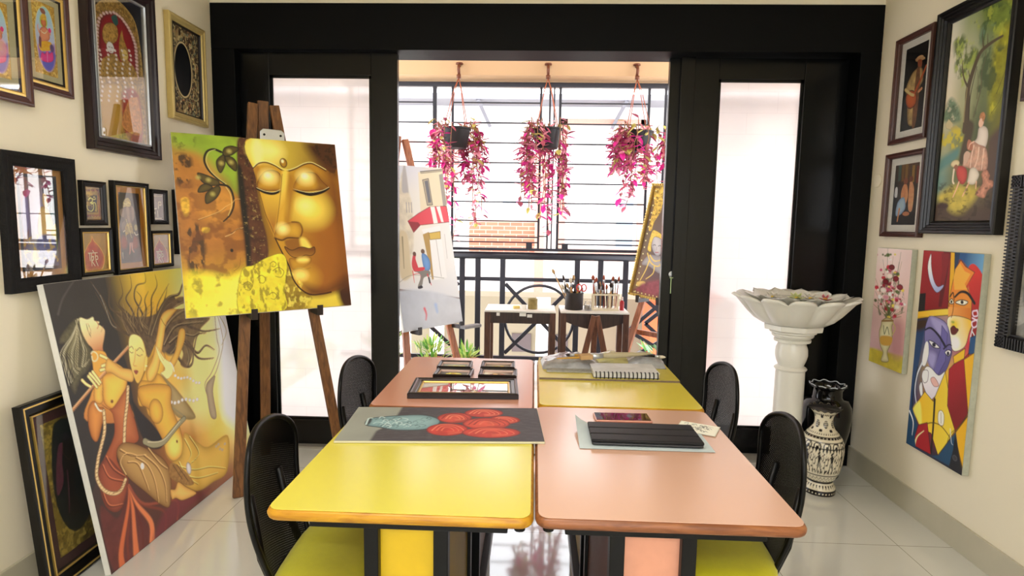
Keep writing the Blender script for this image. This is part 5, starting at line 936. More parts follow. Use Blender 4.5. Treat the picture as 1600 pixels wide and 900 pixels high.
  ('E',(210,106,10.9,7.1),'ecd0cc',{'r': ('b08c88',3.9)}),('E',(221,115,11,7.1),'ecd0cc',{'r': ('b08c88',3.9)}),('E',(231,126,11.1,7.2),'ecd0cc',{'r': ('b08c88',4)}),
  ('E',(241,136,11.2,7.2),'ecd0cc',{'r': ('b08c88',4)}),('E',(249,148,11.3,7.3),'ecd0cc',{'r': ('b08c88',4)}),('E',(255,160,11.3,7.3),'ecd0cc',{'r': ('b08c88',4.1)}),
  ('E',(262,173,11.4,7.4),'ecd0cc',{'r': ('b08c88',4.1)}),('E',(265,187,11.4,7.4),'ecd0cc',{'r': ('b08c88',4.1)}),('E',(266,203,11.5,7.5),'ecd0cc',{'r': ('b08c88',4.1)}),
  ('E',(267,218,11.5,7.5),'ecd0cc',{'r': ('b08c88',4.1)}),('E',(267,233,11.5,7.5),'ecd0cc',{'r': ('b08c88',4.2)}),('E',(267,249,11.5,7.5),'ecd0cc',{'r': ('b08c88',4.2)}),
  ('E',(267,265,11.5,7.6),'ecd0cc',{'r': ('b08c88',4.2)}),('E',(267,281,11.5,7.6),'ecd0cc',{'r': ('b08c88',4.2)}),('E',(267,297,11.5,7.6),'ecd0cc',{'r': ('b08c88',4.2)}),
  ('E',(266,313,11.5,7.7),'ecd0cc',{'r': ('b08c88',4.2)}),('P',(57,192,76,149,116,130,149,138,150,180,122,211,71,226),'a8843c',{'n': (4,7.2,0.8),'k': ('4a3414',1.8)}),
  ('P',(116,106,146,88,158,116,139,133),'2a5a54'),('E',(101,235,22.5,23.3),'e4e0dc',{'k': ('5a4a30',1.9)}),('L',(90,235,99,234),'2a1c14',2.8,2.8),('L',(106,233,115,233),'2a1c14',2.8,2.8),
  ('L',(96,252,107,250),'a03030',2.8,2.8),('P',(157,201,178,141,188,177,210,218,208,259,161,270),'9a7834',{'n': (6,7.7,0.8)}),('E',(189,241,20.3,24.3),'d8c070',{'k': ('4a3414',2)}),
  ('L',(180,240,187,240),'2a1c14',3,3),('L',(194,240,202,239),'2a1c14',3,3),('P',(30,341,78,276,131,255,161,278,208,259,263,303,278,420,298,610,5,613),'a07e3a',{'n': (7,8.2,0.8)}),
  ('P',(35,433,140,396,141,580,33,610),'b8902c',{'b': 9.3}),('P',(163,408,266,396,277,599,172,593),'9a3828',{'b': 8.1,'n': (9,12.1,0.6)}),('E',(36,264,6.7,5.3),'e8d4cc'),
  ('E',(41,281,6.8,5.4),'e8d4cc'),('E',(42,299,6.8,5.4),'e8d4cc'),('E',(37,318,6.7,5.4),'e8d4cc'),('E',(31,338,6.7,5.4),'e8d4cc'),('E',(30,356,6.7,5.5),'e8d4cc'),('E',(34,374,6.8,5.5),'e8d4cc'),
  ('E',(40,391,6.8,5.5),'e8d4cc'),('E',(42,409,6.8,5.6),'e8d4cc'),('E',(39,429,6.8,5.6),'e8d4cc'),('E',(32,449,6.8,5.6),'e8d4cc'),('E',(29,468,6.8,5.6),'e8d4cc'),('E',(80,253,7,5.4),'e8d4cc'),
  ('E',(86,269,7,5.5),'e8d4cc'),('E',(86,288,7,5.5),'e8d4cc'),('E',(81,307,7,5.5),'e8d4cc'),('E',(75,327,7,5.5),'e8d4cc'),('E',(74,346,7,5.5),'e8d4cc'),('E',(79,364,7,5.6),'e8d4cc'),
  ('E',(85,381,7.1,5.6),'e8d4cc'),('E',(88,400,7.1,5.7),'e8d4cc'),('E',(84,420,7.1,5.7),'e8d4cc'),('E',(77,440,7,5.7),'e8d4cc'),('E',(74,460,7,5.7),'e8d4cc'),('E',(128,240,7.3,5.5),'e8d4cc'),
  ('E',(134,257,7.3,5.6),'e8d4cc'),('E',(135,275,7.3,5.6),'e8d4cc'),('E',(130,296,7.3,5.6),'e8d4cc'),('E',(124,316,7.3,5.6),'e8d4cc'),('E',(123,335,7.3,5.6),'e8d4cc'),
  ('E',(128,353,7.3,5.7),'e8d4cc'),('E',(135,371,7.3,5.7),'e8d4cc'),('E',(137,390,7.4,5.8),'e8d4cc'),('E',(133,410,7.4,5.8),'e8d4cc'),('E',(127,431,7.3,5.8),'e8d4cc'),
  ('E',(124,451,7.3,5.8),'e8d4cc'),('E',(173,228,7.5,5.6),'e8d4cc'),('E',(180,245,7.6,5.7),'e8d4cc'),('E',(181,264,7.6,5.7),'e8d4cc'),('E',(175,284,7.6,5.7),'e8d4cc'),
  ('E',(169,305,7.5,5.7),'e8d4cc'),('E',(168,325,7.5,5.7),'e8d4cc'),('E',(174,343,7.6,5.8),'e8d4cc'),('E',(181,361,7.6,5.8),'e8d4cc'),('E',(184,380,7.7,5.9),'e8d4cc'),
  ('E',(180,401,7.6,5.9),'e8d4cc'),('E',(173,422,7.6,5.9),'e8d4cc'),('E',(170,443,7.6,5.9),'e8d4cc'),('E',(220,215,7.8,5.7),'e8d4cc'),('E',(227,233,7.9,5.7),'e8d4cc'),
  ('E',(228,252,7.9,5.8),'e8d4cc'),('E',(223,273,7.8,5.8),'e8d4cc'),('E',(217,294,7.8,5.8),'e8d4cc'),('E',(216,314,7.8,5.8),'e8d4cc'),('E',(221,333,7.9,5.9),'e8d4cc'),
  ('E',(229,351,7.9,5.9),'e8d4cc'),('E',(232,370,7.9,6),'e8d4cc'),('E',(228,391,7.9,6),'e8d4cc'),('E',(221,413,7.9,6),'e8d4cc'),('E',(218,434,7.9,6),'e8d4cc'),('P',(149,553,199,434,239,414,267,422,272,572),'c88a4c',{'n': (8,8.3,0.5)}),
  ],
 'mirror': [
  ('G',[['2e2218','30241a'],['2a2018','2c2218'],['2e2218','30241a']]),('N','8a7850',3,13,15,0.5,0.95),('N','c8b888',4,9,10,0.6,0.9),('N','6a7a6a',6,12,12,0.62,0.8),
  ('N','9a5a3c',7,10,12,0.64,0.7),('E',(98,207,82.7,141.8),'b0a078',{'k': ('3a2c1c',3.7)}),('E',(98,207,72,131.1),'0b0d10'),],
 'woman': [
  ('G',[['6a4a3c','7a6a66','24383a'],['6a4a58','9a8ca4','1e3c3e'],['6a5a8a','a094b0','3a5a40'],['5a4a6a','a09a90','6a7a3a'],['4a4a6a','a89a60','4a4a6a']]),('P',(114,16,155,8,154,165,122,165,123,72),'1f4448',{'n': (3,8.6,0.5)}),
  ('L',(124,18,138,53,135,115),'5a7a7a',1.9,1.9),('L',(134,15,147,65),'4a6a6a',1.9,1.9),('P',(99,37,117,22,132,42,132,84,117,103,104,79),'1c1614'),('P',(99,55,114,60,119,84,113,109,101,106,95,85),'d2b070',{'k': ('4a3420',1.2)}),
  ('L',(104,76,110,77),'2a1c14',1.9,1.9),('P',(83,109,110,106,125,127,136,165,140,218,131,245,100,271,75,243,67,178),'d4b060',{'r': ('a8803c',6.3)}),('P',(123,205,147,165,147,218,139,232),'c8b430'),
  ('P',(63,217,140,218,133,315,62,310),'5a5a8a',{'b': 5.3,'n': (4,10.6,0.6)}),('P',(10,-3,28,2,28,58,26,129,24,216,0,254,3,117),'7a5248',{'b': 1.7}),('P',(13,76,31,81,29,165,11,215,3,159),'7a70a0',{'b': 2.4}),
  ('P',(38,268,58,269,59,303,38,302),'c8a838',{'b': 2.7}),('N','c8a840',5,14,14,0.6,0.8,(17,216,140,218,148,315,1,307),4),],
 'om': [
  ('G',[['a07c30','a88434'],['8e6c28','96742c']]),('P',(0,12,84,8,84,120,3,122),'7a3018',{'s': 0,'k': ('3a2010',1.6)}),('P',(8,18,78,17,77,112,10,113),'9a7a2c',{'s': 0}),
  ('P',(12,33,72,33,71,103,13,103),'1e1712',{'s': 0}),('N','c8a040',3,8,8,0.6,0.6),('L',(24,53,33,45,44,48,44,59,32,65,45,66,51,80,42,96,28,98,16,89,14,75),'3a3010',7.8,5.5),
  ('L',(40,69,50,64,59,64,63,75,62,98),'3a3010',7.8,5.4),('L',(47,47,54,51,63,47),'3a3010',5.5,4),('E',(55,40,5.9,3.9),'3a3010'),('L',(24,53,33,45,44,48,44,59,32,65,45,66,51,80,42,96,28,98,16,89,14,75),'ead878',5.2,3.6),
  ('L',(40,69,50,64,59,64,63,75,62,98),'ead878',5.2,3.6),('L',(47,47,54,51,63,47),'ead878',3.7,2.6),('E',(55,40,3.9,2.6),'ead878'),],
 'leaf': [
  ('G',[['b08c34','a8842e'],['9c7a2c','a07c2c']]),('P',(57,13,67,32,93,55,115,86,119,122,99,153,58,157,16,150,1,120,9,83,32,49,50,32),'9c2418',{'k': ('e0b050',3.8),'r': ('c8682c',8.7),'n': (3,10.8,0.4)}),
  ('L',(32,81,82,81),'f4e0b8',3.7,3.1),('L',(38,83,40,113),'f4e0b8',3.7,3.2),('L',(48,84,48,134),'f4e0b8',3.7,3.2),('L',(48,98,59,96,57,110,49,112,65,135),'f4e0b8',3.7,3.2),
  ('L',(69,84,71,106),'f4e0b8',3.8,3.2),('L',(70,95,81,95,82,108,71,111,82,136),'f4e0b8',3.8,3.2),('L',(56,71,61,77),'f4e0b8',3.8,3.2),],
 'elephant': [
  ('G',[['1f1a18','211c1a'],['1d1817','1f1a18']]),('E',(23,220,21.2,28.1),'8a3418',{'b': 8.8}),('E',(92,223,25,28.6),'93381a',{'b': 9.1}),('P',(29,67,32,41,48,25,66,23,79,38,79,60,57,66),'b0a060',{'n': (3,4.8,0.8),'k': ('5a4a28',1.2)}),
  ('P',(29,70,57,63,86,65,91,108,75,164,46,187,33,143),'7c6a5c',{'r': ('4a3c34',8.5)}),('P',(8,79,28,70,35,99,28,110,9,100),'8c7868',{'k': ('3a2e28',1.2)}),('P',(82,59,98,70,99,108,84,125),'8c7868',{'k': ('3a2e28',1.2)}),
  ('L',(57,71,61,114,69,153,60,186),'9c8878',18.4,8.6),('P',(16,138,34,126,40,153,25,176,13,159),'75645a'),('L',(22,173,40,164,47,153),'d8ccb4',5.6,3.1),('P',(41,142,76,136,86,186,66,220,45,215,35,187),'b09a5c',{'n': (4,5,0.9)}),
  ('P',(42,187,89,186,73,232,52,232),'5a4a44'),('E',(105,155,11,15.2),'b0a464',{'k': ('5a5028',1.3)}),('L',(95,178,104,189,119,186),'e0d4bc',6.4,3.2),('L',(63,226,59,260,55,273),'d8a8a0',9.6,7.1),
  ('L',(74,226,76,255,86,266),'d8a8a0',9.7,7.1),('L',(11,265,12,291),'c0b08c',4.4,3.2),('L',(30,46,47,50,65,44,79,50),'e4d890',2.4,2.4),('E',(45,120,2.8,2.2),'e8dc9c'),
  ('E',(47,127,2.8,2.2),'e8dc9c'),('E',(50,135,2.8,2.2),'e8dc9c'),('E',(53,142,2.8,2.2),'e8dc9c'),('E',(55,149,2.8,2.2),'e8dc9c'),('E',(58,156,2.9,2.2),'e8dc9c'),('E',(60,163,2.9,2.2),'e8dc9c'),
  ('E',(63,170,2.9,2.2),'e8dc9c'),('E',(66,177,2.9,2.2),'e8dc9c'),('E',(68,185,2.9,2.2),'e8dc9c'),('E',(71,192,2.9,2.3),'e8dc9c'),('E',(74,199,2.9,2.3),'e8dc9c'),],
 'sign': [
  ('G',[['6a5030','5a4428'],['4a3a22','5a4428']]),('L',(3,12,75,10),'9a8050',6,6),('L',(12,40,12,70,32,70),'d8cca8',5.4,4.7),('L',(47,39,47,69),'d8cca8',5.4,4.7),('L',(47,39,65,39,65,53,48,53),'d8cca8',5.4,4.7),
  ('L',(17,89,17,95),'d8cca8',5.4,4.7),('L',(39,81,39,108),'d8cca8',5.4,4.7),('L',(12,119,66,117),'d8cca8',5.4,4.7),],
 'oval': [
  ('G',[['8a7828','7a6a24'],['8a7424','6a5c20']]),('N','c8b050',3,16,16,0.52,0.7),('N','4a3c14',4,12,12,0.56,0.7),('P',(51,40,88,9,146,16,211,20,239,110,234,244,197,384,123,449,64,430,25,339,20,204),'0f2024',{'b': 3.3}),
  ('P',(65,108,93,106,74,164,68,240,31,280,37,208),'6a3448',{'n': (5,8.8,0.4)}),('P',(92,91,120,105,132,176,112,293,126,384,66,376,76,232),'141012',{'b': 3.4}),('L',(90,98,85,135,111,171,139,131,122,98),'5a4a34',2.6,2.6),
  ('E',(106,80,14.1,13.8),'33303a'),('L',(91,209,84,288,71,366),'7a4a58',5.8,3.8),],
 'guitar': [
  ('G',[['0e0c0c','0c0a0a'],['0f0c0b','0c0a0a']]),('E',(110,69,27.2,12.7),'b89468'),('P',(82,63,139,70,146,83,87,79),'a8845c'),('P',(97,76,127,81,128,116,106,115),'8a4a30'),
  ('P',(52,135,94,113,134,121,149,178,124,227,116,370,59,369,35,245,17,196),'b89a62',{'n': (3,20.5,0.5),'r': ('5a4428',13.7)}),('P',(92,133,119,127,128,271,118,385,93,378),'6a4428',{'n': (4,13.5,0.5)}),
  ('P',(27,228,63,209,105,236,109,280,70,298,35,274),'c8642c',{'r': ('7a3418',12.3),'k': ('3a1c10',3.5)}),('L',(82,243,129,175,164,117),'a84c24',15.5,10.3),('L',(17,196,60,226,85,237),'d8b078',14,14),
  ('L',(124,227,143,218),'c88a60',13.6,13.6),],
 'group': [
  ('G',[['3a2e28','5a3c24','4a3828'],['24262a','3a2e2c','2a2624'],['1c2228','1e2024','1c1e22']]),('P',(24,-8,47,-7,49,78,28,82),'3a5048',{'s': 0}),('P',(51,-3,73,-2,75,81,55,86),'6a4a24',{'s': 0}),
  ('P',(79,1,101,2,103,85,83,89),'7a5a2c',{'s': 0}),('P',(115,7,136,8,137,90,119,94),'4a3a2c',{'s': 0}),('P',(134,11,154,11,156,92,138,96),'8a6a30',{'s': 0}),('P',(168,16,187,17,189,97,171,101),'6a2c20',{'s': 0}),
  ('P',(62,134,84,96,108,112,118,166,95,204,68,188),'c8885c',{'n': (3,13.2,0.4)}),('P',(40,186,87,163,105,218,57,255,30,246),'a8c0d8',{'r': ('6a84a0',10)}),('P',(123,101,141,90,162,132,159,228,128,219),'c89068',{'n': (4,12.7,0.4)}),
  ('E',(91,84,17.9,16.1),'7a4a34'),('E',(133,76,15.3,14.5),'6a3c2c'),('P',(11,114,28,114,30,158,9,156),'d8dce0'),('L',(58,221,49,281),'c8885c',13.2,8.3),('E',(114,245,27,10.5),'b87850'),
  ],
 'printA': [
  ('G',[['b89640','b08c38'],['a8862e','b08c3a']]),('N','e0c468',3,6,6,0.55,0.7),('N','7a5c20',4,6,6,0.6,0.6),('P',(29,30,52,11,73,23,88,64,92,133,86,191,66,230,43,231,22,200,13,152,11,103,17,60),'9ac4dc',{'g': (51,17,44,203,'b8a8cc'),'k': ('d8c890',2.2)}),
  ('P',(17,151,37,168,69,158,88,129,86,191,66,229,46,229,22,195),'8a5aa8',{'b': 4.5}),('P',(23,181,87,162,83,201,66,229,39,223),'5a5ab4',{'b': 5.5}),('P',(27,199,32,174,45,174,55,155,64,169,78,160,79,188,53,203),'e0408c',{'r': ('b02868',4.6)}),
  ('L',(55,158,54,200),'f080b4',2.8,2.8),('E',(47,64,16.1,23.8),'a8c048',{'b': 1.8}),('E',(48,66,11.4,16.5),'c87848',{'r': ('8a4828',3.6)}),('P',(37,49,49,32,60,44,57,56,39,60),'c8a038',{'n': (5,3.6,0.5)}),
  ('P',(36,23,51,20,57,33,42,36),'8a5a4c'),('P',(28,102,40,84,58,81,69,93,70,116,56,129,31,135),'d08c68',{'r': ('a05c44',4.5)}),('P',(22,145,47,130,74,129,78,151,55,162,28,168),'d8a428',{'n': (6,4.5,0.4)}),
  ('P',(25,121,34,127,30,160,22,145),'6a4048'),('L',(26,107,21,90,23,81),'d08c68',4.1,2.7),('L',(69,96,73,101,72,92),'d08c68',4.1,2.8),('E',(72,87,6.3,8.4),'d83878'),
  ('E',(76,147,8.7,14.2),'5a4a78',{'b': 2.8}),('E',(35,99,1.9,1.8),'f0e0b0'),('E',(38,102,1.9,1.8),'f0e0b0'),('E',(42,104,1.9,1.8),'f0e0b0'),('E',(45,104,1.9,1.9),'f0e0b0'),
  ('E',(49,103,1.9,1.9),'f0e0b0'),('E',(53,100,1.9,1.9),'f0e0b0'),('E',(56,96,1.9,1.9),'f0e0b0'),('E',(60,91,1.9,1.9),'f0e0b0'),('P',(25,135,70,121,87,153,73,176,23,186),'f0a0a8',{'b': 6.3,'a': 0.8}),
  ],
 'printB': [
  ('G',[['b89640','b08c38'],['a8862e','b08c3a']]),('N','e0c468',3,6,6,0.55,0.7),('N','7a5c20',4,6,6,0.6,0.6),('P',(31,31,55,11,79,24,94,67,98,137,92,198,71,238,46,240,24,207,14,157,11,106,18,63),'9ac4dc',{'g': (55,18,48,210,'b8a8cc'),'k': ('d8c890',2.3)}),
  ('P',(19,156,39,174,74,164,95,134,92,198,71,237,49,237,24,202),'8a5aa8',{'b': 4.8}),('P',(24,188,93,168,90,208,71,237,42,231),'5a5ab4',{'b': 5.8}),('P',(28,206,34,180,49,181,59,161,68,175,84,166,85,195,57,210),'e0408c',{'r': ('b02868',4.8)}),
  ('L',(59,163,58,207),'f080b4',2.9,2.9),('E',(51,66,17.2,24.7),'a8c048',{'b': 1.9}),('E',(51,68,12.2,17.1),'c87848',{'r': ('8a4828',3.8)}),('P',(40,51,53,33,65,45,61,58,42,62),'c8a038',{'n': (5,3.8,0.5)}),
  ('P',(38,24,55,20,62,35,45,38),'8a5a4c'),('P',(30,105,43,87,62,84,74,97,75,120,60,134,34,140),'d08c68',{'r': ('a05c44',4.7)}),('P',(24,150,51,135,80,133,84,156,59,168,30,174),'d8a428',{'n': (6,4.8,0.4)}),
  ('P',(27,125,36,132,32,166,24,150),'6a4048'),('L',(28,111,23,94,25,84),'d08c68',4.3,2.8),('L',(74,99,79,105,77,96),'d08c68',4.4,2.9),('E',(77,90,6.7,8.7),'d83878'),
  ('E',(82,152,9.3,14.7),'5a4a78',{'b': 2.9}),('E',(37,103,2,1.9),'f0e0b0'),('E',(41,106,2,1.9),'f0e0b0'),('E',(45,107,2,1.9),'f0e0b0'),('E',(49,108,2,1.9),'f0e0b0'),
  ('E',(53,107,2,1.9),'f0e0b0'),('E',(57,104,2,1.9),'f0e0b0'),('E',(61,100,2,1.9),'f0e0b0'),('E',(65,95,2,1.9),'f0e0b0'),],
 'still1': [
  ('G',[['4a4a4c','70706c','5a5a58'],['4a4a4c','70706c','5a5a58']]),('E',(72,34,14.6,9.9),'c8b83c',{'k': ('6a5a18',1.8)}),('E',(67,43,14.6,9.9),'b09a28',{'k': ('6a5a18',1.8)}),
  ('E',(57,48,14.6,9.9),'d8cc5c',{'k': ('6a5a18',1.8)}),('E',(45,46,14.6,9.9),'c8b83c',{'k': ('6a5a18',1.8)}),('E',(37,39,14.6,9.9),'b09a28',{'k': ('6a5a18',1.8)}),
  ('E',(37,29,14.6,9.9),'d8cc5c',{'k': ('6a5a18',1.8)}),('E',(45,22,14.6,9.9),'c8b83c',{'k': ('6a5a18',1.8)}),('E',(57,21,14.6,9.9),'b09a28',{'k': ('6a5a18',1.8)}),
  ('E',(68,26,14.6,9.9),'d8cc5c',{'k': ('6a5a18',1.8)}),('E',(54,34,11.2,7.6),'9a7a20'),('E',(28,53,11.2,6.8),'7a8a3c'),],
 'still2': [
  ('G',[['7c8484','98a09c','7a8480'],['7c8484','98a09c','7a8480']]),('E',(29,36,9.4,6.8),'c8bc60'),('E',(38,43,9.4,6.8),'a8b49c'),('E',(48,31,9.4,6.8),'d0cc84'),('E',(57,34,9.4,6.8),'c8bc60'),
  ('E',(67,44,9.4,6.8),'a8b49c'),('E',(76,32,9.4,6.8),'d0cc84'),('E',(85,32,9.4,6.8),'c8bc60'),('E',(78,46,14.6,9.1),'b8c0b4',{'b': 1.8}),],
 'still3': [
  ('G',[['c8bcae','9a8c80','5a4c46'],['c8bcae','9a8c80','5a4c46']]),('E',(36,42,12.5,10.6),'a03428',{'k': ('3a1c18',1.9)}),('E',(51,46,12.5,10.6),'8a2c24',{'k': ('3a1c18',1.9)}),
  ('E',(66,34,12.5,10.6),'b0643c',{'k': ('3a1c18',1.9)}),('E',(80,44,12.5,10.6),'a83c2c',{'k': ('3a1c18',1.9)}),('E',(57,27,12.5,10.6),'7a5a34',{'k': ('3a1c18',1.9)}),
  ('E',(46,30,12.5,10.6),'c89860',{'k': ('3a1c18',1.9)}),],
 'still4': [
  ('G',[['6a6054','8c8270','5c5248'],['6a6054','8c8270','5c5248']]),('E',(32,42,10.6,10.6),'b09a34',{'k': ('3a3018',1.8)}),('E',(45,34,10.6,10.6),'8a7c2c',{'k': ('3a3018',1.8)}),
  ('E',(58,42,10.6,10.6),'c8b048',{'k': ('3a3018',1.8)}),('E',(70,32,10.6,10.6),'a88c38',{'k': ('3a3018',1.8)}),('E',(53,50,10.6,10.6),'6a5a24',{'k': ('3a3018',1.8)}),
  ('E',(76,46,10.6,10.6),'b8a454',{'k': ('3a3018',1.8)}),],
 'redprint': [
  ('G',[['c4b4a0','d8ccc0','e4dcd4'],['c4b4a0','d8ccc0','e4dcd4']]),('P',(0,0,108,0,93,61,0,82),'b8ab92',{'b': 8.2}),('P',(185,0,309,0,309,136,170,136),'e4dcd4',{'b': 10.2}),
  ('N','8a3c34',3,16,12,0.5,0.9,(62,54,108,27,185,20,232,54,216,109,124,122,31,116),4),('N','c0584a',4,10,9,0.56,0.8,(77,41,201,27,222,95,93,120),4),('N','f0e8e0',6,12,10,0.62,0.9,(77,41,201,27,222,95,93,120),3),
  ('L',(154,122,148,68,124,34),'4a2420',6.1,2),('L',(148,75,185,34),'4a2420',4.1,2),],
 'leaflet': [
  ('G',[['dedcd0','dcdace'],['dedcd0','dcdace']]),('L',(28,44,34,36,43,42),'26282a',2.5,1),('L',(10,61,15,57,28,63),'26282a',2.5,1),('L',(76,40,84,37,91,46),'26282a',2.5,1),
  ('L',(51,56,59,53,67,58),'26282a',2.5,1),('L',(33,15,43,8,49,21),'26282a',2.5,1),('L',(67,66,72,56,79,72),'26282a',2.5,1),('L',(80,19,83,15,97,20),'26282a',2.5,1),
  ('L',(59,30,66,25,72,33),'26282a',2.5,1),('L',(56,65,64,53,73,72),'26282a',2.5,1),('L',(63,23,73,11,80,25),'26282a',2.5,1),('L',(67,25,76,17,78,22),'26282a',2.5,1),
  ('L',(78,70,81,60,90,68),'26282a',2.5,1),('L',(33,57,43,55,47,54),'26282a',2.5,1),('L',(67,32,77,20,80,39),'26282a',2.5,1),('L',(34,18,42,16,45,18),'26282a',2.5,1),
  ('L',(58,22,61,11,70,29),'26282a',2.5,1),('L',(81,35,88,28,96,38),'26282a',2.5,1),('L',(54,49,65,42,67,53),'26282a',2.5,1),('L',(28,30,39,23,42,27),'26282a',2.5,1),
  ('L',(42,46,45,38,57,43),'26282a',2.5,1),('L',(60,40,68,34,75,44),'26282a',2.5,1),('L',(11,17,19,5,22,18),'26282a',2.5,1),('N','2a2c2e',4,7,7,0.6,0.8,(22,22,84,18,90,62,34,70),4),
  ],
 'sketch': [
  ('G',[['b8b8b4','a8a8a6','a0a0a0'],['b8b8b4','a8a8a6','a0a0a0']]),('N','8a8a88',3,50,60,0.5,0.5),('L',(164,337,187,411),'787878',14.4,4.8),('L',(171,257,197,321),'3a3a3c',14.4,4.8),
  ('L',(170,398,159,446),'3a3a3c',14.4,4.8),('L',(105,93,101,155),'5a5a5c',14.4,4.8),('L',(80,404,103,435),'3a3a3c',14.4,4.8),('L',(46,290,36,312),'3a3a3c',14.4,4.8),
  ('L',(63,137,97,206),'5a5a5c',14.4,4.8),('L',(89,130,116,186),'3a3a3c',14.4,4.8),('L',(241,318,273,388),'5a5a5c',14.4,4.8),('L',(18,213,49,249),'5a5a5c',14.4,4.8),
  ('L',(86,285,69,343),'5a5a5c',14.4,4.8),('L',(29,190,27,250),'3a3a3c',14.4,4.8),('L',(129,323,115,398),'3a3a3c',14.4,4.8),('L',(243,191,246,243),'5a5a5c',14.4,4.8),
  ('L',(101,275,85,300),'3a3a3c',14.4,4.8),('L',(164,419,153,454),'5a5a5c',14.4,4.8),('L',(96,190,106,254),'3a3a3c',14.4,4.8),('L',(156,352,157,390),'5a5a5c',14.4,4.8),
  ('L',(242,89,242,144),'3a3a3c',14.4,4.8),('L',(95,407,106,446),'5a5a5c',14.4,4.8),('L',(87,359,102,420),'5a5a5c',14.4,4.8),('L',(254,116,240,192),'787878',14.4,4.8),
  ('L',(236,67,257,107),'5a5a5c',14.4,4.8),('L',(123,215,109,287),'3a3a3c',14.4,4.8),('L',(207,182,201,257),'787878',14.4,4.8),('L',(243,295,266,323),'5a5a5c',14.4,4.8),
  ('L',(103,77,108,106),'787878',14.4,4.8),('L',(219,427,225,475),'787878',14.4,4.8),('L',(90,159,97,230),'3a3a3c',14.4,4.8),('L',(104,432,136,488),'5a5a5c',14.4,4.8),
  ('P',(17,245,51,218,60,409,21,425),'2e2e30',{'b': 4.8}),],
 'plain': [
  ('G',[['38322c','302a28'],['38322c','302a28']]),('N','4a4038',3,40,40,0.5,0.5),],
})

# ------------------------------------------------------------------ pictures: frames, canvases, easels
dark_fr = M('dark_burgundy_moulding', (30, 13, 15), .34, var=.3, scale=14, spec=.4)
brown_fr = M('red_brown_moulding', (74, 42, 36), .32, var=.25, scale=20)
black_fr = M('black_moulding', (9, 7, 7), .4, spec=.3, var=.3, scale=30)
rough_fr = M('charcoal_rough_moulding', (26, 25, 26), .8, spec=.2, var=.35, scale=60, bump=.5, bscale=160)
gold_fr = M('pale_gold_moulding', (206, 184, 120), .34, metal=.45, var=.12, scale=30)
gold_slip = M('gold_slip', (214, 180, 100), .3, metal=.6, var=.12, scale=40)
dark_slip = M('dark_slip', (30, 22, 20), .4)
wht_mat = M('white_mount_board', (250, 247, 236), .85, var=.02)
grn_mat = M('pale_green_mount_board', (196, 190, 152), .85, var=.03)
tan_mat = M('tan_mount_board', (190, 142, 84), .85, var=.05)
gold_mat = M('gold_brown_mount_board', (196, 134, 46), .6, var=.08, scale=12)
maroon_mat = M('maroon_mount_board', (72, 28, 40), .85, var=.08)
canvas_edge = M('raw_canvas_edge', (222, 220, 212), .85, var=.08, scale=30, bump=.2, bscale=200)
grey_edge = M('grey_green_canvas_edge', (176, 178, 160), .85, var=.2, scale=40, bump=.3, bscale=150)
board_back = M('brown_backing_board', (120, 92, 62), .9)
chrome = M('brushed_steel', (200, 204, 208), .3, metal=.8)
GL = glass_clear()

def framed(name, label, cat, mtx, W, H, rail, depth, mat, key, slip=None, slip2=None, mw=0.0, mm=None, glass=True, group=None,
           prof=None, arough=.5, inner=None, flute=None, res=None, gilt=False):
    t = thing(name, label, cat, mtx=mtx, group=group)
    d = depth
    pr = prof or [(0, 0), (0, -d * .85), (.003, -d * .95), (rail * .3, -d), (rail * .45, -d * .86), (rail * .8, -d * .8), (rail * .9, -d * .62), (rail, -d * .62), (rail, -.003)]
    MB().ring(W, H, pr).build('moulding', mat, t, bevel=0)
    if gilt: MB().ring(W, H, [(.010, -d * .9), (.010, -d * 1.03), (.0155, -d * 1.03), (.0155, -d * .9)]).build('gilt_line', gold_slip, t)
    i = rail
    if flute:                                          # carved ribs across the moulding
        m = MB(); n = int(H / flute)
        for k in range(n):
            z = (k + .5) * H / n
            for sx in (-1, 1): m.box(min(sx * W / 2, sx * (W / 2 - rail * .8)), max(sx * W / 2, sx * (W / 2 - rail * .8)), -d * 1.14, -d * .9, z - flute * .27, z + flute * .27)
        n2 = int(W / flute)
        for k in range(n2):
            x = -W / 2 + (k + .5) * W / n2
            for za in (0.0, H - rail * .8): m.box(x - flute * .27, x + flute * .27, -d * 1.14, -d * .9, za, za + rail * .8)
        m.build('carved_ribs', mat, t)
    if slip:
        w, sm = slip
        MB().ring(W, H, [(i, -d * .2), (i, -d * .66), (i + w * .6, -d * .72), (i + w, -d * .5), (i + w, -.003)]).build('slip', sm, t); i += w
    if slip2:
        w, sm = slip2
        MB().ring(W, H, [(i, -.003), (i, -d * .5), (i + w, -d * .3), (i + w, -.003)]).build('inner_slip', sm, t); i += w
    if mw:
        MB().ring(W, H, [(i, -.0055), (i + mw, -.0055), (i + mw, -.004)]).build('mount_board', mm, t); i += mw
    if inner:
        w, im = inner
        MB().ring(W, H, [(i, -.0052), (i + w, -.0052), (i + w, -.004)]).build('inner_mount', im, t); i += w
    MB().box(-W / 2 + rail * .6, W / 2 - rail * .6, -.0034, -.0008, rail * .6, H - rail * .6).build('backing', board_back, t)
    artwork('picture', key, W - 2 * i, H - 2 * i, -W / 2 + i, i, -.0046, t, arough, res)
    if glass:
        MB().box(-W / 2 + rail * .95, W / 2 - rail * .95, -d * .45 - .0015, -d * .45, rail * .95, H - rail * .95).build('glass', GL, t)
    return t
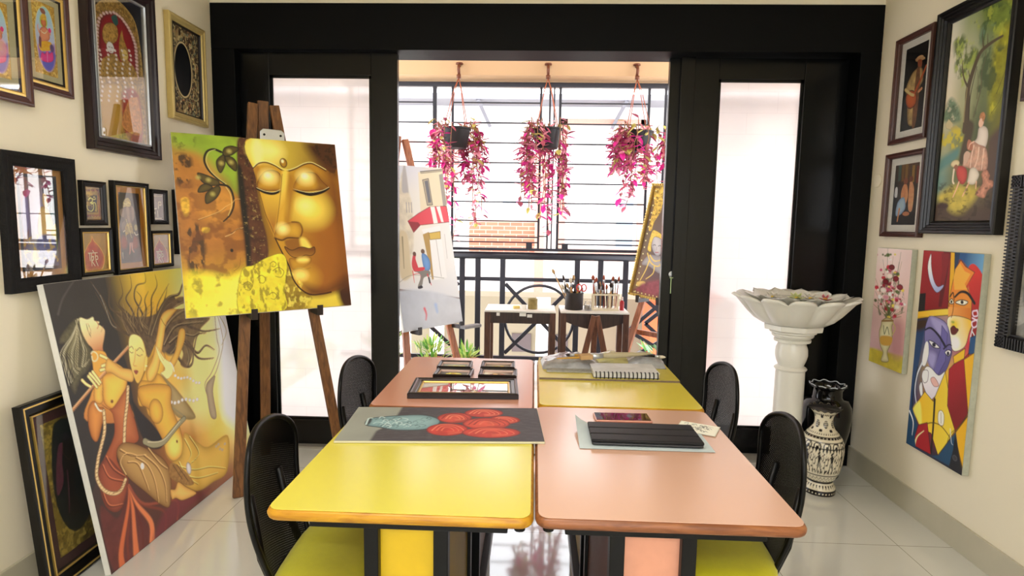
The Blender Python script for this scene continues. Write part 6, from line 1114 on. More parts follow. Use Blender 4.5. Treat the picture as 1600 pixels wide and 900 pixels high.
def canvas(name, label, mtx, W, H, key, thick=.03, edge=None, x0=None, rough=.5, res=None, cat='painting', bump=.15):
    t = thing(name, label, cat, mtx=mtx)
    x0 = -W / 2 if x0 is None else x0
    m = MB(); m.box(x0, x0 + W, 0, thick, 0, H); m.build('stretched_edge', edge or canvas_edge, t, bevel=.002)
    artwork('painted_face', key, W - .002, H - .002, x0 + .001, .001, -.0012, t, rough, res, bump)
    return t
RL = math.pi / 2
def onleft(y0, y1, z0, off=0.0, roll=0.0): return placed((XL + .001 + off, (y0 + y1) / 2, z0), RL, 0, roll)
def onright(y0, y1, z0, off=0.0, roll=0.0): return placed((XR - .001 - off, (y0 + y1) / 2, z0), -RL, 0, roll)

# left wall
framed('framed_print', 'brown framed print of a pink seated figure, cut off at the top left', 'picture', onleft(1.85, 2.098, 1.742, .018), .248, .40, .03, .018, brown_fr, 'printA', slip=(.012, gold_slip), slip2=(.008, dark_slip), mw=.026, mm=grn_mat, arough=.4)
framed('framed_print', 'brown framed print of a figure on a pink lotus in a blue oval', 'picture', onleft(2.080, 2.311, 1.813), .231, .385, .024, .016, brown_fr, 'printB', slip=(.012, gold_slip), slip2=(.008, dark_slip), mw=.02, mm=grn_mat, arough=.4)
framed('framed_shrine_picture', 'tall dark framed gold arch picture of two garlanded figures on red', 'picture', onleft(2.375, 2.814, 1.632), .439, .742, .058, .035, dark_fr, 'arch', slip=(.006, chrome), arough=.4, prof=[(0, 0), (0, -.033), (.004, -.035), (.016, -.034), (.02, -.027), (.034, -.024), (.04, -.016), (.058, -.013), (.058, -.003)])
framed('framed_mirror', 'pale gold framed oval black mirror in a floral surround near the black door frame', 'mirror', onleft(2.927, 3.248, 1.852), .321, .512, .036, .03, gold_fr, 'mirror', slip=(.006, dark_slip), glass=False, arough=.35)
framed('framed_picture', 'wide charcoal framed painting of a bare-shouldered woman, glass reflecting the window bars', 'picture', onleft(1.957, 2.277, 1.085), .32, .493, .05, .030, rough_fr, 'woman', mw=.022, mm=tan_mat, inner=(.012, dark_slip), arough=.4)
framed('framed_sign', 'small black box frame with a gold curled symbol, above the red leaf picture', 'picture', onleft(2.316, 2.450, 1.321), .134, .181, .018, .022, black_fr, 'om', slip=(.006, dark_slip), arough=.4)
framed('framed_sign', 'small black framed red leaf picture left of the elephant-headed figure', 'picture', onleft(2.292, 2.472, 1.115), .18, .196, .016, .022, black_fr, 'leaf', slip=(.006, gold_slip), arough=.4)
framed('framed_picture', 'black framed elephant-headed figure on black with a gold-brown mount', 'picture', onleft(2.489, 2.722, 1.106), .233, .408, .02, .026, black_fr, 'elephant', slip=(.004, gold_slip), mw=.024, mm=gold_mat, arough=.4)
framed('framed_sign', 'tiny black box frame with square letters, right of the elephant-headed figure', 'picture', onleft(2.747, 2.868, 1.326), .121, .166, .014, .022, black_fr, 'sign', slip=(.006, dark_slip), arough=.4)
framed('framed_sign', 'small black framed red leaf picture, lower one right of the elephant-headed figure', 'picture', onleft(2.730, 2.893, 1.118), .163, .178, .014, .022, black_fr, 'leaf', slip=(.006, gold_slip), arough=.4)
framed('framed_picture', 'narrow black frame mostly hidden behind the left edge of the golden face painting', 'picture', onleft(2.93, 3.13, 1.175), .20, .325, .025, .035, black_fr, 'plain', arough=.4)
framed('framed_picture', 'dark gilt-lined frame leaning on the left wall behind the flute player canvas', 'picture', placed((-1.727, 2.12, .003), 1.60, .085), .44, .70, .05, .03, black_fr, 'oval', slip=(.006, gold_slip), slip2=(.004, dark_slip), mw=.036, mm=maroon_mat, arough=.5, glass=True, gilt=True,
       prof=[(0, 0), (0, -.026), (.004, -.03), (.014, -.03), (.018, -.022), (.04, -.02), (.05, -.014), (.05, -.003)])
canvas('canvas_painting', 'large unframed canvas of a flute player and long-haired dancer leaning on the left wall', placed((-1.585, 2.055, .002), 1.56, .172), 1.135, 1.125, 'flute', thick=.024, x0=0.0, res=3.6)

# right wall
framed('framed_photograph', 'brown framed white-mounted picture of a guitarist in a hat on black', 'picture', onright(2.893, 3.183, 1.792), .29, .52, .026, .03, M('brown_wood_moulding', (70, 38, 30), .35, var=.3, scale=30), 'guitar', mw=.034, mm=wht_mat, arough=.4)
framed('framed_photograph', 'brown framed white-mounted picture of a seated group, below the guitarist', 'picture', onright(2.880, 3.190, 1.325), .31, .42, .026, .03, M('brown_wood_moulding', (70, 38, 30), .35), 'group', mw=.034, mm=wht_mat, arough=.4)
framed('framed_landscape', 'large black framed woodland painting of a lady in pale dress with companions', 'painting', onright(2.398, 2.858, 1.345), .46, .985, .058, .04, M('black_gloss_moulding', (8, 8, 11), .3, var=.2, scale=20, spec=.4), 'wood', glass=False, res=2.6, arough=.45,
       prof=[(0, 0), (0, -.036), (.004, -.04), (.014, -.04), (.018, -.032), (.026, -.034), (.03, -.026), (.038, -.028), (.042, -.018), (.05, -.02), (.058, -.012), (.058, -.003)])
canvas('canvas_painting', 'small unframed canvas of red and white flowers in a cream vase', placed((XR - .026, 3.048, .657), -RL), .287, .609, 'flowers', thick=.025, edge=grey_edge, res=2.2)
canvas('canvas_painting', 'tall unframed canvas of two angular blue and yellow faces under a crescent', placed((XR - .028, 2.633, .338), -RL), .374, .93, 'cubist', thick=.027, edge=grey_edge, res=2.6)
framed('framed_sketch', 'black ribbed frame holding a grey sketch, cut off by the right edge', 'picture', onright(1.80, 2.335, .915), .535, .655, .055, .035, M('black_ribbed_moulding', (16, 13, 14), .35, var=.2), 'sketch', flute=.013, arough=.6)
framed('framed_picture', 'dark purple frame just showing at the top right corner beyond the woodland painting', 'picture', onright(1.90, 2.352, 1.846), .452, .52, .035, .03, M('dark_purple_moulding', (52, 34, 40), .4, var=.2), 'plain', arough=.5)

# easels
easel_w = wood('easel_brown_wood', (132, 88, 46), (92, 58, 28), .5)
easel_o = wood('easel_orange_wood', (176, 106, 62), (138, 76, 42), .45)
def easel(label, mtx, zb, ztop, xl, xr, xt, wd, mat, lean=.164, y0=-.03, back=.55, pegs=(), clamp=None, topw=None, group=None, cross=True):
    t = thing('easel', label, 'easel', mtx=mtx, group=group)
    yt = y0 + lean * ztop
    w = .045 if topw is None else topw
    for xa, xb, nm in ((xl, xt - .052, 'leg'), (xr, xt + .052, 'leg')):
        m = MB(); m.bar((xa, y0, 0), (xb, yt, ztop), wd, .024, up=(0, 1, 0), w1=wd * .95); o = m.build(nm, mat, t, bevel=.003)
    m = MB(); m.bar((xt, yt + .01 + back, 0), (xt, yt + .012, ztop + .02), wd, .026); m.build('rear_leg', mat, t, bevel=.003)
    m = MB(); yz = y0 + lean * zb
    if cross: m.box(min(xl, -.1) + .04, max(xr, .1) - .02, yz + .005, yz + .03, zb - .30, zb - .262).build('cross_bar', mat, t, bevel=.002)
    for px in pegs:
        m = MB(); m.box(px - .014, px + .014, -.035, yz - .012, zb - .03, zb - .004); m.box(px - .014, px + .014, -.035, -.026, zb - .004, zb + .022)
        m.build('canvas_peg', M('dark_peg', (40, 28, 22), .5), t)
    if clamp:
        x, z, y = clamp
        m = MB(); m.prism([(x - .06, z - .03), (x + .06, z - .03), (x + .06, z + .03), (x + .045, z + .045), (x - .045, z + .045), (x - .06, z + .03)], y - .006, y, 'xz')
        m.build('top_clamp', chrome, t, bevel=.004)
        for dx in (-.04, .04):
            m = MB(); m.lathe([(0, 0), (.006, 0), (.006, .003), (0, .003)], 10); o = m.build('screw', black_fr, t); o.location = (x + dx, y - .006, z + .015); o.rotation_euler = (RL, 0, 0)
    return t
B0 = (-1.285, 2.86, 0); BY = .641
easel('brown wooden easel carrying the golden face painting in front of the left glass door', placed(B0, BY), .904, 1.955, -.20, .33, .035, .052, easel_w, pegs=(-.10, .215), clamp=(.055, 1.775, .205), back=.18, cross=False)
canvas('canvas_painting', 'golden face with closed eyes, on the easel before the left glass door', placed((B0[0], B0[1], .904), BY, .22, -.015), .781, .883, 'golden', thick=.028, res=2.6, rough=.42)
S0 = (-.677, 4.0, 0); SY = .851
easel('orange wood easel in the balcony carrying the street scene painting', placed(S0, SY), .637, 1.93, -.22, .30, -.09, .05, easel_o, pegs=(-.15, .22), back=.35)
canvas('canvas_painting', 'pale street scene with a red awning and two people seated, on the balcony easel', placed((S0[0], S0[1], .640), SY, .182, -.026), .52, 1.123, 'street', thick=.022, res=3.0, rough=.6)
m = thing('paint_tray', 'narrow palette knife tray on the right end of the street painting easel ledge', 'tray', mtx=placed(S0, SY))
MB().box(.20, .36, -.09, -.04, .612, .632).build('ledge', M('grey_ledge', (120, 116, 116), .5), m)
G0 = (.840, 4.3, 0); GY = -.837
easel('orange wood easel at the right of the balcony carrying the gilded panel', placed(G0, GY), .83, 1.45, -.30, .25, .06, .05, easel_o, pegs=(-.08, .1), back=.3)
framed('gilded_panel', 'gold-bordered panel painting of a pale crowned lady leaning on the right balcony easel', 'painting', placed((G0[0], G0[1], .832), GY, .189, .073), .361, .846, .018, .022, M('gold_beaded_moulding', (206, 176, 96), .4, metal=.4, var=.2, scale=60), 'gilded', glass=False, res=2.8, flute=.02)
# small wooden trestle in front of the brush bench
t = thing('trestle', 'small dark wood A-shaped trestle standing in front of the brush pots', 'stand', (.44, 4.12, 0))
wd2 = wood('trestle_red_brown_wood', (122, 74, 48), (84, 46, 28), .5)
for sx in (-1, 1):
    m = MB(); m.bar((sx * .165, 0, 0), (sx * .012, 0, .725), .055, .022, w1=.035); m.build('leg', wd2, t, bevel=.003)
m = MB(); m.bar((0, .2, 0), (0, .02, .70), .04, .022); m.build('rear_leg', wd2, t, bevel=.003)
MB().box(-.085, .085, -.014, .014, .30, .335).build('cross_bar', wd2, t)

# ------------------------------------------------------------------ work tables
yel_top = M('yellow_laminate', (216, 205, 82), .2, spec=.8, var=.04, scale=4)
yel_far = M('pale_yellow_laminate', (226, 208, 78), .2, spec=.8, var=.05, scale=4)
pink_top = M('salmon_laminate', (214, 172, 150), .2, spec=.8, var=.03, scale=4)
pink_far = M('dusty_salmon_laminate', (210, 150, 124), .22, spec=.8, var=.03, scale=4)
yel_edge = wood('yellow_ochre_edge', (204, 152, 22), (168, 112, 14), .4, stretch=(.15, 1, 1))
pink_edge = wood('brown_edge', (150, 92, 52), (112, 62, 32), .4, stretch=(.15, 1, 1))
blk_metal = M('black_powder_coat', (4, 4, 5), .38, spec=.25, var=.3, scale=30)
def table(label, x0, x1, y0, y1, top, edge, panel, side):
    cx, cy = (x0 + x1) / 2, (y0 + y1) / 2; w, d = (x1 - x0) / 2, (y1 - y0) / 2
    t = thing('work_table', label, 'table', (cx, cy, 0), group='worktables pushed together')
    m = MB()                                   # bull-nosed edge band
    n = 7; R = .013; base = []
    def rr(e, z):
        q = .018; vs = []
        for (sx, sy, a0) in ((1, 1, 0), (-1, 1, 90), (-1, -1, 180), (1, -1, 270)):
            for k in range(5):
                a = math.radians(a0 + k * 22.5)
                vs.append((sx * (w - q - R) + (q + e) * math.cos(a), sy * (d - q - R) + (q + e) * math.sin(a), z))
        return vs
    rows = []
    for k in range(n + 1):
        a = -math.pi / 2 + math.pi * k / n
        rows.append(rr(R * math.cos(a), .737 + R * math.sin(a)))
    vs = [p for r_ in rows for p in r_]; L_ = len(rows[0]); fs = []
    for k in range(n):
        for j in range(L_): fs.append((k * L_ + j, k * L_ + (j + 1) % L_, (k + 1) * L_ + (j + 1) % L_, (k + 1) * L_ + j))
    fs.append(tuple(range(L_))[::-1]); fs.append(tuple(n * L_ + j for j in range(L_)))
    m.add(vs, fs); m.build('edge_band', edge, t, smooth=True, auto=.7)
    MB().prism([(p[0], p[1]) for p in rr(.006, 0)], .7495, .7508).build('table_top', top, t)
    s = 1 if cx > 0 else -1
    for yy in (-d + .10, d - .12):
        MB().box(-w * .76, w * .80, yy - .02, yy + .02, .674, .722).build('top_rail', blk_metal, t, bevel=.002)
    # pedestal: four square posts with boards between them
    a0, a1 = (-.078, .079) if s < 0 else (-.098, .060)
    px = (a0, a1)
    for x in px:
        for yy in (-d + .10, d - .12):
            MB().box(x - .0165, x + .0165, yy - .0165, yy + .0165, .0, .674).build('post', blk_metal, t, bevel=.002)
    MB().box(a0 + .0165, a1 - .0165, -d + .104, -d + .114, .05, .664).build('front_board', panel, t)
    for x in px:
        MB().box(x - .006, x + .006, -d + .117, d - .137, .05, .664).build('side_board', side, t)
    MB().box(a0 - .03, a1 + .03, -d + .07, d - .08, .0, .03).build('foot_plate', blk_metal, t)
    lx = w - .03 if s < 0 else -w + .03
    m = MB(); m.lathe([(0, 0), (.012, 0), (.012, .006), (.005, .008), (.005, .02), (.009, .022), (.009, .028)], 12); m.build('bolt', blk_metal, t, loc=(lx, -d + .06, .696))
    return t
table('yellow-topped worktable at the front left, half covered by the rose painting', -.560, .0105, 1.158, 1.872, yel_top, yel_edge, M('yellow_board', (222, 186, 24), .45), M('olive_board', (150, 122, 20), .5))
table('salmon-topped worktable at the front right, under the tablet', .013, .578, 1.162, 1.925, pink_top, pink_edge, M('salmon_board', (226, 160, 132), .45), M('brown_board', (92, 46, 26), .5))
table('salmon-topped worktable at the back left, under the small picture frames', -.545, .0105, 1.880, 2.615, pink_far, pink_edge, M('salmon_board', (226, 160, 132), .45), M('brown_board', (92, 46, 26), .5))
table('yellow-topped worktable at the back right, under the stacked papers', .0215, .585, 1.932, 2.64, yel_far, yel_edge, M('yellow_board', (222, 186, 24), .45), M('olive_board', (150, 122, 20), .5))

# ------------------------------------------------------------------ chairs
def mesh_fabric():
    m = M('black_mesh_fabric', (4, 4, 5), .5, spec=.2, var=.3, scale=40)
    N = m.node_tree.nodes; L = m.node_tree.links; b = N['Principled BSDF']; out = N['Material Output']
    tc = N.new('ShaderNodeTexCoord'); mp = N.new('ShaderNodeMapping'); mp.inputs['Rotation'].default_value = (.3, 0, 0)
    w1 = N.new('ShaderNodeTexWave'); w1.wave_type = 'BANDS'; w1.bands_direction = 'Z'; w1.inputs['Scale'].default_value = 55
    w2 = N.new('ShaderNodeTexWave'); w2.wave_type = 'BANDS'; w2.bands_direction = 'Y'; w2.inputs['Scale'].default_value = 55
    L.new(tc.outputs['Object'], mp.inputs['Vector'])
    for w_ in (w1, w2): L.new(mp.outputs['Vector'], w_.inputs['Vector'])
    mu = N.new('ShaderNodeMath'); mu.operation = 'MULTIPLY'; L.new(w1.outputs['Fac'], mu.inputs[0]); L.new(w2.outputs['Fac'], mu.inputs[1])
    g = N.new('ShaderNodeMath'); g.operation = 'GREATER_THAN'; g.inputs[1].default_value = .9; L.new(mu.outputs[0], g.inputs[0])
    tr = N.new('ShaderNodeBsdfTransparent'); mx = N.new('ShaderNodeMixShader')
    L.new(g.outputs[0], mx.inputs['Fac']); L.new(b.outputs['BSDF'], mx.inputs[1]); L.new(tr.outputs['BSDF'], mx.inputs[2]); L.new(mx.outputs['Shader'], out.inputs['Surface'])
    return m
chair_mesh = mesh_fabric()
chair_frame = M('black_chair_plastic', (4, 4, 5), .4, spec=.25, var=.3, scale=30)
seat_m = M('lime_yellow_seat_fabric', (196, 190, 14), .85, var=.08, scale=60, bump=.25, bscale=400, sheen=.2)
def back_outline(k):
    """half-width and height of the tapered, round-shouldered back, k = 0 at its foot .. 1 at the top"""
    w = .125 + .035 * math.sin(min(k, .75) / .75 * math.pi / 2)
    if k > .68:
        q = (k - .68) / .32; w *= math.sqrt(max(0, 1 - q ** 2.6)) * .96 + .04
    return w
def make_chair(label):
    """seat centre at the origin, facing +x"""
    t = thing('mesh_chair', label, 'chair', group='mesh chairs round the worktables')
    def P_(u, k, off=0.0):
        w = back_outline(k); y = u * w
        z = .44 + .385 * k
        x = -.235 - .05 * k - .03 * math.sin(k * math.pi) + .05 * (u * w / .19) ** 2 + off
        return (x, y, z)
    KK = lambda q: q if q < .5 else .5 + .5 * math.sin((q - .5) * math.pi)
    m = MB(); nu, nv = 12, 32; vs = []; fs = []
    for j in range(nv + 1):
        for i in range(nu + 1): vs.append(P_(-1 + 2 * i / nu, KK(j / nv)))
    for j in range(nv):
        for i in range(nu):
            a = j * (nu + 1) + i; fs.append((a, a + 1, a + nu + 2, a + nu + 1))
    m.add(vs, fs); b = m.build('backrest', chair_mesh, t, smooth=True)
    m = MB()
    loop = [P_(-1, KK(k / 32)) for k in range(0, 32)] + [P_(0, 1)] + [P_(1, KK(k / 32)) for k in range(31, -1, -1)]
    m.tube(loop, .0075, 8); m.tube([P_(-1, 0), P_(0, 0), P_(1, 0)], .0075, 8)
    m.build('back_frame', chair_frame, b, smooth=True)
    for s in (-1, 1):
        m = MB(); m.tube([(-.10, s * .1, .40), (-.22, s * .1, .41), (-.255, s * .1, .50), (-.285, s * .09, .66)], .011, 8)
        m.build('back_support', chair_frame, t, smooth=True)
    m = MB(); n = 28; rows = []
    for zz, e in ((.395, .93), (.40, .985), (.425, 1.0), (.45, .985), (.464, .93), (.472, .80), (.475, .5)):
        rows.append([(-.09 + .14 * e * math.copysign(abs(math.cos(a)) ** .55, math.cos(a)), .215 * e * math.copysign(abs(math.sin(a)) ** .55, math.sin(a)), zz) for a in [2 * math.pi * k / n for k in range(n)]])
    vs = [p for r_ in rows for p in r_]; fs = []
    for k in range(len(rows) - 1):
        for j in range(n): fs.append((k * n + j, k * n + (j + 1) % n, (k + 1) * n + (j + 1) % n, (k + 1) * n + j))
    fs.append(tuple(range(n))[::-1]); fs.append(tuple((len(rows) - 1) * n + j for j in range(n)))
    m.add(vs, fs); m.build('seat', seat_m, t, smooth=True)
    m = MB(); m.box(-.21, .03, -.19, .19, .38, .396); m.build('seat_pan', chair_frame, t, bevel=.004)
    for sx in (-1, 1):
        for sy in (-1, 1):
            m = MB(); m.tube([(-.09 + sx * .11, sy * .17, .385), (-.10 + sx * .13, sy * .195, .0)], .013, 8); m.build('leg', chair_frame, t, smooth=True)
    return t
def put_chair(t, x, y, a): t.location = (x, y, 0); t.rotation_euler = (0, 0, math.radians(a))
c = make_chair('black mesh-backed chair with lime seat at the front left of the yellow table'); put_chair(c, -.425, 1.50, 2)
for lab, x, y, a in (('black mesh-backed chair with lime seat at the front right, before the patterned vase', .45, 1.65, 178),
                     ('black mesh-backed chair at the back left, beside the golden painting easel leg', -.42, 2.19, -8),
                     ('black mesh-backed chair at the back right, in front of the right glass door', .48, 2.26, 184)):
    q = copy_tree(c); q['label'] = lab; put_chair(q, x, y, a)

# ------------------------------------------------------------------ things lying on the tables
TZ = .751
def flat(x, y, z, rz=0.0):   # a picture lying face up: local -y -> up, local z -> away
    return Matrix.Translation((x, y, z)) @ Matrix.Rotation(rz, 4, 'Z') @ Matrix.Rotation(-RL, 4, 'X')
t = thing('canvas_painting', 'red roses and blue vase painted on a grey board lying across the front yellow table', 'painting', mtx=flat(-.254, 1.560, TZ + .0065, .07))
MB().box(-.285, .295, 0, .006, 0, .300).build('stretched_edge', M('cream_canvas_edge', (206, 200, 170), .8), t, bevel=.001)
artwork('painted_face', 'roses', .578, .298, -.284, .001, -.0008, t, .6, 2.2, .1)

small_fr = M('black_brown_small_moulding', (22, 14, 15), .3, var=.25, scale=30)
framed('small_frame', 'small dark frame with a yellow flower, nearest on the left of the four', 'picture', flat(-.312, 2.235, TZ + .001, -.02), .148, .112, .014, .018, small_fr, 'still1', slip=(.004, M('pink_reflection_slip', (200, 170, 160), .4)), arough=.4, glass=False, group=None)  # inner lip's pinkish light reflection is put into the slip colour
framed('small_frame', 'small dark frame of pale leaves, behind the yellow flower frame', 'picture', flat(-.322, 2.368, TZ + .001, .02), .140, .112, .014, .018, small_fr, 'still2', slip=(.004, M('pink_reflection_slip', (200, 170, 160), .4)), arough=.4, glass=False)
framed('small_frame', 'small dark frame with red and brown shapes, nearest on the right of the four', 'picture', flat(-.135, 2.247, TZ + .001, 0), .150, .112, .014, .018, small_fr, 'still3', slip=(.004, M('pink_reflection_slip', (200, 170, 160), .4)), arough=.4, glass=False)
framed('small_frame', 'small dark frame with yellow shapes, behind the red and brown one', 'picture', flat(-.142, 2.380, TZ + .001, .02), .142, .112, .014, .018, small_fr, 'still4', slip=(.004, M('pink_reflection_slip', (200, 170, 160), .4)), arough=.4, glass=False)
framed('picture_frame', 'wide dark frame with gold slip and a reddish print lying on the back salmon table', 'picture', flat(-.236, 1.978, TZ + .001, .06), .385, .212, .030, .02, small_fr, 'redprint', slip=(.008, gold_slip), arough=.4)

# tablet in its cover on papers
t = thing('paper_sheet', 'pale blue paper with a curled corner under the black tablet', 'paper', (.312, 1.652, TZ), .0)
m = MB(); vs = []; fs = []; n = 16
for j in range(n + 1):
    for i in range(n + 1):
        u, v = i / n, j / n
        x = -.19 + .378 * u; y = -.098 + .198 * v
        d = max(0, .22 - u) / .22
        vs.append((x + .012 * d * d, y, .0015 + .03 * d * d * v))
for j in range(n):
    for i in range(n):
        a = j * (n + 1) + i; fs.append((a, a + 1, a + n + 2, a + n + 1))
m.add(vs, fs); m.build('sheet', M('pale_blue_paper', (196, 208, 212), .6, var=.04), t, smooth=True)
t = thing('printed_leaflet', 'cream leaflet with black ink drawing sticking out behind the tablet', 'paper', mtx=flat(.492, 1.728, TZ + .003, -.45))
MB().box(-.055, .062, 0, .0008, -.03, .062).build('sheet', M('cream_paper', (222, 220, 204), .7), t)
artwork('ink_drawing', 'leaflet', .112, .088, -.052, -.028, -.0005, t, .7, 1.2)
t = thing('tablet', 'black tablet in a folding cover on the front salmon table', 'tablet', (.322, 1.648, TZ + .0045), -.01)
cov = M('black_tablet_cover', (12, 12, 14), .5, spec=.3, var=.15, scale=60, bump=.15, bscale=300)
MB().box(-.152, .152, -.075, .075, .0, .007).build('body', M('dark_tablet_body', (30, 30, 33), .35), t, bevel=.003)
for k in range(3):
    y0 = -.076 + k * .0507
    MB().box(-.153, .153, y0, y0 + .0490, .0072, .0165).build('cover_panel', cov, t, bevel=.003)
t = thing('phone', 'rose gold phone lying face up behind the black tablet', 'phone', (.287, 1.815, TZ), .02)
MB().box(-.088, .088, -.037, .037, 0, .008).build('body', M('rose_gold_metal', (196, 140, 122), .3, metal=.4), t, bevel=.003)
MB().box(-.084, .084, -.034, .034, .0082, .009).build('screen', M('dark_glossy_screen', (40, 26, 32), .03, spec=.9), t)

# board, sketchbook, papers, brushes at the back right
bd = tag(MB().box(.03, .578, 2.272, 2.62, TZ, TZ + .008).build('drawing_board', [M('yellowed_board', (206, 190, 70), .3, var=.06)], None, bevel=.001), 'thin yellow board with a dark worn edge under the sketchbook', 'board')
bd2 = MB().box(.03, .578, 2.2705, 2.2722, TZ, TZ + .0075).build('edge_strip', M('worn_metal_edge', (110, 92, 76), .4, var=.4, scale=40), bd)
z1 = TZ + .0085
t = thing('sketchbook', 'spiral-bound sketchbook with worn white cover on the yellow board', 'book', (.372, 2.345, z1), .01)
MB().box(-.128, .128, -.055, .10, .0, .020).build('pages', M('paper_block', (226, 224, 220), .8, var=.1, scale=90), t)
MB().box(-.130, .130, -.058, .102, .0202, .0222).build('cover', M('marbled_grey_cover', (206, 206, 208), .5, var=.35, scale=18), t)
MB().box(-.130, .130, -.058, .102, .0002, .0016).build('back_cover', M('dark_back_cover', (60, 58, 62), .5), t)
for k in range(16):
    x = -.12 + .016 * k; m = MB()
    m.tube([(x, -.060 + .013 * math.cos(a), .0115 + .0135 * math.sin(a)) for a in [2 * math.pi * i / 12 for i in range(12)]], .0026, 5, closed=True)
    m.build('spiral_loop', M('black_wire', (24, 24, 28), .35), t, smooth=True)
def crumple(name, label, x, y, z, w, d, h, mat, seed, rz=0.0):
    R = np.random.RandomState(seed); n = 22; vs = []; fs = []
    g = R.rand(64)
    t = thing(name, label, 'packet', (x, y, z), rz)
    for top in (0, 1):
        for j in range(n + 1):
            for i in range(n + 1):
                u, v = i / n, j / n
                e = (min(u, 1 - u) * min(v, 1 - v) * 16) ** .35 if 0 < u < 1 and 0 < v < 1 else 0
                zz = (h * e * (.55 + .45 * float(fbm(np.array([u * 5.0]), np.array([v * 4.0]), seed)[0])) if top else 0.0)
                vs.append((-w / 2 + w * u, -d / 2 + d * v, zz + .0006))
    N1 = (n + 1) ** 2
    for j in range(n):
        for i in range(n):
            a = j * (n + 1) + i; fs.append((a, a + n + 1, a + n + 2, a + 1)); fs.append((N1 + a, N1 + a + 1, N1 + a + n + 2, N1 + a + n + 1))
    MB().add(vs, fs).build('wrapper', mat, t, smooth=True)
    return t
pk = M('grey_plastic_packet', (150, 150, 152), .18, var=.6, scale=26, spec=.8)
pk2 = M('yellowish_plastic_packet', (186, 178, 120), .2, var=.5, scale=30, spec=.8)
crumple('plastic_packet', 'crumpled clear grey plastic packet at the left of the back paper pile', .165, 2.50, z1, .25, .19, .042, pk, 3, .05)
crumple('plastic_packet', 'yellowish wrapped packet in the middle of the back paper pile', .335, 2.535, z1, .20, .13, .046, pk2, 5, -.1)
crumple('plastic_packet', 'crumpled grey packet at the right end of the back paper pile', .475, 2.535, z1, .19, .15, .05, pk, 8, -.05)
newsp = tag(MB().box(.06, .27, 2.355, 2.40, z1, z1 + .006).build('folded_paper', M('worn_newsprint', (150, 148, 140), .8, var=.5, scale=60), None), 'narrow strip of folded newsprint left of the sketchbook', 'paper')

def brush(label, p0, p1, r, ferrule, bristle, blen, handle, brm, flatb=False, group='brushes'):
    """handle end p0 to bristle tip p1"""
    p0 = Vector(p0); p1 = Vector(p1); L_ = (p1 - p0).length; d = (p1 - p0) / L_
    q = d.to_track_quat('Z', 'Y').to_matrix().to_4x4(); q.translation = p0
    t = thing('paintbrush', label, 'brush', mtx=q, group=group)
    hl = L_ - blen - ferrule
    MB().lathe([(0, 0), (r * .45, .004), (r * .6, hl * .25), (r * 1.05, hl * .75), (r * .8, hl)], 8).build('handle', handle, t, smooth=True)
    m = MB(); m.lathe([(r * .8, hl), (r * .95, hl + ferrule * .5), (r * 1.1, hl + ferrule)], 8); o = m.build('ferrule', chrome, t, smooth=True)
    m = MB()
    if flatb: m.box(-bristle, bristle, -r * .7, r * .7, hl + ferrule - .002, L_ - .006)
    else: m.lathe([(r * 1.05, hl + ferrule), (bristle, hl + ferrule + blen * .45), (bristle * .55, hl + ferrule + blen * .8), (0, L_)], 8)
    m.build('bristles', brm, t, smooth=not flatb)
    return t
h_black = M('black_lacquer_handle', (26, 22, 22), .25); h_red = M('red_brown_handle', (150, 54, 40), .3)
h_wood = wood('pale_brush_wood', (206, 164, 108), (176, 130, 78), .5); h_yel = M('ochre_handle', (196, 150, 60), .4)
b_dark = M('dark_bristle', (58, 44, 40), .9, bump=.4, bscale=300); b_tan = M('tan_bristle', (186, 150, 104), .9, bump=.4, bscale=300); b_white = M('pale_bristle', (216, 206, 186), .9, bump=.4, bscale=300)
b_rust = M('rust_bristle', (156, 74, 48), .9, bump=.4, bscale=300)
brush('wide flat brush with a pale thick handle lying on top of the paper pile', (.50, 2.47, z1 + .062), (.19, 2.40, z1 + .056), .013, .05, .02, .055, M('grey_beige_handle', (176, 164, 132), .5), b_tan, True, group=None)
brush('thin yellow-handled brush lying at the left of the paper pile', (.10, 2.385, z1 + .05), (.27, 2.43, z1 + .052), .005, .02, .006, .02, h_yel, b_dark, group=None)
brush('thin ochre brush lying across the front of the paper pile', (.28, 2.43, z1 + .056), (.14, 2.46, z1 + .05), .005, .02, .006, .02, h_yel, b_dark, group=None)
brush('dark-handled brush lying at the right of the paper pile', (.38, 2.49, z1 + .058), (.56, 2.45, z1 + .052), .006, .02, .007, .025, h_black, b_white, group=None)

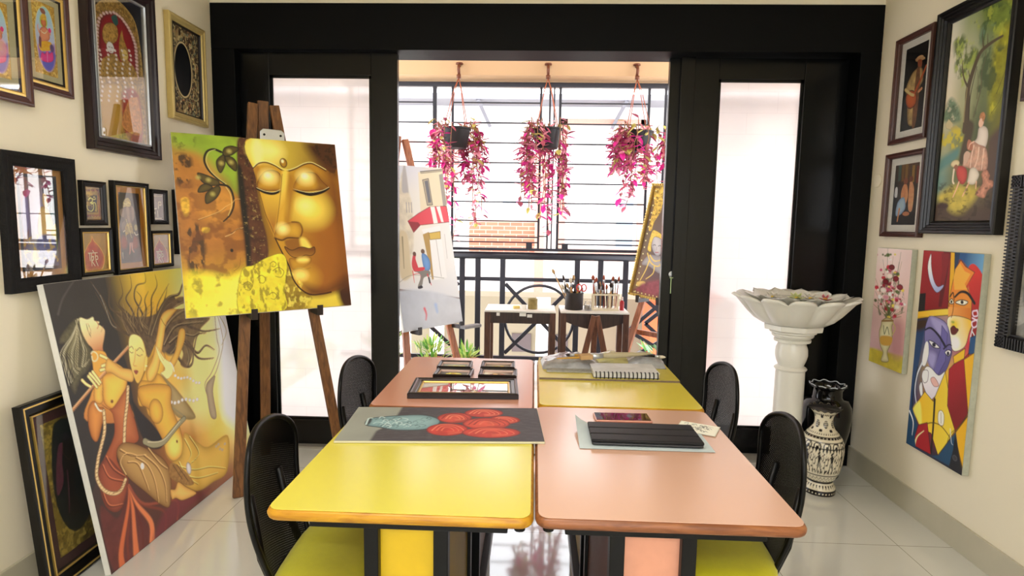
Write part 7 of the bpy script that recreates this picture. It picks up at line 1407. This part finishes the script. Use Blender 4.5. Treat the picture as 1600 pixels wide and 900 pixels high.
# ------------------------------------------------------------------ painting benches in the balcony
bench_w = wood('bench_dark_wood', (58, 36, 28), (36, 22, 18), .45)
bench_o = wood('bench_leg_wood', (92, 56, 38), (64, 36, 24), .45)
splat = M('paint_splattered_white_top', (232, 228, 222), .5, var=.12, scale=22)
def bench(label, x, y, w, d, h, curved):
    t = thing('work_bench', label, 'table', (x, y, 0))
    MB().box(-w / 2, w / 2, -d / 2, d / 2, h - .014, h).build('bench_top', splat, t, bevel=.003)
    if curved:
        m = MB(); pts = [(-w / 2 + .01, h - .015), (-w / 2 + .01, h - .07)]
        pts += [(-w / 2 + .03 + (w - .06) * k / 12, h - .075 - .055 * math.sin(math.pi * k / 12)) for k in range(13)]
        pts += [(w / 2 - .01, h - .07), (w / 2 - .01, h - .015)]
        m.prism(pts, -d / 2 + .01, -d / 2 + .03, 'xz'); m.build('apron', bench_w, t)
    else:
        MB().box(-w / 2 + .02, w / 2 - .02, -d / 2 + .004, -d / 2 + .026, h - .095, h - .015).build('apron', bench_w, t, bevel=.002)
        for k, (px, pz) in enumerate(((-.16, h - .026), (.07, h - .034), (.02, h - .026))):
            MB().box(px - .012 - .006 * k, px + .012 + .006 * k, -d / 2 + .002, -d / 2 + .0045, pz - .014, pz + .009).build('paint_drip', splat, t)
    for yy in (d / 2 - .026, ): MB().box(-w / 2 + .02, w / 2 - .02, yy, yy + .02, h - .09, h - .015).build('rear_apron', bench_w, t)
    for sx in (-1, 1):
        for sy in (-1, 1):
            m = MB(); m.box(sx * (w / 2 - .022) - .022, sx * (w / 2 - .022) + .022, sy * (d / 2 - .02) - .02, sy * (d / 2 - .02) + .02, 0, h - .012); m.build('leg', bench_o, t, bevel=.003)
    return t
BH = .73
bench('square dark bench with paint-splashed white top holding a metal cup', -.095, 4.42, .52, .34, BH, False)
bench('dark bench with a curved apron holding the brush pots', .45, 4.44, .50, .34, BH, True)
def vessel(name, label, cat, x, y, z, prof, mat, n=24, part='body'):
    t = thing(name, label, cat, (x, y, z))
    MB().lathe(prof, n).build(part, mat, t, smooth=True, auto=.6)
    return t
ct = vessel('cup', 'small dented brass cup on the square bench', 'cup', -.005, 4.36, BH, [(0, 0), (.033, 0), (.036, .004), (.037, .075), (.039, .078), (.035, .078), (.033, .074), (.033, .006), (0, .006)], M('stained_brass_cup', (150, 132, 82), .45, metal=.4, var=.5, scale=40))
t = thing('water_pot', 'short white paint pot beside the brass cup', 'pot', (-.075, 4.35, BH)); MB().lathe([(0, 0), (.022, 0), (.025, .02), (.024, .03), (.02, .03), (.019, .005), (0, .005)], 18).build('body', white_pl, t, smooth=True, auto=.6)
t = thing('eraser', 'small pale yellow block left of the white paint pot', 'eraser', (-.125, 4.36, BH), .3); MB().box(-.025, .025, -.012, .012, 0, .022).build('block', M('pale_yellow_rubber', (232, 210, 130), .7), t, bevel=.005)
pot = thing('brush_pot', 'round black paint-stained tin full of brushes', 'pot', (.305, 4.40, BH))
MB().lathe([(0, 0), (.066, 0), (.068, .004), (.068, .118), (.071, .121), (.071, .128), (.064, .128), (.063, .006), (0, .006)], 28).build('body', M('paint_stained_black_tin', (38, 28, 26), .5, var=.6, scale=30), pot, smooth=True, auto=.6)
R = random.Random(11)
desc = ['long brush with a pale tip leaning left out of the black tin', 'wooden-handled brush standing at the left of the black tin', 'flat wooden paddle brush in the black tin', 'dark thin brush in the middle of the black tin',
        'tan brush leaning right in the black tin', 'short dark brush at the front of the black tin', 'pale handled brush at the back of the black tin', 'thin black brush leaning far right in the black tin']
for k, (dx, tx, hh) in enumerate(((-.03, -.17, .30), (-.03, -.09, .26), (-.01, -.03, .24), (.0, -.06, .20), (.02, .03, .23), (-.01, -.10, .19), (.02, -.01, .26), (.03, .06, .17))):
    yb = 4.40 + (-.03 if k % 2 else .03)
    brush(desc[k], (.305 + dx, yb, BH + .01), (.305 + tx, yb + (.02 if k % 2 else -.01), BH + hh), .0055 + .002 * (k % 3), .03, (.012, .009, .014)[k % 3], .045, (h_wood, h_black, h_wood, h_black, h_yel)[k % 5], (b_tan, b_dark, b_white)[k % 3], group='brushes in the black tin')
t = thing('scissors', 'red-handled scissors standing in the black tin', 'scissors', (.355, 4.37, BH))
m = MB()
for s in (-1, 1): m.tube([(s * .018 + .018 * math.cos(a), 0, .165 + .026 * math.sin(a)) for a in [2 * math.pi * i / 14 for i in range(14)]], .005, 6, closed=True)
m.build('handle', M('red_plastic', (206, 48, 40), .4), t, smooth=True)
m = MB(); m.bar((0, 0, .012), (0, 0, .15), .012, .004); m.build('blade', chrome, t)
jar = thing('glass_jar', 'small clear jar of grey water between the brush tin and the brush rack', 'jar', (.405, 4.35, BH))
MB().lathe([(0, 0), (.026, 0), (.029, .01), (.029, .05), (.024, .06), (.024, .07), (.021, .07), (.021, .06), (.026, .048), (.026, .012), (0, .006)], 20).build('body', GL, jar, smooth=True)
MB().lathe([(0, .007), (.025, .008), (.0255, .04), (0, .04)], 20).build('water', M('murky_water', (150, 146, 140), .1), jar, smooth=True)
rk = thing('brush_rack', 'cream open rack holding a dense row of upright brushes', 'rack', (.535, 4.40, BH))
crm = M('cream_plastic', (232, 220, 190), .5)
MB().box(-.10, .10, -.05, .05, 0, .012).build('base', crm, rk, bevel=.002)
for s in (-1, 0, 1):
    for yy in (-.045, .045):
        m = MB(); m.box(s * .09 - .006 + .03 * (s == 0), s * .09 + .006 + .03 * (s == 0), yy - .005, yy + .005, .012, .112)
        m.build('upright', crm, rk)
m = MB()
for yy in (-.045, .045): m.box(-.10, .10, yy - .006, yy + .006, .112, .124)
for xx in (-.095, .095): m.box(xx - .005, xx + .005, -.04, .04, .112, .124)
m.build('top_rail', crm, rk)
for k in range(17):
    xx = -.08 + .16 * k / 16 + R.uniform(-.004, .004); yy = (-.025, .0, .025)[k % 3]
    tip = R.uniform(-.02, .02) + (xx * .25); hh = R.uniform(.19, .27)
    brush('brush standing in the cream rack, %s' % ('number %d from the left' % (k + 1)), (.535 + xx, 4.40 + yy, BH + .013), (.535 + xx + tip, 4.40 + yy, BH + hh), R.uniform(.004, .008), .028, R.choice((.008, .010, .014)), .04, R.choice((h_black, h_red, h_wood, h_black)), R.choice((b_dark, b_rust, b_tan, b_dark)), group='brushes in the cream rack')
t = thing('paint_bottle', 'small red-capped bottle at the right end of the brush rack', 'bottle', (.662, 4.40, BH))
MB().lathe([(0, 0), (.016, 0), (.017, .06), (.008, .075), (0, .075)], 16).build('body', M('red_paint_bottle', (176, 36, 44), .35), t, smooth=True, auto=.6)
MB().lathe([(.0, .075), (.009, .075), (.009, .1), (0, .1)], 12).build('cap', M('white_cap', (228, 214, 208), .5), t)

# ------------------------------------------------------------------ pedestal, vases
marble = M('white_marble', (226, 224, 214), .3, var=.05, scale=8, coat=.2)
t = thing('birdbath', 'white marble pedestal with a lotus-petal bowl in front of the right glass door', 'pedestal', (1.378, 3.14, 0))
MB().lathe([(0, 0.0), (0.1, 0.0), (0.1, 0.0474), (0.1, 0.0569), (0.098, 0.0948), (0.0817, 0.1138), (0.0779, 0.128), (0.0746, 0.1422), (0.0727, 0.6067), (0.0779, 0.6115), (0.0817, 0.6181), (0.0779, 0.6247), (0.0703, 0.6295), (0.0627, 0.6333), (0.0741, 0.6636), (0.0808, 0.692), (0.0789, 0.7252), (0.0703, 0.7489), (0.07, 0.7612), (0.09, 0.7641), (0.092, 0.7755), (0.082, 0.7793), (0.1, 0.7916), (0.104, 0.7992), (0.1, 0.8058), (0.115, 0.8134), (0.116, 0.8229), (0.11, 0.8267), (0.0, 0.8267)], 40).build('column', marble, t, smooth=True, auto=.5)
def octo(r0, z0, r1, z1):
    m = MB(); m.lathe([(0, z0), (r0, z0), (r1, z1), (0, z1)], 8); return m
octo(.148, .828, .152, .857).build('capital', marble, t, bevel=.003)
m = MB(); n = 96; NP = 12
def petal(q, layer):
    a = (q * NP / (2 * math.pi) + .5 * layer) % 1.0
    return abs(a - .5) * 2                        # 0 at the petal middle, 1 at the seam
rows = []
prof = [(.11, .857), (.146, .86), (.178, .884), (.206, .918), (.232, .955), (.256, .992), (.276, 1.016)]
def bowl_rows(off, inner, layer, lift):
    out = []
    for i, (r, z) in enumerate(prof):
        k = i / (len(prof) - 1); ring = []
        for j in range(n):
            q = 2 * math.pi * j / n; s = petal(q, layer)
            bulge = .026 * (1 - s ** 2) * math.sin(min(1, k * 1.3) * math.pi * .6)
            edge = (1 - s ** 2.2) * .034 * k ** 3 - .016 * k ** 3
            rr = r + bulge + edge - (off if inner else 0)
            zz = z + lift * k - .028 * s ** 3 * k ** 2 - (.012 * k ** 5) + (.006 if inner else 0)
            ring.append((rr * math.cos(q), rr * math.sin(q), zz))
        out.append(ring)
    return out
outr = bowl_rows(0, False, 0, 0); inn = bowl_rows(.012, True, 0, .002)
allr = outr + inn[::-1]
vs = [p for r_ in allr for p in r_]; fs = []
for i in range(len(allr) - 1):
    for j in range(n): fs.append((i * n + j, i * n + (j + 1) % n, (i + 1) * n + (j + 1) % n, (i + 1) * n + j))
fs.append(tuple(range(n))[::-1]); fs.append(tuple((len(allr) - 1) * n + j for j in range(n)))
m.add(vs, fs); bowl = m.build('bowl', marble, t, smooth=True)
m = MB()                                           # second ring of petals standing just behind the first
for k in range(NP):
    q0 = 2 * math.pi * (k + .5 + .5) / NP
    vs = []; fs = []
    for i in range(7):
        for j in range(7):
            u = i / 6; v = (j / 6 - .5) * 2
            wdt = .26 * (1 - (max(0, u - .35) / .65) ** 2.4) ** .5 + .004
            r = .165 + .105 * u - .012 * v * v; z = .955 + .075 * u - .01 * u * u + .004 * (1 - v * v)
            q = q0 + v * wdt
            vs.append((r * math.cos(q), r * math.sin(q), z))
    for i in range(6):
        for j in range(6):
            a = i * 7 + j; fs.append((a, a + 1, a + 8, a + 7))
    m.add(vs, fs)
m.build('inner_petals', marble, bowl, smooth=True)
def bloom(label, x, y, z, r, mat, n_, seed):
    R = random.Random(seed)
    t = thing('flower', label, 'flower', (x, y, z), group=None)
    m = MB()
    for ring_ in range(2):
        for k in range(n_):
            a = 2 * math.pi * (k + .5 * ring_) / n_; l = r * (1 - .3 * ring_)
            leaf(m, (0, 0, .006 * ring_), (l * math.cos(a), l * math.sin(a), .012 + .02 * ring_), l * .7, (0, 0, 1), 0, -.1)
    m.build('petals', mat, t, smooth=True)
    MB().lathe([(0, 0), (.008, .002), (.009, .014), (0, .02)], 10).build('centre', M('yellow_flower_centre', (226, 190, 60), .7), t)
    return t
MB().lathe([(0, .985), (.18, .985), (.203, .988), (0, .9885)], 40).build('water', M('still_water', (176, 180, 168), .05), t, smooth=True)
bloom('pale yellow-green flower floating in the middle of the lotus bowl', 1.350, 3.06, 1.0, .05, M('pale_green_petal', (216, 222, 166), .6), 7, 1)
bloom('white flower floating right of the pale green one in the lotus bowl', 1.425, 3.07, .998, .05, M('white_petal', (240, 236, 226), .6), 7, 2)
bloom('small pink flower floating near the front rim of the lotus bowl', 1.475, 3.02, .998, .035, M('pink_petal', (206, 120, 128), .6), 6, 3)
bloom('white flower floating at the left side of the lotus bowl', 1.245, 3.10, .998, .05, M('white_petal', (240, 236, 226), .6), 7, 4)

t = thing('vase', 'tall glossy black vase with a ruffled rim behind the patterned vase', 'vase', (1.620, 3.218, 0))
gl_black = M('glossy_black_glaze', (4, 4, 6), .1, var=.2, scale=10, spec=.5)
def ruffle(i, q, start, n_, amp):
    return ((amp if i >= start else 0) * math.cos(n_ * q), (amp * .8 if i >= start else 0) * math.cos(n_ * q + 1))
MB().lathe([(0.0, 0.0), (0.0806, 0.0), (0.0853, 0.009), (0.0739, 0.027), (0.0806, 0.072), (0.1023, 0.18), (0.1214, 0.27), (0.1279, 0.345), (0.1233, 0.395), (0.1058, 0.43), (0.0806, 0.4365), (0.0739, 0.45), (0.0739, 0.4815), (0.0815, 0.4995), (0.0928, 0.5112), (0.0891, 0.513), (0.072, 0.495), (0.0644, 0.45), (0.0663, 0.396), (0.0, 0.387)], 64, rim=lambda i, q: ruffle(i, q, 14, 10, .004) if 14 <= i <= 15 else (0, 0)).build('body', gl_black, t, smooth=True)
m = MB(); m.tube([(.088 * math.cos(2 * math.pi * k / 60) * (1 + .04 * math.cos(k)), .088 * math.sin(2 * math.pi * k / 60) * (1 + .04 * math.cos(k)), .514 + .004 * math.cos(k)) for k in range(60)], .003, 6, closed=True)
m.build('chipped_rim', M('worn_white_rim', (196, 200, 204), .5, var=.6, scale=60), t, smooth=True)

def painted_vase():
    t = thing('vase', 'cream vase painted in black with figures and elephants, frilled rim, on the floor at right', 'vase', (1.508, 3.008, 0))
    prof = [(0.0763, 0.0), (0.0781, 0.012), (0.0763, 0.03), (0.0707, 0.045), (0.0632, 0.058), (0.0595, 0.068), (0.0651, 0.075), (0.0725, 0.082), (0.0781, 0.095), (0.0893, 0.12), (0.0977, 0.16), (0.1023, 0.2), (0.1037, 0.24), (0.1004, 0.27), (0.0911, 0.293), (0.0781, 0.312), (0.0614, 0.332), (0.0484, 0.352), (0.0428, 0.375), (0.0437, 0.4), (0.0521, 0.42), (0.0651, 0.435), (0.0763, 0.446)]
    # resample the profile finely and glaze the figures on as pigment
    pr = spline(prof, False, 5); n = 220
    L_ = np.r_[0, np.cumsum(np.hypot(*np.diff(pr, axis=0).T))]; H = L_[-1]
    vs = []; m = MB()
    for i, (r, z) in enumerate(pr):
        fr = max(0, (z - .425) / .021)
        for j in range(n):
            q = 2 * math.pi * j / n
            vs.append(((r + fr * .006 * math.cos(14 * q)) * math.cos(q), (r + fr * .006 * math.cos(14 * q)) * math.sin(q), z + fr * .006 * math.cos(14 * q)))
    fs = []
    for i in range(len(pr) - 1):
        for j in range(n): fs.append((i * n + j, i * n + (j + 1) % n, (i + 1) * n + (j + 1) % n, (i + 1) * n + j))
    m.add(vs, fs)
    o = m.build('body', art_mat('glazed_vase_paint', .22, 0, .5), t, smooth=True)
    W = 2 * math.pi * 105
    p = Paint(W, H * 1000, 1.6)
    ops = [('G', [['e4dcc4', 'dcd2b8'], ['e4dcc4', 'd8ceb4']])]
    K = '191314'
    zt = lambda z: 1000 * (H - float(np.interp(z, pr[:, 1], L_)))   # height on the vase -> distance down the sheet
    def band(za, zb, col): ops.append(('P', (0, zt(zb), W, zt(zb), W, zt(za), 0, zt(za)), col, {'s': 0}))
    band(0, .028, K); band(.062, .074, K); band(.112, .118, K); band(.288, .292, K); band(.258, .262, K); band(.438, .446, K); band(.302, .312, K)
    rr = random.Random(5)
    for k in range(30):
        x = W * (k + .5) / 30; ops.append(('E', (x, zt(.014), 4, 4), 'd8ceb4')); ops.append(('P', (x - 6, zt(.055), x, zt(.036), x + 6, zt(.055)), K, {'s': 0}))
        ops.append(('E', (x, zt(.307), 3, 3), 'e4dcc4')); ops.append(('L', (x - 8, zt(.09), x, zt(.104), x + 8, zt(.09)), K, 2.5, 2.5))
        ops.append(('E', (x, zt(.081), 4, 2.5), K))
    for k in range(14):                                # elephants round the shoulder
        x = W * k / 14; y = zt(.274)
        ops.append(('P', (x - 17, y + 12, x - 17, y - 6, x - 8, y - 13, x + 8, y - 13, x + 17, y - 8, x + 18, y + 12), K, {}))
        ops.append(('P', (x - 13, y + 11, x - 12, y - 4, x - 5, y - 9, x + 6, y - 9, x + 12, y - 4, x + 13, y + 11, x + 8, y + 11, x + 6, y + 3, x - 5, y + 3, x - 7, y + 11), 'e4dcc4', {}))
        ops.append(('E', (x + 7, y - 3, 4, 4), K)); ops.append(('E', (x + 7, y - 3, 2, 2), 'e4dcc4'))
    for k in range(11):                                # dancing figures round the belly
        x = W * (k + .3) / 11; y0 = zt(.25); y1 = zt(.125); h = y1 - y0
        ops.append(('E', (x, y0 + h * .14, 8, 10), K)); ops.append(('E', (x + 3, y0 + h * .15, 3, 4), 'e4dcc4'))
        ops.append(('P', (x - 8, y0 + h * .24, x + 8, y0 + h * .24, x + 5, y0 + h * .45, x + 13, y0 + h * .7, x - 13, y0 + h * .7, x - 5, y0 + h * .45), K, {'s': 0}))
        for q in range(4): ops.append(('L', (x - 8 + q * 5, y0 + h * .5, x - 10 + q * 6.5, y0 + h * .68), 'e4dcc4', 1.2, 1.2))
        ops.append(('L', (x - 6, y0 + h * .7, x - 8, y0 + h * .85, x - 4, y0 + h * .97), K, 5, 4)); ops.append(('L', (x + 6, y0 + h * .7, x + 11, y0 + h * .84, x + 8, y0 + h * .97), K, 5, 4))
        ops.append(('L', (x + 7, y0 + h * .26, x + 17, y0 + h * .4, x + 21, y0 + h * .22), K, 4, 3)); ops.append(('L', (x - 7, y0 + h * .26, x - 17, y0 + h * .36, x - 19, y0 + h * .55), K, 4, 3))
        xx = x + W / 22
        ops.append(('L', (xx, y0 + h * .98, xx - 3, y0 + h * .6, xx + 2, y0 + h * .2), K, 3, 2))
        for q in range(6):
            s_ = 1 if q % 2 else -1
            ops.append(('E', (xx + s_ * 7, y0 + h * (.16 + .14 * q), 6, 3.5), K, {'t': s_ * -.7}))
            ops.append(('E', (xx + s_ * 14 + rr.uniform(-2, 2), y0 + h * (.2 + .14 * q), 3, 3), '5a2a26'))
    for k in range(7):                                 # leaf drops on the neck
        x = W * k / 7; ops.append(('E', (x, zt(.37), 26, 20), K)); 
        for q in range(9): ops.append(('E', (x - 14 + 14 * (q % 3), zt(.37) - 10 + 10 * (q // 3), 4.5, 3), 'e4dcc4'))
        ops.append(('E', (x + W / 14, zt(.34), 16, 8), K)); ops.append(('E', (x + W / 14, zt(.41), 14, 9), K))
    for k in range(40):                                # black ground between the figures, foot and neck
        x = W * (k + .5) / 40; ops.append(('P', (x - 5, zt(.128), x, zt(.15), x + 5, zt(.128)), K, {'s': 0})); ops.append(('P', (x - 5, zt(.255), x, zt(.235), x + 5, zt(.255)), K, {'s': 0}))
        ops.append(('E', (x, zt(.42), 5, 7), K)); ops.append(('E', (x, zt(.325), 4, 5), K))
    p.run(ops)
    me = o.data; at = me.color_attributes.new('pigment', 'FLOAT_COLOR', 'POINT')
    a = np.ones((len(pr), n, 4), np.float32)
    for i in range(len(pr)):
        jy = min(p.ny, int(round((H - L_[i]) * 1000 / p.H * p.ny)))
        a[i, :, :3] = p.C[jy, (np.arange(n) / n * p.nx).astype(int)]
    at.data.foreach_set('color', a.ravel())
    m = MB(); m.lathe([(.072, .444), (.048, .418), (.039, .38), (.039, .34), (0, .33)], 40); m.build('inner_throat', M('dark_vase_throat', (40, 34, 32), .4), t, smooth=True)
    m = MB(); m.lathe([(.0, .001), (.076, .001)], 40); m.build('foot', M('dark_vase_throat', (40, 34, 32), .4), t)
painted_vase()

# ------------------------------------------------------------------ hanging plants
pot_m = M('black_plastic_pot', (30, 27, 28), .55, var=.3, scale=20)
wire_m = M('copper_brown_wire', (176, 96, 66), .5)
hook_m = M('brown_iron_hook', (110, 62, 40), .45, metal=.3)
vines = [M('magenta_leaf', (216, 44, 146), .45, var=.25, scale=20), M('dusky_maroon_leaf', (168, 78, 100), .5, var=.3, scale=20), M('pale_pink_leaf', (226, 150, 166), .5, var=.25, scale=20),
         M('yellow_green_plant_leaf', (206, 202, 110), .5, var=.2, scale=20), M('dry_stem', (140, 100, 70), .8)]
def hanging(label, x, y, zt, zbot, zleaf, wide, seed, side):
    R = random.Random(seed)
    t = thing('hanging_plant', label, 'plant', (x, y, zt - .165))
    MB().lathe([(0, 0), (.085, 0), (.09, .006), (.118, .15), (.128, .152), (.128, .165), (.116, .165), (.11, .15), (.084, .012), (0, .01)], 30).build('pot', pot_m, t, smooth=True, auto=.6)
    MB().lathe([(0, .13), (.108, .135), (0, .14)], 20).build('soil', M('potting_soil', (58, 42, 32), .95, bump=.5), t)
    hz = 2.70 - (zt - .165); hy = 5.216 - y
    m = MB(); m.tube([(0, hy, hz), (0, hy - .03, hz), (0, hy - .055, hz - .02), (0, hy - .06, hz - .045), (0, hy - .045, hz - .07), (0, hy - .02, hz - .075)], .013, 8)
    m.lathe([(0, 0), (.03, 0), (.03, .012), (0, .012)], 14, (0, hy - .008, hz + .01)); m.build('hook', hook_m, t, smooth=True)
    m = MB(); m.lathe([(0, 0), (.02, 0), (.018, .03), (0, .035)], 12, (0, hy - .05, hz - .115)); m.build('swivel', hook_m, t, smooth=True)
    for k in range(4):
        a = math.pi / 4 + k * math.pi / 2; m = MB()
        m.tube([(0, hy - .05, hz - .11), (.04 * math.cos(a), hy * .5 + .04 * math.sin(a), hz * .6 + .07), (.125 * math.cos(a), .125 * math.sin(a), .16)], .0035, 5); m.build('hanger_wire', wire_m, t, smooth=True)
    for k in range(24):
        a = R.uniform(0, 6.283); ln = R.uniform(.35, 1.0)
        xb = R.gauss(side, .55); rr = .12
        p = Vector((rr * math.cos(a), rr * math.sin(a), .155)); pts = [p.copy()]
        out = R.uniform(.03, wide)
        drop = zleaf * ln * R.uniform(.85, 1.0)
        p2 = p + Vector((math.cos(a) * out * .6, math.sin(a) * out * .6, R.uniform(.02, .09))); pts.append(p2)
        for s in range(1, 7):
            f = s / 6
            pts.append(Vector((p2.x + math.cos(a) * out * .5 * f ** .6 + R.uniform(-.02, .02) + side * .05 * f, p2.y + math.sin(a) * out * .5 * f ** .6 + R.uniform(-.02, .02), p2.z - drop * f)))
        m = MB(); m.tube(pts, .0035, 5, mat=4)
        sp = spline([tuple(q) for q in pts], False, 4)
        for i, q in enumerate(sp):
            f = i / len(sp)
            if R.random() < (.74 if f < .32 else .06): continue
            for rep in range(1 if f < .3 else R.choice((1, 1, 2))):
                az = R.uniform(0, 6.283); l = R.uniform(.06, .115)
                d = Vector((math.cos(az) * .75, math.sin(az) * .75, R.uniform(-.9, .35))).normalized() * l
                wgt = R.random()
                if f < .22: c_ = 3 if wgt < .42 else (1 if wgt < .7 else 2)
                else: c_ = 0 if wgt < .34 else (1 if wgt < .66 else (2 if wgt < .9 else 3))
                leaf(m, q, (q[0] + d.x, q[1] + d.y, q[2] + d.z), l * R.uniform(.38, .55), (0, 0, 1), c_)
        m.build('vine', vines, t)
    return t
hanging('leftmost hanging basket of magenta trailing leaves above the street painting', -.675, 5.02, 2.145, 0, .98, .10, 7, .6)
hanging('middle hanging basket of magenta trailing leaves above the brass cup', .085, 5.02, 2.150, 0, .90, .10, 8, .05)
hanging('rightmost hanging basket of magenta trailing leaves above the gilded panel', .835, 5.02, 2.135, 0, .70, .12, 9, -.2)

# ------------------------------------------------------------------ small things
t = thing('key', 'small key on a ring hanging at the edge of the right sliding door', 'key', (.80, 3.456, 1.03))
m = MB(); m.tube([(.016 * math.cos(a), -.004, .052 + .016 * math.sin(a)) for a in [2 * math.pi * i / 16 for i in range(16)]], .0018, 6, closed=True); m.build('ring', chrome, t, smooth=True)
m = MB(); m.box(-.005, .005, -.007, -.003, -.06, .03); m.box(.005, .012, -.007, -.003, -.055, -.04); m.lathe([(0, 0), (.012, 0), (.012, .004), (0, .004)], 14, (0, -.007, .03)); m.build('blade', M('pale_green_brass', (176, 196, 150), .35, metal=.5), t)
m = MB(); m.lathe([(0, 0), (.014, 0), (.014, .004), (0, .004)], 16); o = m.build('lock_plate', chrome, t, loc=(0, .005, .055)); o.rotation_euler = (RL, 0, 0)
t = thing('wall_cap', 'round cream cable cap on the right wall beside the black door frame', 'cover', (XR, 3.29, 1.622))
m = MB(); m.lathe([(0, 0), (.036, 0), (.036, .004), (.032, .007), (0, .008)], 28); o = m.build('disc', cream, t, smooth=True, auto=.5); o.rotation_euler = (0, -RL, 0)
